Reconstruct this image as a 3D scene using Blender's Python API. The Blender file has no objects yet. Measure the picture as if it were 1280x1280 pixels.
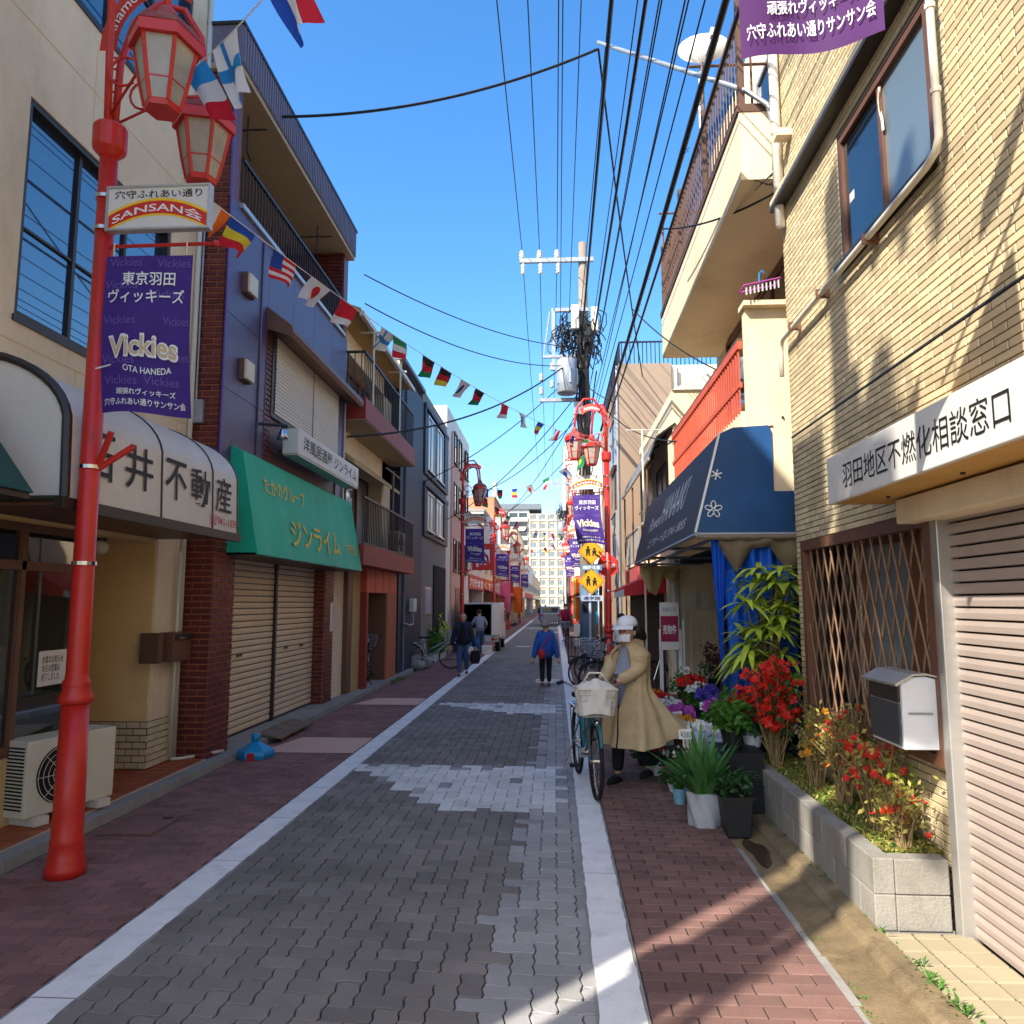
import bpy, math, random
from mathutils import Vector, Matrix
scene = bpy.context.scene
col = scene.collection
R = math.radians
# ------------------------------------------------------------------ camera, sky, sun, exposure
cam_d = bpy.data.cameras.new('camera'); cam = bpy.data.objects.new('camera', cam_d); col.objects.link(cam)
cam_d.sensor_width = 36.0; cam_d.lens = 36.0 * 948 / 1280; cam_d.clip_end = 2000; cam_d.clip_start = .05
cam.location = (0, 0, 1.75); cam.rotation_euler = (R(90 + 6.80), 0, R(3.237))
scene.camera = cam
SUN_EL, SUN_AZ = 40.0, 221.6          # azimuth clockwise from the street axis (+Y)
world = bpy.data.worlds.new('World'); scene.world = world; world.use_nodes = True
wn = world.node_tree; bg = wn.nodes['Background']
sky = wn.nodes.new('ShaderNodeTexSky'); sky.sky_type = 'NISHITA'; sky.sun_disc = False
sky.sun_elevation = R(SUN_EL); sky.sun_rotation = R(SUN_AZ); sky.air_density = 1.0; sky.dust_density = 1.7; sky.ozone_density = 3.0
hs = wn.nodes.new('ShaderNodeHueSaturation'); hs.inputs['Saturation'].default_value = 1.3; hs.inputs['Hue'].default_value = .5
wn.links.new(sky.outputs[0], hs.inputs['Color']); wn.links.new(hs.outputs[0], bg.inputs[0]); bg.inputs[1].default_value = .096
sl = bpy.data.lights.new('sun', 'SUN'); sl.energy = 2.3; sl.angle = R(.53); sl.color = (1, .93, .82)
sun = bpy.data.objects.new('sun', sl); col.objects.link(sun)
sdir = Vector((math.sin(R(SUN_AZ)) * math.cos(R(SUN_EL)), math.cos(R(SUN_AZ)) * math.cos(R(SUN_EL)), math.sin(R(SUN_EL))))
sun.rotation_euler = sdir.to_track_quat('Z', 'Y').to_euler(); sun.location = (-20, -20, 30)
vs = scene.view_settings; vs.view_transform = 'Standard'; vs.look = 'None'; vs.gamma = 1; vs.exposure = 1.98; vs.use_curve_mapping = False
rnd = random.Random(7)
# ------------------------------------------------------------------ materials
def C(h):
    h = h.lstrip('#'); c = [int(h[i:i + 2], 16) / 255 for i in (0, 2, 4)]
    return tuple((x / 12.92 if x <= .04045 else ((x + .055) / 1.055) ** 2.4) for x in c)
M = {}
def mat(name, hexc, rough=.75, var=.12, scale=6.0, bump=0.0, bscale=60., metal=0., rand=0., stain=0., sscale=1.3, stainc=None, trans=0., spec=.4, emit=0., grain=0.):
    m = bpy.data.materials.new(name); m.use_nodes = True; M[name] = m
    nt = m.node_tree; N = nt.nodes; L = nt.links; b = N['Principled BSDF']
    c = C(hexc) if isinstance(hexc, str) else hexc
    b.inputs['Roughness'].default_value = rough; b.inputs['Metallic'].default_value = metal
    b.inputs['Specular IOR Level'].default_value = spec
    tc = N.new('ShaderNodeNewGeometry')
    cur = None
    base = N.new('ShaderNodeRGB'); base.outputs[0].default_value = (*c, 1); cur = base.outputs[0]
    def hsv(val_socket, fac_lo, fac_hi):
        nonlocal cur
        mr = N.new('ShaderNodeMapRange'); L.new(val_socket, mr.inputs[0]); mr.inputs[3].default_value = fac_lo; mr.inputs[4].default_value = fac_hi
        mx = N.new('ShaderNodeMix'); mx.data_type = 'RGBA'; mx.blend_type = 'MULTIPLY'; mx.inputs[0].default_value = 1
        L.new(cur, mx.inputs[6]); L.new(mr.outputs[0], mx.inputs[7]); cur = mx.outputs[2]
    if var:
        n = N.new('ShaderNodeTexNoise'); n.inputs['Scale'].default_value = scale; n.inputs['Detail'].default_value = 6; n.inputs['Roughness'].default_value = .65
        L.new(tc.outputs['Position'], n.inputs['Vector'])
        mr0 = N.new('ShaderNodeMapRange'); L.new(n.outputs[0], mr0.inputs[0]); mr0.inputs[1].default_value = .3; mr0.inputs[2].default_value = .7
        hsv(mr0.outputs[0], 1 - var, 1 + var)
    if grain:
        n = N.new('ShaderNodeTexNoise'); n.inputs['Scale'].default_value = bscale * 2.2; n.inputs['Detail'].default_value = 3
        L.new(tc.outputs['Position'], n.inputs['Vector']); hsv(n.outputs[0], 1 - grain, 1 + grain)
    if rand:
        g = N.new('ShaderNodeNewGeometry'); oi = N.new('ShaderNodeObjectInfo'); ad = N.new('ShaderNodeMath'); ad.operation = 'ADD'
        fr = N.new('ShaderNodeMath'); fr.operation = 'FRACT'
        L.new(g.outputs['Random Per Island'], ad.inputs[0]); L.new(oi.outputs['Random'], ad.inputs[1]); L.new(ad.outputs[0], fr.inputs[0])
        hsv(fr.outputs[0], 1 - rand, 1 + rand)
    if stain:
        n = N.new('ShaderNodeTexNoise'); n.inputs['Scale'].default_value = sscale; n.inputs['Detail'].default_value = 8; n.inputs['Roughness'].default_value = .72
        mp = N.new('ShaderNodeMapping'); mp.inputs['Scale'].default_value = (1, 1, .45); L.new(tc.outputs['Position'], mp.inputs[0]); L.new(mp.outputs[0], n.inputs['Vector'])
        mr = N.new('ShaderNodeMapRange'); L.new(n.outputs[0], mr.inputs[0]); mr.inputs[1].default_value = .5; mr.inputs[2].default_value = .75; mr.inputs[3].default_value = 0; mr.inputs[4].default_value = stain
        mx = N.new('ShaderNodeMix'); mx.data_type = 'RGBA'; L.new(mr.outputs[0], mx.inputs[0]); L.new(cur, mx.inputs[6])
        sc = C(stainc) if stainc else tuple(x * .35 for x in c); mx.inputs[7].default_value = (*sc, 1); cur = mx.outputs[2]
    L.new(cur, b.inputs['Base Color'])
    if bump:
        n = N.new('ShaderNodeTexNoise'); n.inputs['Scale'].default_value = bscale; n.inputs['Detail'].default_value = 4
        L.new(tc.outputs['Position'], n.inputs['Vector'])
        bp = N.new('ShaderNodeBump'); bp.inputs['Strength'].default_value = bump; bp.inputs['Distance'].default_value = .01
        L.new(n.outputs[0], bp.inputs['Height']); L.new(bp.outputs[0], b.inputs['Normal'])
    if trans:
        tl = N.new('ShaderNodeBsdfTranslucent'); L.new(cur, tl.inputs[0]); ms = N.new('ShaderNodeMixShader'); ms.inputs[0].default_value = trans
        L.new(b.outputs[0], ms.inputs[1]); L.new(tl.outputs[0], ms.inputs[2]); L.new(ms.outputs[0], N['Material Output'].inputs[0])
    if emit:
        L.new(cur, b.inputs['Emission Color']); b.inputs['Emission Strength'].default_value = emit
    return m
def glass(name, tint='#20262c', rough=.03, alpha=.35):
    """window glass: mirror-like coat with a see-through share"""
    m = bpy.data.materials.new(name); m.use_nodes = True; M[name] = m
    nt = m.node_tree; N = nt.nodes; L = nt.links; b = N['Principled BSDF']
    b.inputs['Base Color'].default_value = (*C(tint), 1); b.inputs['Roughness'].default_value = rough; b.inputs['Specular IOR Level'].default_value = .9
    b.inputs['Coat Weight'].default_value = .6; b.inputs['Coat Roughness'].default_value = rough
    tr = N.new('ShaderNodeBsdfTransparent'); ms = N.new('ShaderNodeMixShader'); ms.inputs[0].default_value = alpha
    tr.inputs[0].default_value = (.85, .9, .92, 1)
    L.new(b.outputs[0], ms.inputs[1]); L.new(tr.outputs[0], ms.inputs[2]); L.new(ms.outputs[0], N['Material Output'].inputs[0])
    return m
mat('paver_dark', '#7d766f', .85, .2, .9, .3, 90, rand=.16, grain=.16, stain=.45, sscale=1.3, stainc='#403d3a')
mat('paver_blue', '#9c9a97', .85, .16, 1.1, .3, 90, rand=.12, grain=.14, stain=.3, sscale=1.7, stainc='#5e5e5e')
mat('paver_white', '#d2cfca', .85, .12, 1.5, .25, 90, rand=.1, grain=.12, stain=.3, sscale=2, stainc='#7c7c7a')
mat('joint_sand', '#3a3733', .95, .2, 9)
mat('asphalt', '#77746f', .9, .14, 1.2, .3, 160, grain=.2)
mat('brick_paver', '#7b5d54', .88, .2, 1.2, .3, 80, rand=.2, grain=.16, stain=.5, sscale=1.5, stainc='#53403a')
mat('brick_paver_left', '#85605a', .88, .2, 1.2, .3, 80, rand=.18, grain=.16, stain=.5, sscale=1.5, stainc='#4b3835')
mat('paint_white', '#e8e7e2', .75, .07, 4, .15, 60, stain=.5, sscale=5, stainc='#a19d95', grain=.08)
mat('concrete', '#94918a', .9, .13, 2.5, .25, 70, stain=.45, sscale=1.4, grain=.1)
mat('gutter_concrete', '#7f6e52', .6, .3, 3, .5, 50, stain=.9, sscale=2.6, stainc='#3d3322', grain=.3)
mat('water_wet', '#4a3c28', .1, .1, 4, spec=.8)
mat('block_stone', '#8e8a81', .92, .16, 3, .4, 70, stain=.6, sscale=3, stainc='#665e50', grain=.25, rand=.07)
mat('yellow_brick', '#c9b892', .7, .1, 2, .15, 70, rand=.17, stain=.45, sscale=1.3, stainc='#978262', grain=.06)
mat('mortar', '#4e463c', .95, .1, 8)
mat('mortar_light', '#b7ab95', .95, .1, 8)
mat('dark_brick', '#602a26', .45, .15, 4, .15, 70, rand=.28, grain=.1)
mat('beige_tile', '#c3b496', .6, .1, 3, .1, 60, rand=.08)
mat('stucco_beige', '#dfcdae', .92, .09, .8, .5, 120, stain=.42, sscale=1.1, stainc='#9a8668', grain=.1)
mat('stucco_recess', '#dcbc86', .92, .09, 1.2, .6, 120, stain=.25, sscale=1.1, grain=.12)
mat('cream_wall', '#e0cfae', .9, .08, 1, .3, 90, stain=.42, sscale=1.1, stainc='#a98f6d', grain=.06)
mat('cream_dark', '#b99d6c', .9, .08, 1.2, .3, 90, stain=.3, sscale=.9, grain=.06)
mat('white_wall', '#dcd8cf', .9, .05, 1, .2, 80, stain=.2, sscale=.9)
mat('purple_panel', '#4e4568', .42, .22, 24, .1, 40, stain=.5, sscale=1.3, stainc='#4d4560', grain=.16, spec=.5)
mat('fascia_grey', '#6b6577', .6, .12, 4, stain=.4, sscale=1.5)
mat('box_dark', '#4a4c4f', .4, .1, 5, metal=.3)
mat('soffit', '#a2917a', .9, .06, 1)
mat('navy_wall', '#202a3e', .6, .1, 2, .1, 40, stain=.2, sscale=1)
mat('navy_top', '#6e7686', .7, .1, 2)
mat('grey_wall', '#84827d', .9, .08, 1.2, .3, 90, stain=.25, sscale=.8, grain=.08)
mat('taupe_wall', '#94806c', .9, .06, 1, .2, 80, stain=.2, sscale=.8)
mat('orange_wall', '#bd7e5a', .85, .08, 1, stain=.2)
mat('pink_wall', '#cfa793', .85, .06, 1)
mat('rust_red', '#8c3226', .6, .12, 3, .1, 50, stain=.35, sscale=1.5, stainc='#5c241b')
mat('terracotta', '#b06a4a', .8, .12, 2, stain=.3)
mat('red_paint', '#c5281d', .38, .12, 3, .08, 30, stain=.5, sscale=6, stainc='#8a3a2e', spec=.5)
mat('red_faded', '#a44848', .6, .2, 8, stain=.5, sscale=5, stainc='#7b6a60')
mat('fence_red', '#c4543a', .6, .12, 4, stain=.3, sscale=3, stainc='#80402f')
mat('shutter_tan', '#e0cba8', .5, .06, 1.5, .05, 30, stain=.2, sscale=.9, stainc='#8c7a60', spec=.4)
mat('shutter_pink', '#a99a90', .5, .06, 1.5, .08, 20, stain=.3, sscale=1.1, spec=.4)
mat('shutter_white', '#d7d0bf', .55, .05, 1.5)
mat('shutter_brown', '#4a3326', .6, .1, 2)
mat('frame_dark', '#2a2521', .45, .1, 6, spec=.5)
mat('frame_brown', '#6a4835', .5, .12, 6, spec=.5)
mat('bronze_bar', '#80624a', .45, .1, 6, spec=.5)
mat('rail_dark', '#2b2727', .5, .1, 6)
mat('rail_brown', '#5d4436', .6, .1, 6)
mat('alum', '#b5b3ad', .4, .08, 5, metal=.6, spec=.5)
mat('steel_grey', '#8d9298', .45, .1, 6, metal=.5)
mat('galv', '#9aa0a5', .5, .12, 8, metal=.4, stain=.3, sscale=4)
mat('white_plastic', '#cfc9b8', .5, .04, 3, stain=.12, sscale=2)
mat('ac_white', '#cfc8b2', .5, .05, 3, stain=.25, sscale=2.5, stainc='#9a8f74')
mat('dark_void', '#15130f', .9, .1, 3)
mat('interior', '#c8b080', .9, .15, 2)
mat('sign_white', '#d3d1c9', .45, .04, 2, stain=.25, sscale=1.6, stainc='#a8977a')
mat('sign_yellow_under', '#c79a4f', .7, .08, 2, stain=.3)
mat('ink_black', '#1b1a19', .6, 0)
mat('ink_red', '#c0302a', .6, 0)
mat('ink_white', '#e4e4e2', .6, 0)
mat('ink_yellow', '#e2c33a', .6, 0)
mat('ink_purple', '#6a54a0', .7, 0)
mat('ink_gold', '#c9b38a', .7, 0)
mat('arc_red', '#cc2b1e', .5, 0)
mat('arc_yellow', '#eec21e', .5, 0)
mat('tent_white', '#f0ece2', .4, .04, 2, stain=.3, sscale=1.2, stainc='#b5a98c', trans=.3)
mat('tent_green', '#18b48e', .6, .1, 1.5, .06, 20, stain=.4, sscale=1.4, stainc='#2c7465')
mat('tent_darkgreen', '#1d4a45', .7, .06, 2)
mat('tent_navy', '#16202e', .55, .1, 2, stain=.2, sscale=1.5)
mat('tent_blue', '#1b4a7c', .5, .2, 2, stain=.7, sscale=1.6, stainc='#22513f')
mat('tarp_blue', '#1460d0', .5, .08, 4, .15, 14, trans=.15)
mat('canvas_tan', '#6e6048', .85, .2, 4, .2, 20, stain=.4)
mat('red_tent', '#b7222b', .6, .08, 3, trans=.1)
mat('banner_purple', '#43297f', .75, .12, 5, trans=.12)
mat('banner_plum', '#4d2360', .75, .12, 5, trans=.12)
mat('cable_black', '#16161a', .6, .05, 4)
mat('pole_concrete', '#857a6c', .9, .15, 4, .2, 40, stain=.4, sscale=3)
mat('lamp_glass', '#c9c4b4', .2, .15, 7, trans=.35)
mat('lamp_cap', '#8c3b36', .7, .25, 14, stain=.75, sscale=11, stainc='#8d7a5a')
mat('blue_plastic', '#1787b8', .35, .06, 4, spec=.5)
mat('tile_red', '#9a5030', .6, .1, 4, rand=.12)
mat('tile_cream', '#a2967a', .6, .06, 4, rand=.08)
mat('wood_plank', '#7a6a58', .85, .2, 7, stain=.4, sscale=4)
mat('soil', '#5a4a30', .95, .25, 12, .4, 50)
mat('foliage', '#4b7a26', .6, .25, 10, trans=.3, rand=.3)
mat('foliage_dark', '#2c5324', .6, .25, 10, trans=.25, rand=.3)
mat('foliage_lime', '#b4c844', .6, .2, 10, trans=.3, rand=.25)
mat('foliage_yellow', '#9c944a', .6, .2, 10, trans=.3, rand=.3)
mat('foliage_maroon', '#4a1f24', .6, .2, 10, trans=.2, rand=.3)
mat('aloe', '#4b7d3c', .5, .2, 10, trans=.15, rand=.2)
mat('twig', '#8d7751', .9, .2, 20)
mat('petal_red', '#dc2a1c', .6, .1, 20, trans=.35, rand=.2)
mat('petal_pink', '#c65bb0', .6, .1, 20, trans=.35, rand=.2)
mat('petal_orange', '#e59a1a', .6, .1, 20, trans=.35, rand=.2)
mat('petal_white', '#e6e4de', .6, .05, 20, trans=.3, rand=.08)
mat('petal_violet', '#4b3a9c', .6, .1, 20, trans=.3, rand=.2)
mat('petal_magenta', '#b02a52', .6, .1, 20, trans=.3, rand=.2)
mat('pot_white', '#d0d4d6', .5, .05, 5)
mat('pot_blue', '#7fb6cc', .5, .05, 5)
mat('pot_black', '#1b1b1c', .55, .08, 5)
mat('pot_terracotta', '#8a4a35', .8, .1, 5)
mat('wrap_paper', '#b9c4de', .5, .08, 6, trans=.3)
mat('plastic_bag', '#d4d8dc', .25, .06, 6, .2, 25, trans=.4)
mat('skin', '#d2a183', .6, .06, 8)
mat('hair_dark', '#241b18', .55, .15, 30)
mat('hair_grey', '#8a857c', .7, .15, 30)
mat('coat_khaki', '#bfa67c', .85, .14, 7, .35, 22, grain=.06)
mat('shirt_grey', '#8e93a3', .9, .08, 6)
mat('cloth_black', '#17171b', .85, .1, 6)
mat('cloth_navy', '#23283a', .85, .1, 6)
mat('denim', '#3a537c', .85, .15, 8)
mat('cloth_blue', '#2456a8', .75, .1, 6, .1, 20)
mat('cloth_red', '#b8202c', .7, .1, 6)
mat('cap_white', '#e2e2e4', .8, .04, 6)
mat('mask_white', '#e6e8ea', .8, .03, 6)
mat('shoe_brown', '#5d4530', .6, .1, 6)
mat('bag_white', '#ddd6c8', .8, .06, 6, .1, 20)
mat('rubber', '#19191a', .8, .08, 8)
mat('chrome', '#c4c7ca', .18, .03, 6, metal=1.)
mat('bike_teal', '#1d6f78', .3, .06, 6, spec=.5)
mat('bike_black', '#202124', .35, .06, 6, spec=.5)
mat('bike_silver', '#9fa3a6', .35, .06, 6, metal=.6)
mat('wicker', '#cfc5b2', .8, .15, 30)
mat('truck_white', '#d8dbd8', .3, .03, 2, spec=.5)
mat('tail_orange', '#d07a20', .3, 0)
mat('tail_red', '#a01c18', .3, 0)
mat('bag_tan', '#b59a68', .8, .1, 6)
mat('sign_ylw', '#d69a16', .5, .04, 3)
mat('sign_blueplate', '#5b7f9c', .5, .04, 3)
mat('post_bluegrey', '#4d6478', .6, .08, 3, stain=.2)
mat('apt_white', '#cfc8b6', .85, .03, .2)
mat('apt_grey', '#b8bcbc', .85, .03, .2)
mat('apt_tan', '#cdb494', .85, .04, .2)
mat('roof_grey', '#6d767c', .8, .05, .5)
mat('flag_cloth_white', '#dcdcdc', .8, .05, 8, trans=.35)
mat('flag_cloth_sky', '#2f9be0', .8, .05, 8, trans=.35)
mat('flag_cloth_blue', '#2451b8', .8, .05, 8, trans=.35)
mat('flag_cloth_red', '#cf2438', .8, .05, 8, trans=.35)
mat('flag_cloth_yellow', '#e2d33c', .8, .05, 8, trans=.35)
mat('flag_cloth_green', '#1d8a55', .8, .05, 8, trans=.35)
mat('flag_cloth_black', '#22222a', .8, .05, 8, trans=.2)
mat('nobori_orange', '#e5701d', .8, .05, 4, trans=.3)
mat('nobori_yellow', '#d9cf3a', .8, .05, 4, trans=.3)
mat('nobori_pink', '#e06a86', .8, .05, 4, trans=.3)
glass('glass_sky', '#1c3350', .02, .1); M['glass_sky'].node_tree.nodes['Principled BSDF'].inputs['IOR'].default_value = 2.0
glass('glass_dark', '#14181b', .04, .25)
glass('glass_shop', '#2c2a20', .02, .5); M['glass_shop'].node_tree.nodes['Principled BSDF'].inputs['IOR'].default_value = 2.3
glass('glass_frost', '#6f7f86', .3, .1)
glass('glass_clear', '#555566', .05, .75)
# ------------------------------------------------------------------ object helpers
ORG = {}
def put(o, parent=None):
    col.objects.link(o)
    if parent is not None: o.parent = parent
    return o
def tag(o, label, cat, group=None, kind=None):
    if label: o['label'] = label
    if cat: o['category'] = cat
    if group: o['group'] = group
    if kind: o['kind'] = kind
    return o
def thing(name, label, cat, loc=(0, 0, 0), rz=0., group=None):
    o = bpy.data.objects.new(name, None); o.empty_display_size = .2; put(o)
    o.location = loc; o.rotation_euler = (0, 0, rz)
    ORG[o] = Vector(loc) if rz == 0 else Vector((0, 0, 0))
    return tag(o, label, cat, group)
class MB:
    def __init__(s): s.v = []; s.f = []
    def box(s, x0, y0, z0, x1, y1, z1):
        if x0 > x1: x0, x1 = x1, x0
        if y0 > y1: y0, y1 = y1, y0
        if z0 > z1: z0, z1 = z1, z0
        i = len(s.v)
        s.v += [(x0, y0, z0), (x1, y0, z0), (x1, y1, z0), (x0, y1, z0), (x0, y0, z1), (x1, y0, z1), (x1, y1, z1), (x0, y1, z1)]
        s.f += [(i, i + 3, i + 2, i + 1), (i + 4, i + 5, i + 6, i + 7), (i, i + 1, i + 5, i + 4), (i + 1, i + 2, i + 6, i + 5), (i + 2, i + 3, i + 7, i + 6), (i + 3, i, i + 4, i + 7)]
        return s
    def poly(s, *pts):
        i = len(s.v); s.v += [tuple(p) for p in pts]; s.f.append(tuple(range(i, i + len(pts)))); return s
    def grid(s, fn, nu, nv, close=False):
        i = len(s.v)
        for a in range(nu + 1):
            for b in range(nv + 1): s.v.append(tuple(fn(a / nu, b / nv)))
        for a in range(nu):
            for b in range(nv):
                k = i + a * (nv + 1) + b; s.f.append((k, k + nv + 1, k + nv + 2, k + 1))
        return s
    def prism(s, pts, axis, a, b):
        """extrude a 2D outline along an axis: axis 'x' -> pts are (y,z); 'y' -> (x,z); 'z' -> (x,y)"""
        def P(p, t): return {'x': (t, p[0], p[1]), 'y': (p[0], t, p[1]), 'z': (p[0], p[1], t)}[axis]
        i = len(s.v); n = len(pts)
        s.v += [P(p, a) for p in pts] + [P(p, b) for p in pts]
        s.f.append(tuple(range(i + n - 1, i - 1, -1))); s.f.append(tuple(range(i + n, i + 2 * n)))
        for k in range(n): s.f.append((i + k, i + (k + 1) % n, i + n + (k + 1) % n, i + n + k))
        return s
    def tube(s, pts, r, n=8, cap=True):
        pts = [Vector(p) for p in pts]; rs = r if isinstance(r, (list, tuple)) else [r] * len(pts)
        i = len(s.v); prev = None
        for k, p in enumerate(pts):
            t = (pts[min(k + 1, len(pts) - 1)] - pts[max(k - 1, 0)])
            t = t.normalized() if t.length > 1e-9 else Vector((0, 0, 1))
            if prev is None:
                a = t.cross(Vector((0, 0, 1)) if abs(t.z) < .9 else Vector((1, 0, 0))).normalized()
            else:
                a = (prev - t * prev.dot(t)); a = a.normalized() if a.length > 1e-6 else prev
            prev = a; b = t.cross(a)
            for j in range(n):
                w = 2 * math.pi * j / n; s.v.append(tuple(p + (a * math.cos(w) + b * math.sin(w)) * rs[k]))
        for k in range(len(pts) - 1):
            for j in range(n):
                a0 = i + k * n + j; a1 = i + k * n + (j + 1) % n
                s.f.append((a0, a1, a1 + n, a0 + n))
        if cap:
            s.f.append(tuple(i + j for j in range(n - 1, -1, -1))); e = i + (len(pts) - 1) * n; s.f.append(tuple(e + j for j in range(n)))
        return s
    def lathe(s, prof, c=(0, 0, 0), n=16, sx=1., sy=1., a0=0.):
        """prof: (radius, z) pairs from bottom to top"""
        i = len(s.v)
        for r, z in prof:
            for j in range(n):
                w = 2 * math.pi * j / n + a0; s.v.append((c[0] + r * math.cos(w) * sx, c[1] + r * math.sin(w) * sy, c[2] + z))
        for k in range(len(prof) - 1):
            for j in range(n):
                a = i + k * n + j; b = i + k * n + (j + 1) % n; s.f.append((a, b, b + n, a + n))
        s.f.append(tuple(i + j for j in range(n - 1, -1, -1))); e = i + (len(prof) - 1) * n; s.f.append(tuple(e + j for j in range(n)))
        return s
    def blob(s, c, r, n=8, m=6, jit=0.):
        pr = []
        for k in range(1, m): a = math.pi * k / m; pr.append((math.sin(a) * r[0], -math.cos(a) * r[2]))
        return s.lathe([(1e-4, -r[2])] + pr + [(1e-4, r[2])], c, n, 1., r[1] / r[0])
    def leaf(s, p, d, L, w, up=(0, 0, 1), bend=.3, seg=3):
        """a pointed leaf blade from p along d that droops"""
        p = Vector(p); d = Vector(d).normalized(); side = d.cross(Vector(up)); side = side.normalized() if side.length > 1e-3 else Vector((1, 0, 0))
        i = len(s.v)
        for k in range(seg + 1):
            t = k / seg; q = p + d * (L * t) + Vector((0, 0, -bend * L * t * t)); ww = w * .5 * (math.sin(math.pi * (t * .8 + .18)) if k < seg else .02)
            s.v.append(tuple(q - side * ww)); s.v.append(tuple(q + side * ww))
        for k in range(seg): a = i + 2 * k; s.f.append((a, a + 1, a + 3, a + 2))
        return s
    def quadleaf(s, p, n, sz, r):
        """a small random leaf-sized face"""
        a = Vector((r.uniform(-1, 1), r.uniform(-1, 1), r.uniform(-1, 1))).normalized(); b = a.cross(Vector((r.uniform(-1, 1), r.uniform(-1, 1), r.uniform(-1, 1)))).normalized()
        p = Vector(p); i = len(s.v)
        s.v += [tuple(p - a * sz), tuple(p + b * sz * .5), tuple(p + a * sz), tuple(p - b * sz * .5)]; s.f.append((i, i + 1, i + 2, i + 3)); return s
    def mesh(s, name, off=(0, 0, 0)):
        me = bpy.data.meshes.new(name); ox, oy, oz = off
        me.from_pydata([(x - ox, y - oy, z - oz) for x, y, z in s.v], [], s.f); me.validate(); me.update(); return me
    def build(s, name, m, parent=None, smooth=False, bevel=0., loc=None):
        if parent is None:
            xs = [p[0] for p in s.v]; ys = [p[1] for p in s.v]; zs = [p[2] for p in s.v]
            off = Vector(((min(xs) + max(xs)) / 2, (min(ys) + max(ys)) / 2, min(zs))) if loc is None else Vector(loc)
        else: off = ORG.get(parent, Vector((0, 0, 0)))
        me = s.mesh(name, off); me.materials.append(M[m] if isinstance(m, str) else m)
        if smooth: me.polygons.foreach_set('use_smooth', [True] * len(me.polygons))
        o = bpy.data.objects.new(name, me); put(o, parent); ORG[o] = off
        if parent is None: o.location = off
        if bevel:
            b = o.modifiers.new('bevel', 'BEVEL'); b.width = bevel; b.segments = 2; b.limit_method = 'ANGLE'
        return o
def struct(name, mb, m, smooth=False):
    o = mb.build(name, m, None, smooth); o['kind'] = 'structure'; return o
def copy_tree(o, parent=None):
    c = o.copy(); put(c, parent)
    for ch in list(o.children): copy_tree(ch, c)
    return c
_tm = {}
TS = bpy.data.scenes.new('scratch'); TVL = TS.view_layers[0]
def text_geo(s, bold=0.):
    k = (s, bold)
    if k in _tm: return _tm[k]
    cu = bpy.data.curves.new('lettering', 'FONT'); cu.body = s; cu.size = 1; cu.offset = bold; cu.resolution_u = 3; cu.space_line = 1.05
    ob = bpy.data.objects.new('lettering', cu); TS.collection.objects.link(ob); TVL.update()
    dg = TVL.depsgraph; me = bpy.data.meshes.new_from_object(ob.evaluated_get(dg))
    vs_ = [v.co.copy() for v in me.vertices]; fs = [tuple(p.vertices) for p in me.polygons]
    bpy.data.objects.remove(ob); bpy.data.curves.remove(cu); bpy.data.meshes.remove(me)
    if not vs_: vs_ = [Vector((0, 0, 0)), Vector((1, 0, 0)), Vector((1, 1, 0))]; fs = [(0, 1, 2)]
    x0 = min(v.x for v in vs_); x1 = max(v.x for v in vs_); y0 = min(v.y for v in vs_); y1 = max(v.y for v in vs_)
    _tm[k] = ([((v.x - x0) / (x1 - x0 + 1e-9), (v.y - y0) / (y1 - y0 + 1e-9)) for v in vs_], fs, (x1 - x0) / (y1 - y0 + 1e-9)); return _tm[k]
def text(s, m, parent, pos, bold=.0, name='lettering'):
    """pos(a,b): a,b in 0..1 over the text's box -> point in the parent's space"""
    vv, ff, asp = text_geo(s, bold); mb = MB(); mb.v = [tuple(pos(a, b)) for a, b in vv]; mb.f = list(ff)
    return mb.build(name, m, parent)
def flat(o, u, v):
    o = Vector(o); u = Vector(u); v = Vector(v); return lambda a, b: o + u * a + v * b
# ================================================================== ground, road, pavements
def proj(p):
    v = cam.matrix_world.inverted() @ Vector(p); 
    if v.z > -.05: return None
    return (640 + 948 * v.x / -v.z, 640 - 948 * v.y / -v.z)
bpy.context.view_layer.update()
def inframe(p, m=20):
    q = proj(p); return q is not None and -m < q[0] < 1280 + m and -m < q[1] < 1280 + m
struct('ground', MB().poly((-400, -60, -.05), (400, -60, -.05), (400, 700, -.05), (-400, 700, -.05)), 'asphalt')
road = MB().box(-2.34, -8, -.045, .38, 24, -.016); road = struct('road', road, 'joint_sand')
struct('far_road', MB().box(-2.34, 24, -.045, .38, 215, 0), 'asphalt')
U = .1125
def tri(t): t = t - math.floor(t); return 4 * t - 1 if t < .5 else 3 - 4 * t
def paver_outline(w, h, gap=.0035, amp=.011):
    pts = []
    def edge(a, b, n):
        for k in range(n): t = k / n; pts.append((a[0] + (b[0] - a[0]) * t, a[1] + (b[1] - a[1]) * t))
    nw = int(round(w / U)) * 4; nh = int(round(h / U)) * 4
    edge((0, 0), (w, 0), nw); edge((w, 0), (w, h), nh); edge((w, h), (0, h), nw); edge((0, h), (0, 0), nh)
    out = []
    for x, y in pts:
        xi = gap if x < 1e-6 else (w - gap if x > w - 1e-6 else x); yi = gap if y < 1e-6 else (h - gap if y > h - 1e-6 else y)
        out.append((xi + amp * tri(y / U + .25) * .6, yi + amp * tri(x / U + .25) * .6))
    return out
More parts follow.
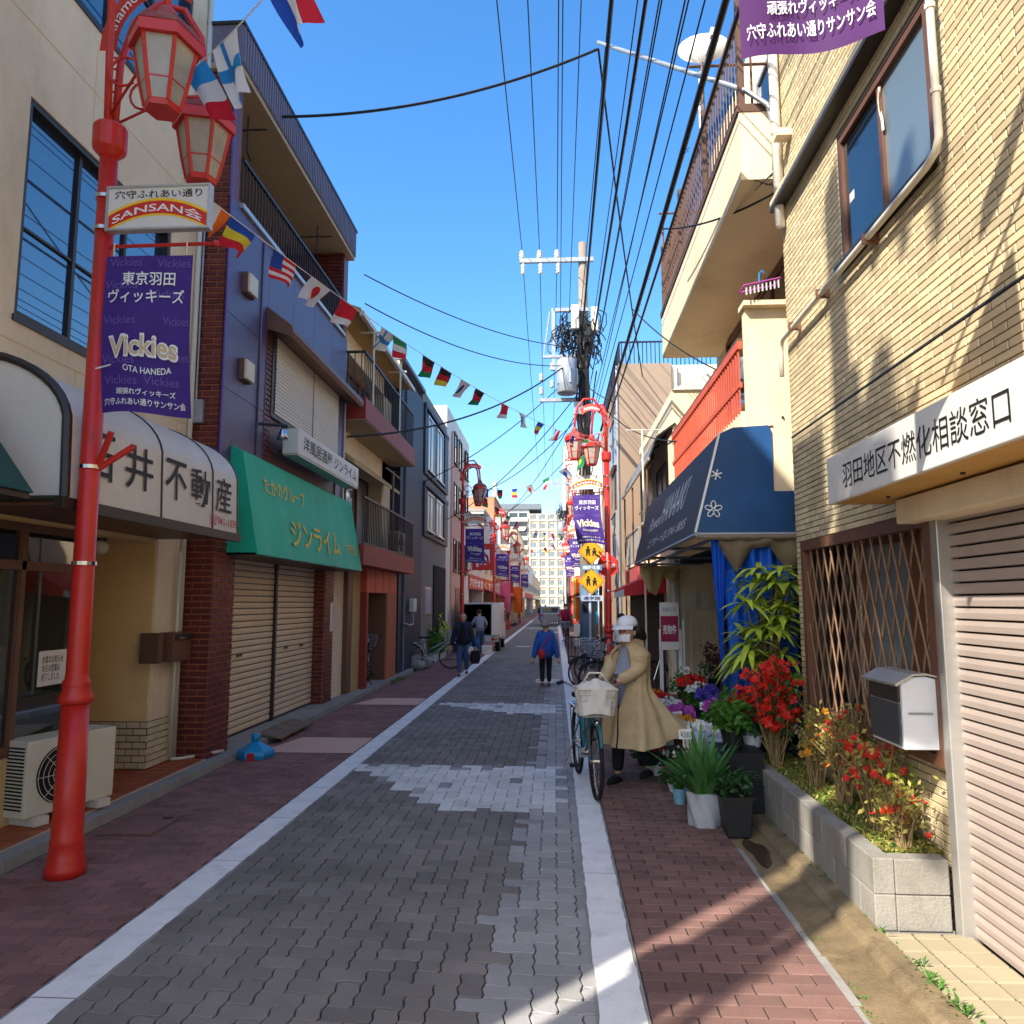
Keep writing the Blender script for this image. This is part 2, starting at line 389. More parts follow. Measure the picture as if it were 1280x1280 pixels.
def paver_mb(w, h, x=0., y=0., z=0., mb=None):
    mb = mb or MB(); o = paver_outline(w, h); n = len(o); i = len(mb.v); cx, cy = w / 2, h / 2
    for px, py in o: mb.v.append((x + cx + (px - cx) * .955, y + cy + (py - cy) * .955, z))
    for px, py in o: mb.v.append((x + px, y + py, z - .004))
    for px, py in o: mb.v.append((x + px, y + py, z - .03))
    mb.f.append(tuple(range(i, i + n)))
    for r_ in (0, 1):
        for k in range(n): a = i + r_ * n + k; b = i + r_ * n + (k + 1) % n; mb.f.append((a, a + n, b + n, b))
    return mb
pm = {}
for k, (w, h) in (('h', (2 * U, U)), ('v', (U, 2 * U)), ('s', (U, U))):
    for mm in ('paver_dark', 'paver_blue', 'paver_white'):
        me = paver_mb(w, h).mesh('paver'); me.materials.append(M[mm]); pm[k, mm] = me
def paver_kind(x, y):
    r = rnd.random()
    if -2.2 < x < .0 and 6.68 + max(0, -1.0 - x) * 1.35 < y < 8.42: return 'paver_white' if r > .06 else 'paver_blue'
    if -2.2 < x < .05 and 12.35 + max(0, -.8 - x) * .85 < y < 13.55: return 'paver_white' if r > .1 else 'paver_blue'
    if -.45 < x < .1 and 17.0 < y < 17.9: return 'paver_white'
    edge_ = -.33 + .014 * max(0, y - 3) + .05 * math.sin(y * 5.1)
    if x > edge_: return 'paver_blue'
    return 'paver_dark'
cells = []
x0 = -2.14
for iy in range(int(1.6 / U), int(24 / U)):
    for ix in range(-1, 22):
        m4 = (ix - iy) % 4
        if m4 == 0: w, h, kk = 2 * U, U, 'h'
        elif m4 == 3: w, h, kk = U, 2 * U, 'v'
        else: continue
        x = x0 + ix * U; y = iy * U
        if ix < 0 or ix + round(w / U) > 21:
            for q in (0, 1):
                jx = ix + (q if kk == 'h' else 0); jy = iy + (q if kk == 'v' else 0)
                if 0 <= jx < 21 and (kk == 'h' or ix < 21): cells.append((x0 + jx * U, jy * U, U, U, 's', paver_kind(x0 + jx * U, jy * U)))
            continue
        cells.append((x, y, w, h, kk, paver_kind(x + w / 2, y + h / 2)))
cells.sort(key=lambda c: c[1] if inframe((c[0] + .1, c[1] + .1, 0)) else 1000 + c[1])
st = {}
for n, (x, y, w, h, kk, mm) in enumerate(cells):
    dz = rnd.uniform(-.0025, .0015)
    if n < 300:
        o = bpy.data.objects.new('paver', pm[kk, mm]); put(o, road); o.location = (x - ORG[road].x, y - ORG[road].y, dz - ORG[road].z)
    else: paver_mb(w, h, x, y, dz, st.setdefault(mm, MB()))
for mm, mb in st.items():
    o = mb.build('pavers', mm, road); o['kind'] = 'stuff'
# painted edge lines, cut by joints
def line(x0, x1, y0, y1, name='edge_line', step=1.9):
    mb = MB(); y = y0
    while y < y1:
        e = min(y1, y + step * rnd.uniform(.5, 1.2)); g = .004
        n = max(2, int((e - y) / .06)) if y < 16 else 2
        for s_ in range(n):
            a = y + (e - y) * s_ / n + (g if s_ == 0 else 0); b = y + (e - y) * (s_ + 1) / n - (g if s_ == n - 1 else 0)
            ja, jb, jc, jd = [rnd.uniform(-.005, .005) if y < 16 else 0 for _ in range(4)]
            i = len(mb.v); mb.v += [(x0 + (mb_last[0] if s_ else ja), a, .004), (x1 + (mb_last[1] if s_ else jb), a, .004), (x1 + jc, b, .004), (x0 + jd, b, .004)]; mb.f.append((i, i + 1, i + 2, i + 3)); mb_last = (jd, jc)
        y = e
    return struct(name, mb, 'paint_white')
struct('line_bed', MB().box(-2.36, -8, -.04, -2.12, 215, .0005), 'concrete')
struct('line_bed', MB().box(.16, -8, -.04, .39, 215, .0005), 'concrete')
line(-2.345, -2.135, -6, 27.3); line(-2.345, -2.135, 33, 75); line(.175, .375, -6, 75)
for (a, b, c, d) in ((-1.6, -1.0, 30.5, 30.9), (-.2, .17, 45, 46)): struct('road_mark', MB().poly((a, c, .004), (b, c, .004), (b, d, .004), (a, d, .004)), 'paint_white')
struct('crossing_stripe', MB().poly((-2.1, 52, .004), (.17, 52, .004), (.17, 53, .004), (-2.1, 53, .004)), 'paint_white')
# generic piece field: bricks / tiles on a plane, with holes
def pieces(parent, o, Uv, Vv, W, Hh, bw, bh, j, d, m, n_ind=300, holes=(), name='brick', bond=.5, umin=.025, vis=True, jv=None):
    jv = j if jv is None else jv
    o = Vector(o); Uv = Vector(Uv); Vv = Vector(Vv); Nv = Uv.cross(Vv); off = ORG[parent]; lst = []
    nr = int(math.ceil(Hh / bh - 1e-6))
    for r_ in range(nr):
        v0 = r_ * bh + jv / 2; v1 = min((r_ + 1) * bh - jv / 2, Hh)
        if v1 - v0 < .012: continue
        vc = (v0 + v1) / 2; segs = [(0., W)]
        for (a, b, c, e) in holes:
            if c < v1 and e > v0:
                ns = []
                for s0, s1 in segs:
                    if b <= s0 or a >= s1: ns.append((s0, s1)); continue
                    if a > s0: ns.append((s0, a))
                    if b < s1: ns.append((b, s1))
                segs = ns
        sh = (r_ % 2) * bw * bond; k0 = -1
        for k in range(-1, int(W / bw) + 2):
            a = k * bw + sh + j / 2; b = (k + 1) * bw + sh - j / 2
            for s0, s1 in segs:
                aa, bb = max(a, s0), min(b, s1)
                if bb - aa > umin: lst.append((round(aa, 4), round(bb - aa, 3), v0, round(v1 - v0, 4)))
    def score(t):
        p = o + Uv * (t[0] + t[1] / 2) + Vv * (t[2] + t[3] / 2); return ((p - cam.location).length if inframe(p, 0) else 1000 + (p - cam.location).length)
    if vis: lst.sort(key=score)
    mk = {}; mb = MB(); ch = min(.004, d * .5)
    def shape(mb_, a, w, v, h, z0=0):
        i = len(mb_.v)
        for (u_, v_, n_) in ((a, v, 0), (a + w, v, 0), (a + w, v + h, 0), (a, v + h, 0), (a + ch, v + ch, d), (a + w - ch, v + ch, d), (a + w - ch, v + h - ch, d), (a + ch, v + h - ch, d)):
            mb_.v.append(tuple(Uv * u_ + Vv * v_ + Nv * (n_ + z0 * (n_ > 0))))
        mb_.f += [(i + 4, i + 5, i + 6, i + 7), (i, i + 1, i + 5, i + 4), (i + 1, i + 2, i + 6, i + 5), (i + 2, i + 3, i + 7, i + 6), (i + 3, i, i + 4, i + 7)]
    for n, (a, w, v, h) in enumerate(lst):
        if n < n_ind:
            if (w, h) not in mk:
                q = MB(); shape(q, 0, w, 0, h); me = q.mesh(name); me.materials.append(M[m]); mk[w, h] = me
            ob = bpy.data.objects.new(name, mk[w, h]); put(ob, parent); ob.location = o + Uv * a + Vv * v + Nv * rnd.uniform(-.0012, .0008) - off
        else:
            i = len(mb.v); shape(mb, a, w, v, h, rnd.uniform(-.001, .001))
            mb.v[i:] = [tuple(Vector(p) + o) for p in mb.v[i:]]
    if mb.v:
        ob = mb.build(name + 's', m, parent); ob['kind'] = 'stuff'
X3, Y3, Z3 = Vector((1, 0, 0)), Vector((0, 1, 0)), Vector((0, 0, 1))
sw_l = struct('left_pavement', MB().box(-3.6, -8, -.045, -2.36, 24, -.008), 'joint_sand')
pieces(sw_l, (-3.58, 2.2, -.008), X3, Y3, 1.22, 21, .2, .1, .005, .008, 'brick_paver_left', 220)
struct('left_pavement', MB().box(-3.6, 24, -.045, -2.36, 215, .002), 'brick_paver_left')
sw_r = struct('right_pavement', MB().box(.39, -8, -.045, 1.29, 24, -.008), 'joint_sand')
pieces(sw_r, (.395, 1.8, -.008), X3, Y3, .89, 20, .2, .1, .006, .008, 'brick_paver', 300)
struct('right_pavement', MB().box(.39, 24, -.045, 1.6, 215, .002), 'brick_paver')
# pink crossing panels let into the left pavement
for (y0, y1) in ((9.0, 10.0), (13.2, 14.1)): struct('pink_paving', MB().poly((-3.5, y0, .0045), (-2.37, y0, .0045), (-2.37, y1, .0045), (-3.3, y1, .0045)), 'pink_wall')
# right gutter, kerb and wet patch
struct('gutter', MB().box(1.29, -8, -.045, 1.56, 60, -.006), 'gutter_concrete')
mb = MB(); y = 1.5
while y < 8.4:
    L_ = rnd.uniform(.2, .5)
    if rnd.random() < .7: mb.box(1.285, y, -.02, 1.285 + rnd.uniform(.015, .045), y + L_ - .02, .001)
    y += L_
o = mb.build('gutter_edge', 'concrete'); o['kind'] = 'structure'
mb = MB()
for k in range(20): mb.prism([(1.545, -.02), (1.69, -.02), (1.69, .045), (1.60, .04), (1.555, .012)], 'y', 1.5 + k * .6 + .004, 2.1 + k * .6 - .004)
struct('kerb', mb, 'gutter_concrete')
w_ = MB(); pts = []
for k in range(26):
    a = 2 * math.pi * k / 26; rr = 1 + .18 * math.sin(3 * a + 1) + .1 * math.sin(5 * a); pts.append((1.42 + .07 * rr * math.cos(a), 5.7 + .3 * rr * math.sin(a), -.0025))
w_.poly(*pts); struct('puddle', w_, 'water_wet')
# left kerb and raised apron of the shops
for k in range(26):
    pass
mb = MB()
for k in range(30): mb.box(-3.74, 1.4 + k * .6 + .004, -.04, -3.6, 2.0 + k * .6 - .004, .075)
struct('kerb', mb, 'concrete')
ap = struct('shop_apron', MB().box(-5.3, 1.4, -.04, -3.74, 8.18, .085), 'mortar_light')
pieces(ap, (-5.2, 4.4, .085), X3, Y3, 1.45, 3.75, .15, .15, .006, .012, 'tile_red', 200, bond=0, name='tile')
struct('shop_apron', MB().box(-4.4, 8.18, -.04, -3.74, 33, .07), 'concrete')
ap2 = struct('shop_apron', MB().box(1.69, 1.2, -.04, 2.16, 4.33, .02), 'mortar')
pieces(ap2, (1.70, 1.25, .02), X3, Y3, .45, 3.06, .15, .15, .013, .012, 'tile_cream', 120, bond=0, name='tile')
struct('shop_apron', MB().box(1.69, 4.5, -.04, 3.4, 24, .03), 'concrete')
# loose things on the ground
mh = thing('manhole_cover', 'rectangular drain cover with metal rim set in the left pavement beside the red lamp post', 'manhole cover', (-3.25, 6.1, .002))
MB().box(-3.5, 5.8, -.004, -3.05, 6.35, .003).build('rim', 'frame_brown', mh); MB().box(-3.47, 5.83, .003, -3.08, 6.32, .0065).build('plate', 'brick_paver_left', mh)
MB().box(-3.2, 6.24, .0065, -3.12, 6.28, .010).build('lift_slot', 'frame_dark', mh)
# grass tufts along the kerb
def tuft(mb, x, y, z, h, n, r_):
    for _ in range(n):
        a = r_.uniform(0, 6.28); mb.leaf((x + r_.uniform(-.04, .04), y + r_.uniform(-.05, .05), z), (math.cos(a) * .6, math.sin(a) * .6, 1), h * r_.uniform(.5, 1.1), .012, bend=.4, seg=2)
mb = MB(); r1 = random.Random(3)
for k in range(190):
    y = r1.uniform(3.0, 7.6); tuft(mb, 1.69 + r1.uniform(-.02, .03), y, .02, r1.choice([.03, .05, .09]), 7, r1)
for k in range(16): tuft(mb, 1.33 + r1.uniform(-.03, .03), r1.uniform(3.2, 4.4), -.01, .03, 5, r1)
for (x, y, h) in ((-3.55, 17.2, .25), (-3.6, 20.4, .3), (-3.58, 16.8, .2), (-3.6, 20.0, .2)):
    for k in range(6): tuft(mb, x + r1.uniform(-.1, .1), y + r1.uniform(-.2, .2), .0, h, 9, r1)
tag(mb.build('weeds', 'foliage'), 'small green weeds sprouting along the kerbs', 'weeds', kind='stuff')
# ================================================================== shared building pieces
def shutter(parent, x, y0, y1, z0, z1, n, m, side, name='slat'):
    """roller shutter in a plane x=const; side=+1 faces +X"""
    h = (z1 - z0) / n; off = ORG[parent]; mb = MB()
    pr = [(-.016, .0), (.006, h * .06), (.010, h * .5), (.006, h * .84), (-.016, h * .90)]
    i = 0
    for k in range(len(pr)): mb.v += [(side * pr[k][0], 0, pr[k][1]), (side * pr[k][0], y1 - y0, pr[k][1])]
    for k in range(len(pr) - 1): a = 2 * k; mb.f.append((a, a + 1, a + 3, a + 2) if side > 0 else (a, a + 2, a + 3, a + 1))
    me = mb.mesh(name); me.materials.append(M[m])
    for k in range(n):
        o = bpy.data.objects.new(name, me); put(o, parent); o.location = Vector((x, y0, z0 + k * h)) - off
def bars(parent, pts_pairs, r, m, name='bar', n=6, sq=False):
    for a, b in pts_pairs: MB().tube([a, b], r, n).build(name, m, parent)
def rail_y(parent, x, y0, y1, z0, z1, step, m, r=.011, top=.025, name='baluster'):
    """railing along the street"""
    mb = MB().tube([(0, 0, 0), (0, 0, z1 - z0)], r, 5); me = mb.mesh(name); me.materials.append(M[m]); n = int((y1 - y0) / step); off = ORG[parent]
    for k in range(n + 1): o = bpy.data.objects.new(name, me); put(o, parent); o.location = Vector((x, y0 + (y1 - y0) * k / n, z0)) - off
    MB().box(x - top, y0, z1, x + top, y1, z1 + .04).build('handrail', m, parent); MB().box(x - top * .7, y0, z0 - .005, x + top * .7, y1, z0 + .02).build('bottom_rail', m, parent)
def rail_x(parent, y, x0, x1, z0, z1, step, m, r=.011, top=.025, name='baluster'):
    mb = MB().tube([(0, 0, 0), (0, 0, z1 - z0)], r, 5); me = mb.mesh(name); me.materials.append(M[m]); n = max(1, int((x1 - x0) / step)); off = ORG[parent]
    for k in range(n): o = bpy.data.objects.new(name, me); put(o, parent); o.location = Vector((x0 + (x1 - x0) * (k + .5) / n, y, z0)) - off
    MB().box(x0, y - top, z1, x1, y + top, z1 + .04).build('handrail', m, parent)
def window_x(parent, x, y0, y1, z0, z1, side, glassm='glass_dark', fm='frame_dark', panes=2, fw=.05, back='dark_void', depth=.12, rows=1):
    """window in a wall x=const. side = direction it faces"""
    w = MB(); s = side
    for (a, b, c, d) in ((y0, y1, z0, z0 + fw), (y0, y1, z1 - fw, z1), (y0, y0 + fw, z0 + fw, z1 - fw), (y1 - fw, y1, z0 + fw, z1 - fw)): w.box(x - s * .03, a, c, x + s * .04, b, d)
    for k in range(1, panes): yy = y0 + (y1 - y0) * k / panes; w.box(x - s * .02, yy - fw * .5, z0 + fw, x + s * .03, yy + fw * .5, z1 - fw)
    for k in range(1, rows): zz = z0 + (z1 - z0) * k / rows; w.box(x - s * .02, y0 + fw, zz - fw * .4, x + s * .025, y1 - fw, zz + fw * .4)
    win = w.build('window', fm, parent)
    for k in range(panes):
        a = y0 + (y1 - y0) * k / panes + fw * .5; b = y0 + (y1 - y0) * (k + 1) / panes - fw * .5; xo = x + s * (.012 if k % 2 else .004)
        g = glassm[k % len(glassm)] if isinstance(glassm, (list, tuple)) else glassm
        MB().box(xo - .003, a, z0 + fw * .6, xo + .003, b, z1 - fw * .6).build('pane', g, win)
    MB().box(x - s * .028, y0 + fw, z0 + fw, x - s * .024, y1 - fw, z1 - fw).build('blind', back, win)
    MB().box(x - s * .02, y0 - .03, z0 - .04, x + s * .09, y1 + .03, z0).build('sill', fm, win)
    return win
def window_y(parent, y, x0, x1, z0, z1, glassm='glass_dark', fm='frame_dark', panes=2, fw=.05, back='dark_void'):
    w = MB()
    for (a, b, c, d) in ((x0, x1, z0, z0 + fw), (x0, x1, z1 - fw, z1), (x0, x0 + fw, z0 + fw, z1 - fw), (x1 - fw, x1, z0 + fw, z1 - fw)): w.box(a, y - .04, c, b, y + .03, d)
    for k in range(1, panes): xx = x0 + (x1 - x0) * k / panes; w.box(xx - fw * .5, y - .03, z0 + fw, xx + fw * .5, y + .02, z1 - fw)
    win = w.build('window', fm, parent)
    for k in range(panes): MB().box(x0 + (x1 - x0) * k / panes + fw * .5, y - .006, z0 + fw * .6, x0 + (x1 - x0) * (k + 1) / panes - fw * .5, y - .001, z1 - fw * .6).build('pane', glassm, win)
    MB().box(x0 + fw, y + .024, z0 + fw, x1 - fw, y + .028, z1 - fw).build('blind', back, win)
    return win
def wall_boxes(o_x0, o_x1, y0, y1, z0, z1, holes):
    """wall slab between x planes with rectangular openings (y0,y1,z0,z1)"""
    mb = MB(); ys = sorted({y0, y1, *[h[0] for h in holes], *[h[1] for h in holes]})
    for a, b in zip(ys, ys[1:]):
        if b - a < 1e-6: continue
        zs = [(z0, z1)]
        for h in holes:
            if h[0] <= a + 1e-6 and h[1] >= b - 1e-6:
                ns = []
                for s0, s1 in zs:
                    if h[3] <= s0 or h[2] >= s1: ns.append((s0, s1)); continue
                    if h[2] > s0: ns.append((s0, h[2]))
                    if h[3] < s1: ns.append((h[3], s1))
                zs = ns
        for s0, s1 in zs: mb.box(o_x0, a, s0, o_x1, b, s1)
    return mb
# ================================================================== right: yellow brick building
b0 = thing('brick_building', 'yellow glazed brick building with roller shutter beside the flower shop', 'building', (4.5, 2.5, 0))
HW = 8.2
mb = wall_boxes(2.162, 2.6, -3.5, 6.9, 0, HW, [(4.12, 5.53, 4.22, 5.24), (4.36, 6.56, .86, 2.25), (.9, 4.33, 0, 2.28)])
mb.box(2.6, -3.5, 0, 8.0, 6.9, HW); mb.build('wall', 'mortar', b0)
holes = [(1.37, 2.78, 4.22, 5.24), (.34, 2.54, .86, 2.25), (2.57, 6, 0, 2.28)]
MB().box(2.152, -3.5, 3.232, 2.17, 6.9, 3.244).build('expansion_joint', 'frame_dark', b0)
pieces(b0, (2.162, 6.9, 0), -Y3, Z3, 4.9, HW, .235, .0475, .011, .006, 'yellow_brick', 300, holes, jv=.005)
pieces(b0, (2.6, 6.9, 0), -Y3, Z3, .1, .01, .2, .06, .01, .01, 'yellow_brick', 0)
pieces(b0, (8.0, 6.9, 3.4), -X3, Z3, 5.82, HW - 3.4, .235, .0475, .0065, .006, 'yellow_brick', 0)
pieces(b0, (2.162, 2.0, 0), -Y3, Z3, 5.5, HW, .235, .0475, .0065, .006, 'yellow_brick', 0, [(-1, 1.1, 0, 2.28)], vis=False)
MB().box(2.05, -3.5, 5.43, 2.2, 6.9, 5.50).build('ledge', 'cream_wall', b0); MB().box(2.045, -3.5, 5.395, 2.17, 6.9, 5.43).build('drip_edge', 'frame_dark', b0)
MB().box(2.02, -3.6, HW, 8.1, 7.0, HW + .12).build('coping', 'concrete', b0)
win = window_x(b0, 2.2, 4.14, 5.51, 4.24, 5.22, -1, ['glass_frost', 'glass_dark'], 'frame_brown', 2, .045, 'shutter_white', rows=1)
MB().box(2.10, 4.1, 4.19, 2.16, 5.56, 4.235).build('sill', 'frame_dark', b0)
MB().grid(lambda u, v: (2.172 + .006 * math.sin(u * 9), 4.78 + .05 * u + .02 * math.sin(v * 5), 5.15 - .32 * v), 4, 4).build('curtain', 'wicker', b0)
MB().box(2.183, 5.32, 4.66, 2.186, 5.40, 4.73).build('sticker', 'sign_white', b0)
# downpipe and drain run
dp = MB().tube([(2.085, 3.95, 7.9), (2.085, 3.95, 4.25), (2.085, 3.99, 4.19), (2.085, 4.1, 4.165), (2.085, 6.78, 4.13), (2.085, 6.85, 4.10), (2.085, 6.865, 4.02), (2.085, 6.865, 3.8)], .022, 8).build('downpipe', 'white_plastic', b0, True)
for z in (4.5, 5.0, 6.0, 7.0): MB().lathe([(.029, 0), (.029, .03)], (2.085, 3.95, z), 8).build('pipe_clip', 'white_plastic', b0)
for y in (4.9, 5.8, 6.5): MB().box(2.05, y, 4.11, 2.165, y + .02, 4.18).build('pipe_clip', 'frame_brown', b0)
MB().tube([(2.1, 6.78, 5.2), (2.1, 6.78, 8.1)], .045, 8).build('downpipe', 'white_wall', b0, True)
MB().box(2.02, 6.5, 5.93, 2.16, 6.62, 6.0).build('bracket', 'cream_wall', b0)
# lattice window
lat = MB()
for (a, b, c, d) in ((4.34, 4.42, .86, 2.26), (6.5, 6.57, .86, 2.26), (4.42, 6.5, .86, .92), (4.42, 6.5, 2.18, 2.26)): lat.box(2.085, a, c, 2.17, b, d)
lat = lat.build('lattice_frame', 'frame_brown', b0)
def clipbar(y, dy, x):
    """diagonal bar in the opening y 4.42..6.5, z .92..2.18"""
    z0, z1 = .92, 2.18; p0 = [y, z0]; p1 = [y + dy, z1]
    def clip(t): return (y + dy * t, z0 + (z1 - z0) * t)
    ts = [0., 1.]
    if dy:
        ta, tb = (4.42 - y) / dy, (6.5 - y) / dy; lo, hi = min(ta, tb), max(ta, tb); ts = [max(0, lo), min(1, hi)]
    if ts[1] - ts[0] < .03: return None
    a, b = clip(ts[0]), clip(ts[1]); return (x, a[0], a[1]), (x, b[0], b[1])
for k in range(-6, 19):
    for dy, x in ((.44, 2.115), (-.44, 2.135)):
        s_ = clipbar(4.42 + k * .15 + (.44 if dy < 0 else 0) - .1, dy, x)
        if s_: MB().tube([Vector(s_[0]), Vector(s_[1])], .0085, 4).build('bar', 'bronze_bar', lat)
mbw = MB().box(2.33, 4.36, .8, 2.36, 6.6, 2.3); mbw.build('recess_wall', 'beige_tile', b0)
pieces(b0, (2.33, 6.56, .86), -Y3, Z3, 2.2, 1.4, .1, .03, .004, .004, 'beige_tile', 0, name='tile')
window_x(b0, 2.29, 4.95, 5.75, .98, 2.2, -1, 'glass_frost', 'frame_brown', 1, .05, 'shutter_white')
window_x(b0, 2.29, 6.02, 6.52, .92, 2.2, -1, 'glass_dark', 'frame_dark', 1, .05)
# roller shutter with its post and housing
shutter(b0, 2.165, .95, 4.27, .03, 2.25, 34, 'shutter_pink', -1)
MB().box(2.09, 4.27, .0, 2.2, 4.345, 2.28).build('shutter_post', 'alum', b0, bevel=.006)
MB().box(1.98, .9, 2.2, 2.162, 4.5, 2.34).build('shutter_housing', 'cream_wall', b0, bevel=.008)
MB().box(2.12, 2.9, .5, 2.15, 3.05, .53).build('shutter_handle', 'frame_dark', b0)
# office sign board
sg = thing('sign_board', 'long white sign board with black Japanese lettering above the roller shutter', 'sign', (1.9, 2.8, 2.34))
MB().box(1.70, .9, 2.35, 1.73, 4.78, 2.64).build('face', 'sign_white', sg, bevel=.006)
MB().prism([(1.73, 2.352), (2.16, 2.352), (2.16, 2.78), (1.73, 2.638)], 'y', .95, 4.775).build('casing', 'sign_yellow_under', sg)
text('羽田地区不燃化相談窓口', 'ink_black', sg, flat((1.697, 4.52, 2.415), (0, -1.66, 0), (0, 0, .15)), .0)
for y in (4.4, 3.6, 2.8): MB().lathe([(.012, 0), (.012, .012)], (1.9, y, 2.341), 8).build('bolt', 'frame_dark', sg)
# letter box on the lattice
lb = thing('letter_box', 'grey letter box with dark front panel fixed to the brown lattice', 'mailbox', (2.0, 4.58, .95))
MB().prism([(1.90, .95), (2.09, .95), (2.09, 1.33), (2.03, 1.345), (1.96, 1.34), (1.90, 1.305)], 'y', 4.38, 4.80).build('body', 'pot_white', lb, bevel=.004)
MB().box(1.888, 4.40, .97, 1.90, 4.78, 1.19).build('door', 'box_dark', lb); MB().box(1.885, 4.40, 1.20, 1.90, 4.78, 1.285).build('flap', 'frame_dark', lb)
MB().prism([(1.865, 1.29), (1.90, 1.31), (1.96, 1.348), (2.03, 1.352), (2.1, 1.336), (2.1, 1.345), (2.03, 1.363), (1.955, 1.358), (1.86, 1.305)], 'y', 4.36, 4.82).build('lid', 'alum', lb)
MB().lathe([(.022, 0), (.022, .006)], (0, 0, 0), 12).build('handle', 'chrome', lb).location = (-.115, -.0, .045)
MB().box(1.93, 4.372, 1.14, 2.06, 4.38, 1.15).build('seam', 'steel_grey', lb)
# ------------------------------------------------------------------ planter of grey blocks
pl = thing('planter', 'low planter wall of grey concrete blocks in front of the lattice window', 'planter', (1.75, 6.1, 0))
bl = {}
def block(x0, y0, z0, x1, y1, z1): MB().box(x0, y0, z0, x1, y1, z1).build('block', 'block_stone', pl, bevel=.006)
for c in range(2):
    y = 4.36; off_ = .0 if c else .2
    ys = [4.36] + [4.36 + off_ + .4 * k for k in range(0 if off_ else 1, 10) if 4.36 + off_ + .4 * k < 7.9] + [7.95]
    for a, b in zip(ys, ys[1:]):
        if b - a > .05: block(1.69, a + .0015, .02 + c * .185, 1.80, b - .0015, .203 + c * .185)
    block(1.803, 4.36, .02 + c * .185, 2.085, 4.47, .2 + c * .185)
MB().box(1.70, 4.37, -.02, 2.1, 7.94, .022).build('footing', 'concrete', pl)
MB().grid(lambda u, v: (1.8 + .36 * u, 4.47 + 3.45 * v, .33 + .03 * math.sin(9 * v + 4 * u) + .02 * math.sin(25 * v)), 6, 40).build('soil', 'soil', pl)
r2 = random.Random(11); mb = MB()
for k in range(5200):
    y = r2.uniform(4.48, 7.85); mb.leaf((r2.uniform(1.8, 2.13), y, .365), (r2.uniform(-1, 1), r2.uniform(-1, 1), 1.3), r2.uniform(.03, .085), .016, bend=.5, seg=2)
tag(mb.build('ground_cover', 'foliage_yellow'), 'yellow green ground cover filling the block planter', 'plants', kind='stuff')
mb = MB()
for k in range(2200):
    y = r2.uniform(4.5, 7.85); mb.leaf((r2.uniform(1.8, 2.13), y, .37), (r2.uniform(-1, 1), r2.uniform(-1, 1), 1), r2.uniform(.03, .07), .02, bend=.6, seg=2)
tag(mb.build('ground_cover', 'foliage'), 'low green leaves between the azalea stems in the planter', 'plants', kind='stuff')
def flower5(mb, p, r_, rr):
    """five-petal bloom facing a random way"""
    n = Vector((rr.uniform(-1, .2), rr.uniform(-1, .3), rr.uniform(0, 1))).normalized(); a = n.cross(Vector((0, 0, 1))).normalized(); b = n.cross(a); p = Vector(p)
    for k in range(5):
        w = 2 * math.pi * k / 5; d = a * math.cos(w) + b * math.sin(w); e = a * -math.sin(w) + b * math.cos(w); i = len(mb.v)
        mb.v += [tuple(p), tuple(p + d * r_ * .6 + e * r_ * .38 + n * r_ * .2), tuple(p + d * r_ + n * r_ * .35), tuple(p + d * r_ * .6 - e * r_ * .38 + n * r_ * .2)]; mb.f.append((i, i + 1, i + 2, i + 3))
def shrub(name, label, cat, base, h, spread, nstem, nleaf, nflow, leafm, petm, seed, fr=.03, ls=.03, stemm='twig', group=None, zlo=.35, loc_kind=None):
    rr = random.Random(seed); t = thing(name, label, cat, base, 0, group); st_ = MB(); lf = MB(); fl = MB(); tips = []
    for k in range(nstem):
        a = rr.uniform(0, 6.283); tip = Vector(base) + Vector((math.cos(a) * spread[0] * rr.random(), math.sin(a) * spread[1] * rr.random(), h * rr.uniform(.55, 1)))
        p0 = Vector(base) + Vector((rr.uniform(-.04, .04), rr.uniform(-.06, .06), 0)); md = p0.lerp(tip, .5) + Vector((rr.uniform(-.04, .04), rr.uniform(-.04, .04), .03))
        st_.tube([p0, md, tip], [.008, .005, .002], 4, False); tips += [md.lerp(tip, rr.uniform(.2, 1)) for _ in range(5)] + [tip]
        for q in range(3):
            s0 = p0.lerp(tip, rr.uniform(.35, .9)); e = s0 + Vector((rr.uniform(-.1, .1), rr.uniform(-.12, .12), rr.uniform(.03, .14))); st_.tube([s0, e], [.004, .0015], 3, False); tips.append(e)
    tips = [p for p in tips if p.z > base[2] + h * zlo]
    for k in range(nleaf): p = rr.choice(tips) + Vector((rr.gauss(0, .035), rr.gauss(0, .035), rr.gauss(0, .03))); lf.quadleaf(p, None, ls * rr.uniform(.5, 1.2), rr)
    for k in range(nflow):
        p = rr.choice(tips) + Vector((rr.gauss(0, .04), rr.gauss(0, .04), rr.gauss(.01, .03))); flower5(fl, p, fr * rr.uniform(.7, 1.2), rr)
    st_.build('stems', stemm, t); lf.build('foliage', leafm, t)
    if nflow: fl.build('blossom', petm, t)
    return t
shrub('azalea_bush', 'sparse azalea with dry twigs and red blossom below the letter box', 'shrub', (1.97, 4.95, .33), .62, (.18, .28), 38, 620, 60, 'foliage_yellow', 'petal_red', 21, .032, .022)
shrub('azalea_bush', 'dry yellowing azalea in the planter next to the lit wall end', 'shrub', (1.95, 4.62, .33), .40, (.12, .16), 30, 520, 22, 'foliage_yellow', 'petal_red', 22, .03, .02)
shrub('azalea_bush', 'tall twiggy azalea with yellow leaves in front of the lattice middle', 'shrub', (1.98, 5.55, .33), .7, (.16, .3), 40, 700, 34, 'foliage_yellow', 'petal_red', 23, .03, .022)
shrub('azalea_bush', 'pale twiggy azalea in the planter beside the dense red one', 'shrub', (1.97, 6.05, .33), .62, (.15, .25), 30, 700, 40, 'foliage_yellow', 'petal_orange', 24, .03, .02)
